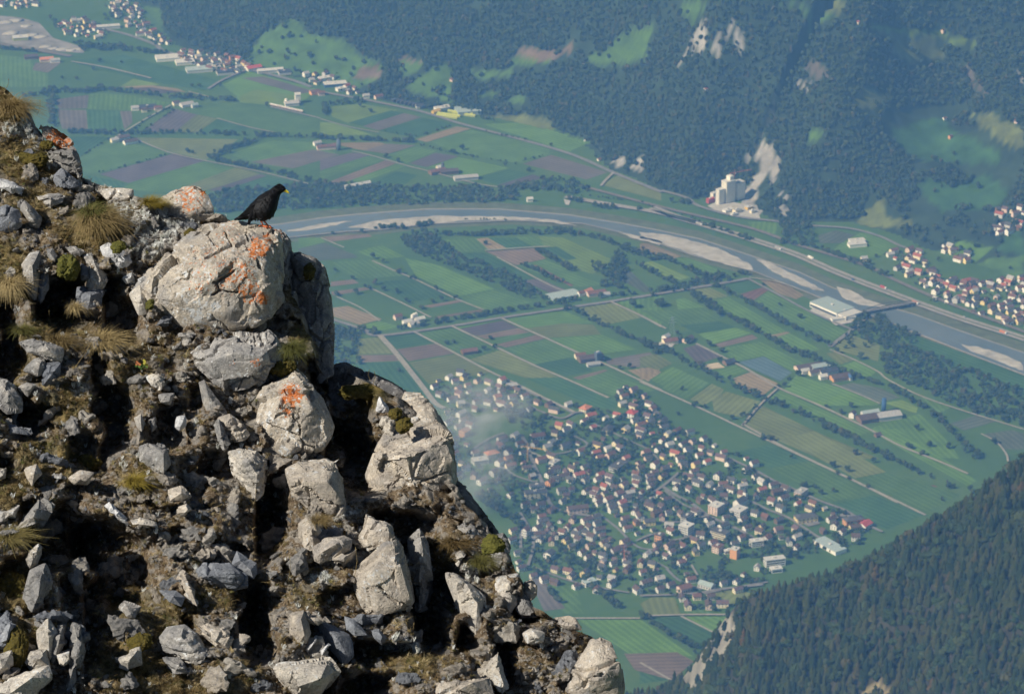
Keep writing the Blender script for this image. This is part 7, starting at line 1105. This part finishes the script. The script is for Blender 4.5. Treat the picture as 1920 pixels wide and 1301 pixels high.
tussock(546,660,26,M_grn,800,'round brushy tuft hanging right of the grey boulder',.13,.9,.26); tussock(20,540,28,M_dry,700,'long-haired grass clump at the left edge beside the dark hollow',.16,1.2,.10); tussock(140,580,20,M_dry,350,'small dry tuft in the shade above the stalks',.10,1.0,.06); tussock(110,640,34,M_dry,500,'matted dry grass behind the rough-topped stone',.09,.9,.05); tussock(190,640,42,M_dry,800,'wide bleached grass mat above the orange-leaved plants',.10,.9,.05)
tussock(900,1058,24,M_grn,600,'spiky green-yellow tuft beside the mossy skyline rock',.10,.7,.10); tussock(250,905,26,M_yel2,500,'spiky yellowish tuft left of the two-toned block',.09,.8,.06); tussock(15,1010,36,M_grn,500,'green clump at the left edge below the tilted slab',.10,.8,.05); tussock(850,1020,30,M_heath,700,'dark brown heathery tuft left of the furrowed rock',.09,.7,.08); tussock(595,975,24,M_dry,350,'short dry grass on the front of the square block',.06,.7,.18); tussock(40,620,26,M_grn,400,'greenish grass at the left edge above the rough-topped stone',.08,.8,.05)
ICO4 = ico(5)
def moss(x, y, rx, ry, m_, lab, lift=.1, hf=.33, cat='moss cushion'):
    V, F = ICO4; sx, sy = rx*.0031*.95, ry*.0031*1.5; d = .95+.45*fbm(V*1.6+x, 3, int(x))+.16*fbm(V*6+x, 2)+.05*vnoise(V*17+x); p = on_ground(float(x), float(y), lift)[0] if lift < 1 else at(x, y, lift); me = pydata('moss_cushion', V*d[:, None]*[sx, sy, sx*hf+.01], F, True); me.materials.append(m_); o = obj('moss_cushion', me, (), None, p, None, lab, cat, 'moss cushions'); o.rotation_euler = (.35, 0, 0); return o
moss(222,464,15,10,M_gmoss,'green moss cap on the white rounded stone',.22); moss(128,500,20,18,M_gmoss,'bright green moss hump over the dark hollow',.12,.9); moss(100,575,12,10,M_moss,'brownish moss below the bright green hump',.06)
moss(742,775,13,9,M_moss,'upper olive moss cushion on the flat-topped block',17.75); moss(757,797,16,12,M_moss,'lower olive moss cushion on the flat-topped block',17.72); moss(925,1020,22,13,M_gmoss,'yellow-green moss cap on the rounded skyline rock',16.93,.35); moss(357,437,12,6,M_moss,'moss at the upper left edge of the bird boulder',.24); moss(312,492,14,12,M_moss,'brown moss patch beside the lower left of the bird boulder',.08); moss(281,571,8,9,M_gmoss,'small moss knob in the crack left of the bird boulder',.24)
moss(580,510,12,14,M_moss,'moss on the jagged rock behind the bird boulder',18.66); moss(530,690,26,11,M_moss,'moss between the grey boulder and the third boulder',.16); moss(88,272,14,8,M_moss,'olive moss by the orange-edged ledge',.06); moss(60,300,30,12,M_moss,'wide brownish moss patch, upper left',.04,.3); moss(165,868,22,10,M_moss,'olive moss beside the hollow, left',.06,.4); moss(20,1110,26,28,M_moss,'dark moss mass at the left edge',.08,.5); moss(30,1215,22,30,M_moss,'dark green moss left of the lower left outcrop',.10,.5); moss(735,862,10,10,M_moss,'dark moss in the shade at the corner of the flat-topped block',.1)
moss(545,560,20,40,M_moss,'dark moss running down behind the bird boulder',18.78); moss(672,735,34,10,M_moss,'dark moss on the skyline crag',18.2); moss(262,1205,20,12,M_moss,'olive moss above the pale angular stone',.06,.4)
# ground cover
tuft_v = [blades(22, 1.0, .8, .8, .030, 60+k, M_dry) for k in range(3)]+[blades(22, .8, .9, .7, .035, 70+k, M_heath) for k in range(3)]+[blades(20, .8, .7, .6, .035, 80, M_grn)]
gx, gy = ridge_pts(95000, lambda x, y: (.22+.75*green(x, y))*(.25+.75*(fbm(np.stack([x/30, y/30, x*0], -1), 3, 13) > -.08))*(1-.6*lich(x, y)), 44); ok = np.ones(len(gx), bool)
for o_ in occR: ok &= ~inpoly(gx, gy, o_)
gx, gy = gx[ok], gy[ok]; p = on_ground(gx, gy, .0); s = rn.uniform(.012, .038, len(p)); tl = rn.uniform(-.5, .5, (len(p), 3)); tl[:, 2] = 0; scatter('ridge_turf', p, s, tuft_v, 45, tilt=tl)
def coral(seed):
    r_ = np.random.RandomState(seed); mb = MB()
    for k in range(9): a = r_.rand()*6.28; t = r_.uniform(.2, .9); b = (math.cos(a)*.3*r_.rand(), math.sin(a)*.3*r_.rand(), -.1); e = (math.cos(a)*t*.7, math.sin(a)*t*.7, r_.uniform(.4, 1)); mb.tube([b, e], [.10,.04], 3, 0, False); mb.tube([e, (e[0]+r_.uniform(-.3,.3), e[1]+r_.uniform(-.3,.3), e[2]+.25)], [.05,.02], 3, 0, False)
    return mb.mesh('lichen', M_lch)
gx, gy = ridge_pts(42000, lambda x, y: .9*lich(x, y)**1.3*(fbm(np.stack([x/18, y/18, x*0], -1), 3, 15) > -.22)+.02, 46); ok = np.ones(len(gx), bool)
for o_ in occR: ok &= ~inpoly(gx, gy, o_)
gx, gy = gx[ok], gy[ok]; p = on_ground(gx, gy, .0); scatter('white_lichen_mat', p, rn.uniform(.012, .028, len(p)), [coral(k) for k in range(4)], 47)
# dry stalks
mb = MB(); r_ = np.random.RandomState(8); ST = [(35,215,22,25),(10,170,6,20),(70,215,5,25),(60,205,-3,12),(90,565,0,40),(118,585,0,25),(95,600,6,-30),(150,560,5,22),(158,600,8,25),(170,605,3,22),(200,600,30,25),(100,620,-8,35),(140,690,30,-45),(290,1005,2,-30),(300,975,18,-12),(245,1030,6,-35),(265,1035,2,-28),(235,1085,-4,-50),(540,1090,3,-45),(538,1050,-4,-40),(665,1080,2,-50),(390,960,25,-14),(395,1000,18,-40),(330,1000,-20,-30),(470,960,10,-40),(795,1200,10,-30),(780,1205,-4,-35),(830,1195,18,-28),(760,1190,3,-20),(75,1020,20,-30),(100,1030,30,-2),(110,1055,32,3),(700,720,2,-22),(745,800,6,-20),(695,715,-3,-20),(20,440,-2,-22),(95,460,-12,-28),(210,745,-25,-40),(200,740,-35,-35),(170,880,12,-22),(360,905,10,-28)]
for x, y, dx, dy in ST:
    dy = -abs(dy); b = on_ground(float(x), float(y), .02)[0]; e = at(x+dx, y+dy, float(DG(np.array([float(x)]), np.array([float(y)]))[0])-.06); mid = (b+e)/2+np.array([.01*np.sign(dx+.1), 0, .01]); mb.tube([b, mid, e], [.0013, .0011, .0008], 4); mb.tube([e, e+(e-mid)*.25], [.0028, .001], 5)
obj('dry_grass_stalks', mb.mesh('dry_grass_stalks', M_dry), kind='stuff')
# a small plant with orange and yellow leaves
p = on_ground(266., 690., .06)[0]; o = obj('leafy_plant', None, (), None, p, None, 'small plant with orange and yellow round leaves among the scree', 'plant'); M_ol = mat('orange_leaf', (.42,.15,.06)); M_yl = mat('yellow_leaf', (.40,.36,.06)); M_gl = mat('green_leaf', (.10,.18,.04)); mb = MB(); r_ = np.random.RandomState(3)
for k in range(26):
    a = r_.rand()*6.28; q = np.array([math.cos(a)*r_.uniform(.01,.06), math.sin(a)*r_.uniform(0,.04), r_.uniform(.01,.06)]); mb.tube([(0,0,-.02), q], .001, 3, 0, False); n_ = 7; c_ = [(q[0]+.011*math.cos(6.28*i/n_), q[1]+.005*math.sin(6.28*i/n_), q[2]+.009*math.sin(6.28*i/n_)) for i in range(n_)]; mb.add(c_, [tuple(range(n_))], 1 if q[0] < -.01 and q[2] > .03 else 2 if q[0] > .01 and q[2] > .03 else 0)
obj('leaves', mb.mesh('leaves', [M_gl, M_ol, M_yl]), (), o); o.scale = (.65, .65, .65)
# ------------------------------------------------------------ the bird
from mathutils.bvhtree import BVHTree
hb_ = [o for o in bpy.data.objects if o.get('label', '').startswith('largest pale boulder')][0]; hm2 = hb_.data
bv = BVHTree.FromPolygons([tuple(v.co+hb_.location) for v in hm2.vertices], [tuple(p.vertices) for p in hm2.polygons])
def hit_rock(px, py):
    r = rdir(px, py); v = Vector(r); h = bv.ray_cast(Vector(CAM), v.normalized()); return (h[3]/v.length, h[0]) if h[0] is not None else (None, None)
fy = 400.0; fd = None
while fd is None and fy < 460: fy += .5; fd, fp = hit_rock(494, fy)
DYB = fy+3.0-423.2; fd, fp = hit_rock(494, fy+3.0); print('bird foot', fy, fd)
def zb(x, y): return 430+x*130/1691, 330+y*130/1691+DYB
def bp(x, y, off=0.0): a, b = zb(x, y); return at(a, b, fd+off)
B0 = bp(830, 1150)
M_plum = mat('black_plumage', (.012,.012,.014), .5, .2); n_ = noise_n(M_plum, 130, 4, coords(M_plum)); n6 = noise_n(M_plum, 28, 3, coords(M_plum)); Lk(M_plum, ramp(M_plum, n6.outputs[0], [(.35, (.003,.003,.004)), (.75, (.013,.013,.014))]).outputs[0], bsdf(M_plum).inputs['Base Color']); Lk(M_plum, bump(M_plum, n_.outputs[0], .9, .004), bsdf(M_plum).inputs['Normal'])
M_beak = mat('yellow_beak', (.88,.68,.04), .35, .4); M_leg = mat('orange_leg', (.75,.20,.08), .5, .3); M_eye = mat('eye', (.01,.008,.006), .08, .6); M_claw = mat('claw', (.02,.018,.016), .4)
bird = obj('bird', None, (), None, B0, None, 'black bird with yellow beak and orange legs perched on the lichened boulder, facing right', 'bird')
SEC = [((150,985),(185,1035),.10),((260,900),(320,1020),.25),((400,770),(440,1000),.36),((505,640),(570,965),.42),((620,530),(690,990),.46),((725,432),(815,1030),.46),((850,352),(950,1015),.46),((960,298),(1080,930),.46),((1040,242),(1150,770),.46),((1100,192),(1195,570),.45),((1160,162),(1222,440),.46),((1235,142),(1262,372),.47),((1310,172),(1312,345),.47),((1362,215),(1350,318),.44),((1384,258),(1376,292),.3)]
n = 28; V = []; F = []
for i, (a, b, wf) in enumerate(SEC):
    A_, B_ = bp(*a), bp(*b); c_ = (A_+B_)/2; h_ = (A_-B_)/2; L_ = np.linalg.norm(h_); wv = np.array([.10, .95, -.12]); wv /= np.linalg.norm(wv)
    for k in range(n): t = 2*math.pi*k/n; V.append(c_+h_*math.cos(t)+wv*L_*2*wf*.95*math.sin(t)-B0)
for i in range(len(SEC)-1):
    for k in range(n): F.append((i*n+k, i*n+(k+1) % n, (i+1)*n+(k+1) % n, (i+1)*n+k))
F += [tuple(reversed(range(n))), tuple((len(SEC)-1)*n+k for k in range(n))]
me = pydata('body', V, F, True); me.materials.append(M_plum); bo = obj('body', me, (), bird); sm_ = bo.modifiers.new('sub', 'SUBSURF'); sm_.levels = 2; sm_.render_levels = 2
tx = bpy.data.textures.new('ruffle', 'CLOUDS'); tx.noise_scale = .018; dm = bo.modifiers.new('ruffle', 'DISPLACE'); dm.texture = tx; dm.strength = .007; dm.texture_coords = 'LOCAL'
# overlapping contour feathers
rn = np.random.RandomState(2); mb = MB()
for k in range(520):
    i = rn.uniform(1.2, 11.5); j = int(i); f = i-j; t = rn.uniform(0, 6.28); sec = []
    for q in (j, j+1):
        a, b, wf = SEC[q]; A_, B_ = bp(*a), bp(*b); c_ = (A_+B_)/2; h_ = (A_-B_)/2; L_ = np.linalg.norm(h_); sec.append((c_+(h_*math.cos(t)+np.array([.10,.95,-.12])*L_*2*wf*.95*math.sin(t))*1.0, c_))
    p = sec[0][0]*(1-f)+sec[1][0]*f; c_ = sec[0][1]*(1-f)+sec[1][1]*f; nr = (p-c_)/np.linalg.norm(p-c_); back = sec[0][0]-sec[1][0]; back /= np.linalg.norm(back); sd = np.cross(nr, back); L_ = rn.uniform(.010, .020); w_ = L_*.3; p = p-B0-nr*.002
    mb.add([p, p+back*L_*.5+sd*w_+nr*.003, p+back*L_+nr*.006, p+back*L_*.5-sd*w_+nr*.003], [(0,1,2),(0,2,3)])
obj('plumage', mb.mesh('plumage', M_plum), (), bird)
for s, nm in ((-1, 'near'), (1, 'far')):            # folded wings with long feathers
    wd_ = np.array([.10, .95, -.12])*s; mb = MB()
    for k in range(11):
        f = k/10; a = bp(1000-90*f, 480+250*f)+wd_*(.028+.002*k); tip = bp(250+30*k, 925-7*k)+wd_*.016; mid = (a*.45+tip*.55)+wd_*.014+np.array([0, 0, .010*(1-f)]); dr = (tip-a)/np.linalg.norm(tip-a); sd = np.cross(dr, wd_); sd /= np.linalg.norm(sd); w_ = .011
        q = [a-sd*w_*.6, a+sd*w_*.6, mid+sd*w_, tip+sd*w_*.25, tip-sd*w_*.25, mid-sd*w_]; q = [x-B0 for x in q]; q2 = [x+wd_*.0022 for x in q]; mb.add(q+q2, [(0,1,2,5),(5,2,3,4),(11,8,7,6),(10,9,8,11),(0,6,7,1),(1,7,8,2),(2,8,9,3),(3,9,10,4),(4,10,11,5),(5,11,6,0)])
    wg = obj('wing', mb.mesh('wing', M_plum), (), bird); mb = MB()
    for r_ in range(4):
        for k in range(9):
            f = k/8; p = bp(1000-120*r_-60*f*1.3, 420+110*r_*.9+300*f)+wd_*(.045-.004*abs(k-4)*.6+.001*r_); dr = bp(300, 950)-bp(1000, 450); dr = dr/np.linalg.norm(dr); sd = np.cross(dr, wd_); sd /= np.linalg.norm(sd); L_ = .030; w_ = .009; p = p-B0
            mb.add([p, p+dr*L_*.5+sd*w_+wd_*.003, p+dr*L_+wd_*.004, p+dr*L_*.5-sd*w_+wd_*.003, p+dr*L_*.5+wd_*.005], [(0,1,4),(1,2,4),(2,3,4),(3,0,4)])
    obj('covert_feathers', mb.mesh('covert_feathers', M_plum), (), wg)
mb = MB()
for k in range(8):
    f = k/7-.5; a = bp(520, 860)+np.array([0, .02*f, 0]); tip = bp(138+40*abs(f), 1000+60*f*.5)+np.array([0, .05*f, 0]); dr = (tip-a)/np.linalg.norm(tip-a); sd = np.cross(dr, [0, 0, 1]); sd /= np.linalg.norm(sd); w_ = .010; q = [x-B0 for x in (a-sd*w_*.6, a+sd*w_*.6, tip+sd*w_*.8, tip+dr*.006, tip-sd*w_*.8)]; q2 = [x+np.array([0, 0, .002]) for x in q]; mb.add(q+q2, [(4,3,2,1,0),(5,6,7,8,9),(0,1,6,5),(1,2,7,6),(2,3,8,7),(3,4,9,8),(4,0,5,9)])
obj('tail', mb.mesh('tail', M_plum), (), bird)
mb = MB()                                            # loose belly feathers
for k in range(60): x = rn.uniform(620, 1090); y = 1000-max(0, x-950)*.75+rn.uniform(-12, 10); a = bp(x, y, rn.uniform(-.025, .025)); e = bp(x-rn.uniform(-8, 28), y+rn.uniform(25, 62), rn.uniform(-.025, .025)); mb.tube([a-B0, (a+e)/2-B0, e-B0], [.0022,.0016,.0004], 3)
obj('belly_feathers', mb.mesh('belly_feathers', M_plum), (), bird)
def beakh(pts, rad): mb = MB(); mb.tube([bp(x, y)-B0 for x, y in pts], rad, 10); return mb
bk_ = obj('beak', beakh([(1318,292),(1360,300),(1405,318),(1440,346),(1466,380)], [.0072,.0068,.0058,.0040,.0008]).mesh('beak', M_beak, True), (), bird); obj('lower_bill', beakh([(1318,312),(1360,322),(1400,342),(1446,374)], [.0048,.0042,.0032,.0008]).mesh('lower_bill', M_beak, True), (), bk_)
for s in (-1, 1): V_, F_e = ICO2; c_ = bp(1322, 248)+np.array([.10,.95,-.12])*s*.0195-B0; obj('eye', pydata('eye', V_*.0036, F_e, True), M_eye, bird, c_)
def foot_on(px, py):
    a, b = zb(px, py); d, p = hit_rock(a, b); return np.array(p) if d is not None and abs(d-fd) < .35 else at(a, b, fd)
for (hip, ank, off) in (((785,1010), (800,1150), -.022), ((850,1010), (925,1150), .025)):
    kx = bp(hip[0]-8, hip[1]+30, off); an = bp(*ank, off); g = foot_on(ank[0]+20, 1195)
    an = g+np.array([0, 0, .012]); hp = bp(*hip, off); mb = MB(); mb.tube([hp-B0, kx-B0, (kx*.5+an*.5)-B0, an-B0], [.012,.0065,.0042,.0040], 8); lg = obj('leg', mb.mesh('leg', [M_leg], True), (), bird)
    tb = MB(); tb.tube([hp+np.array([0,0,.012])-B0, kx-B0], [.020,.009], 10); obj('thigh_feathers', tb.mesh('thigh_feathers', M_plum, True), (), lg)
    for k, (dx, dy, L_) in enumerate([(1, -.15, .036), (.85, -.55, .030), (.85, .45, .030), (-1, .1, .024)]):
        v = np.array([dx, dy, 0])/math.hypot(dx, dy); e = g+v*L_; h2 = bv.find_nearest(Vector(e)); ez = np.array(h2[0]) if h2[0] is not None and (Vector(e)-h2[0]).length < .03 else e
        t_ = MB(); t_.tube([an-B0-np.array([0,0,.004]), (an*.4+ez*.6)-B0+np.array([0,0,.006]), ez-B0+np.array([0,0,.003])], [.0040,.0038,.0026], 6); t_o = obj('toe', t_.mesh('toe', M_leg, True), (), lg); c2 = MB(); c2.tube([ez-B0+np.array([0,0,.003]), ez+v*.006-B0+np.array([0,0,.002]), ez+v*.011-B0+np.array([0,0,-.002])], [.0022,.0014,.0003], 5); cl = obj('claw', c2.mesh('claw', M_claw, True), (), lg)
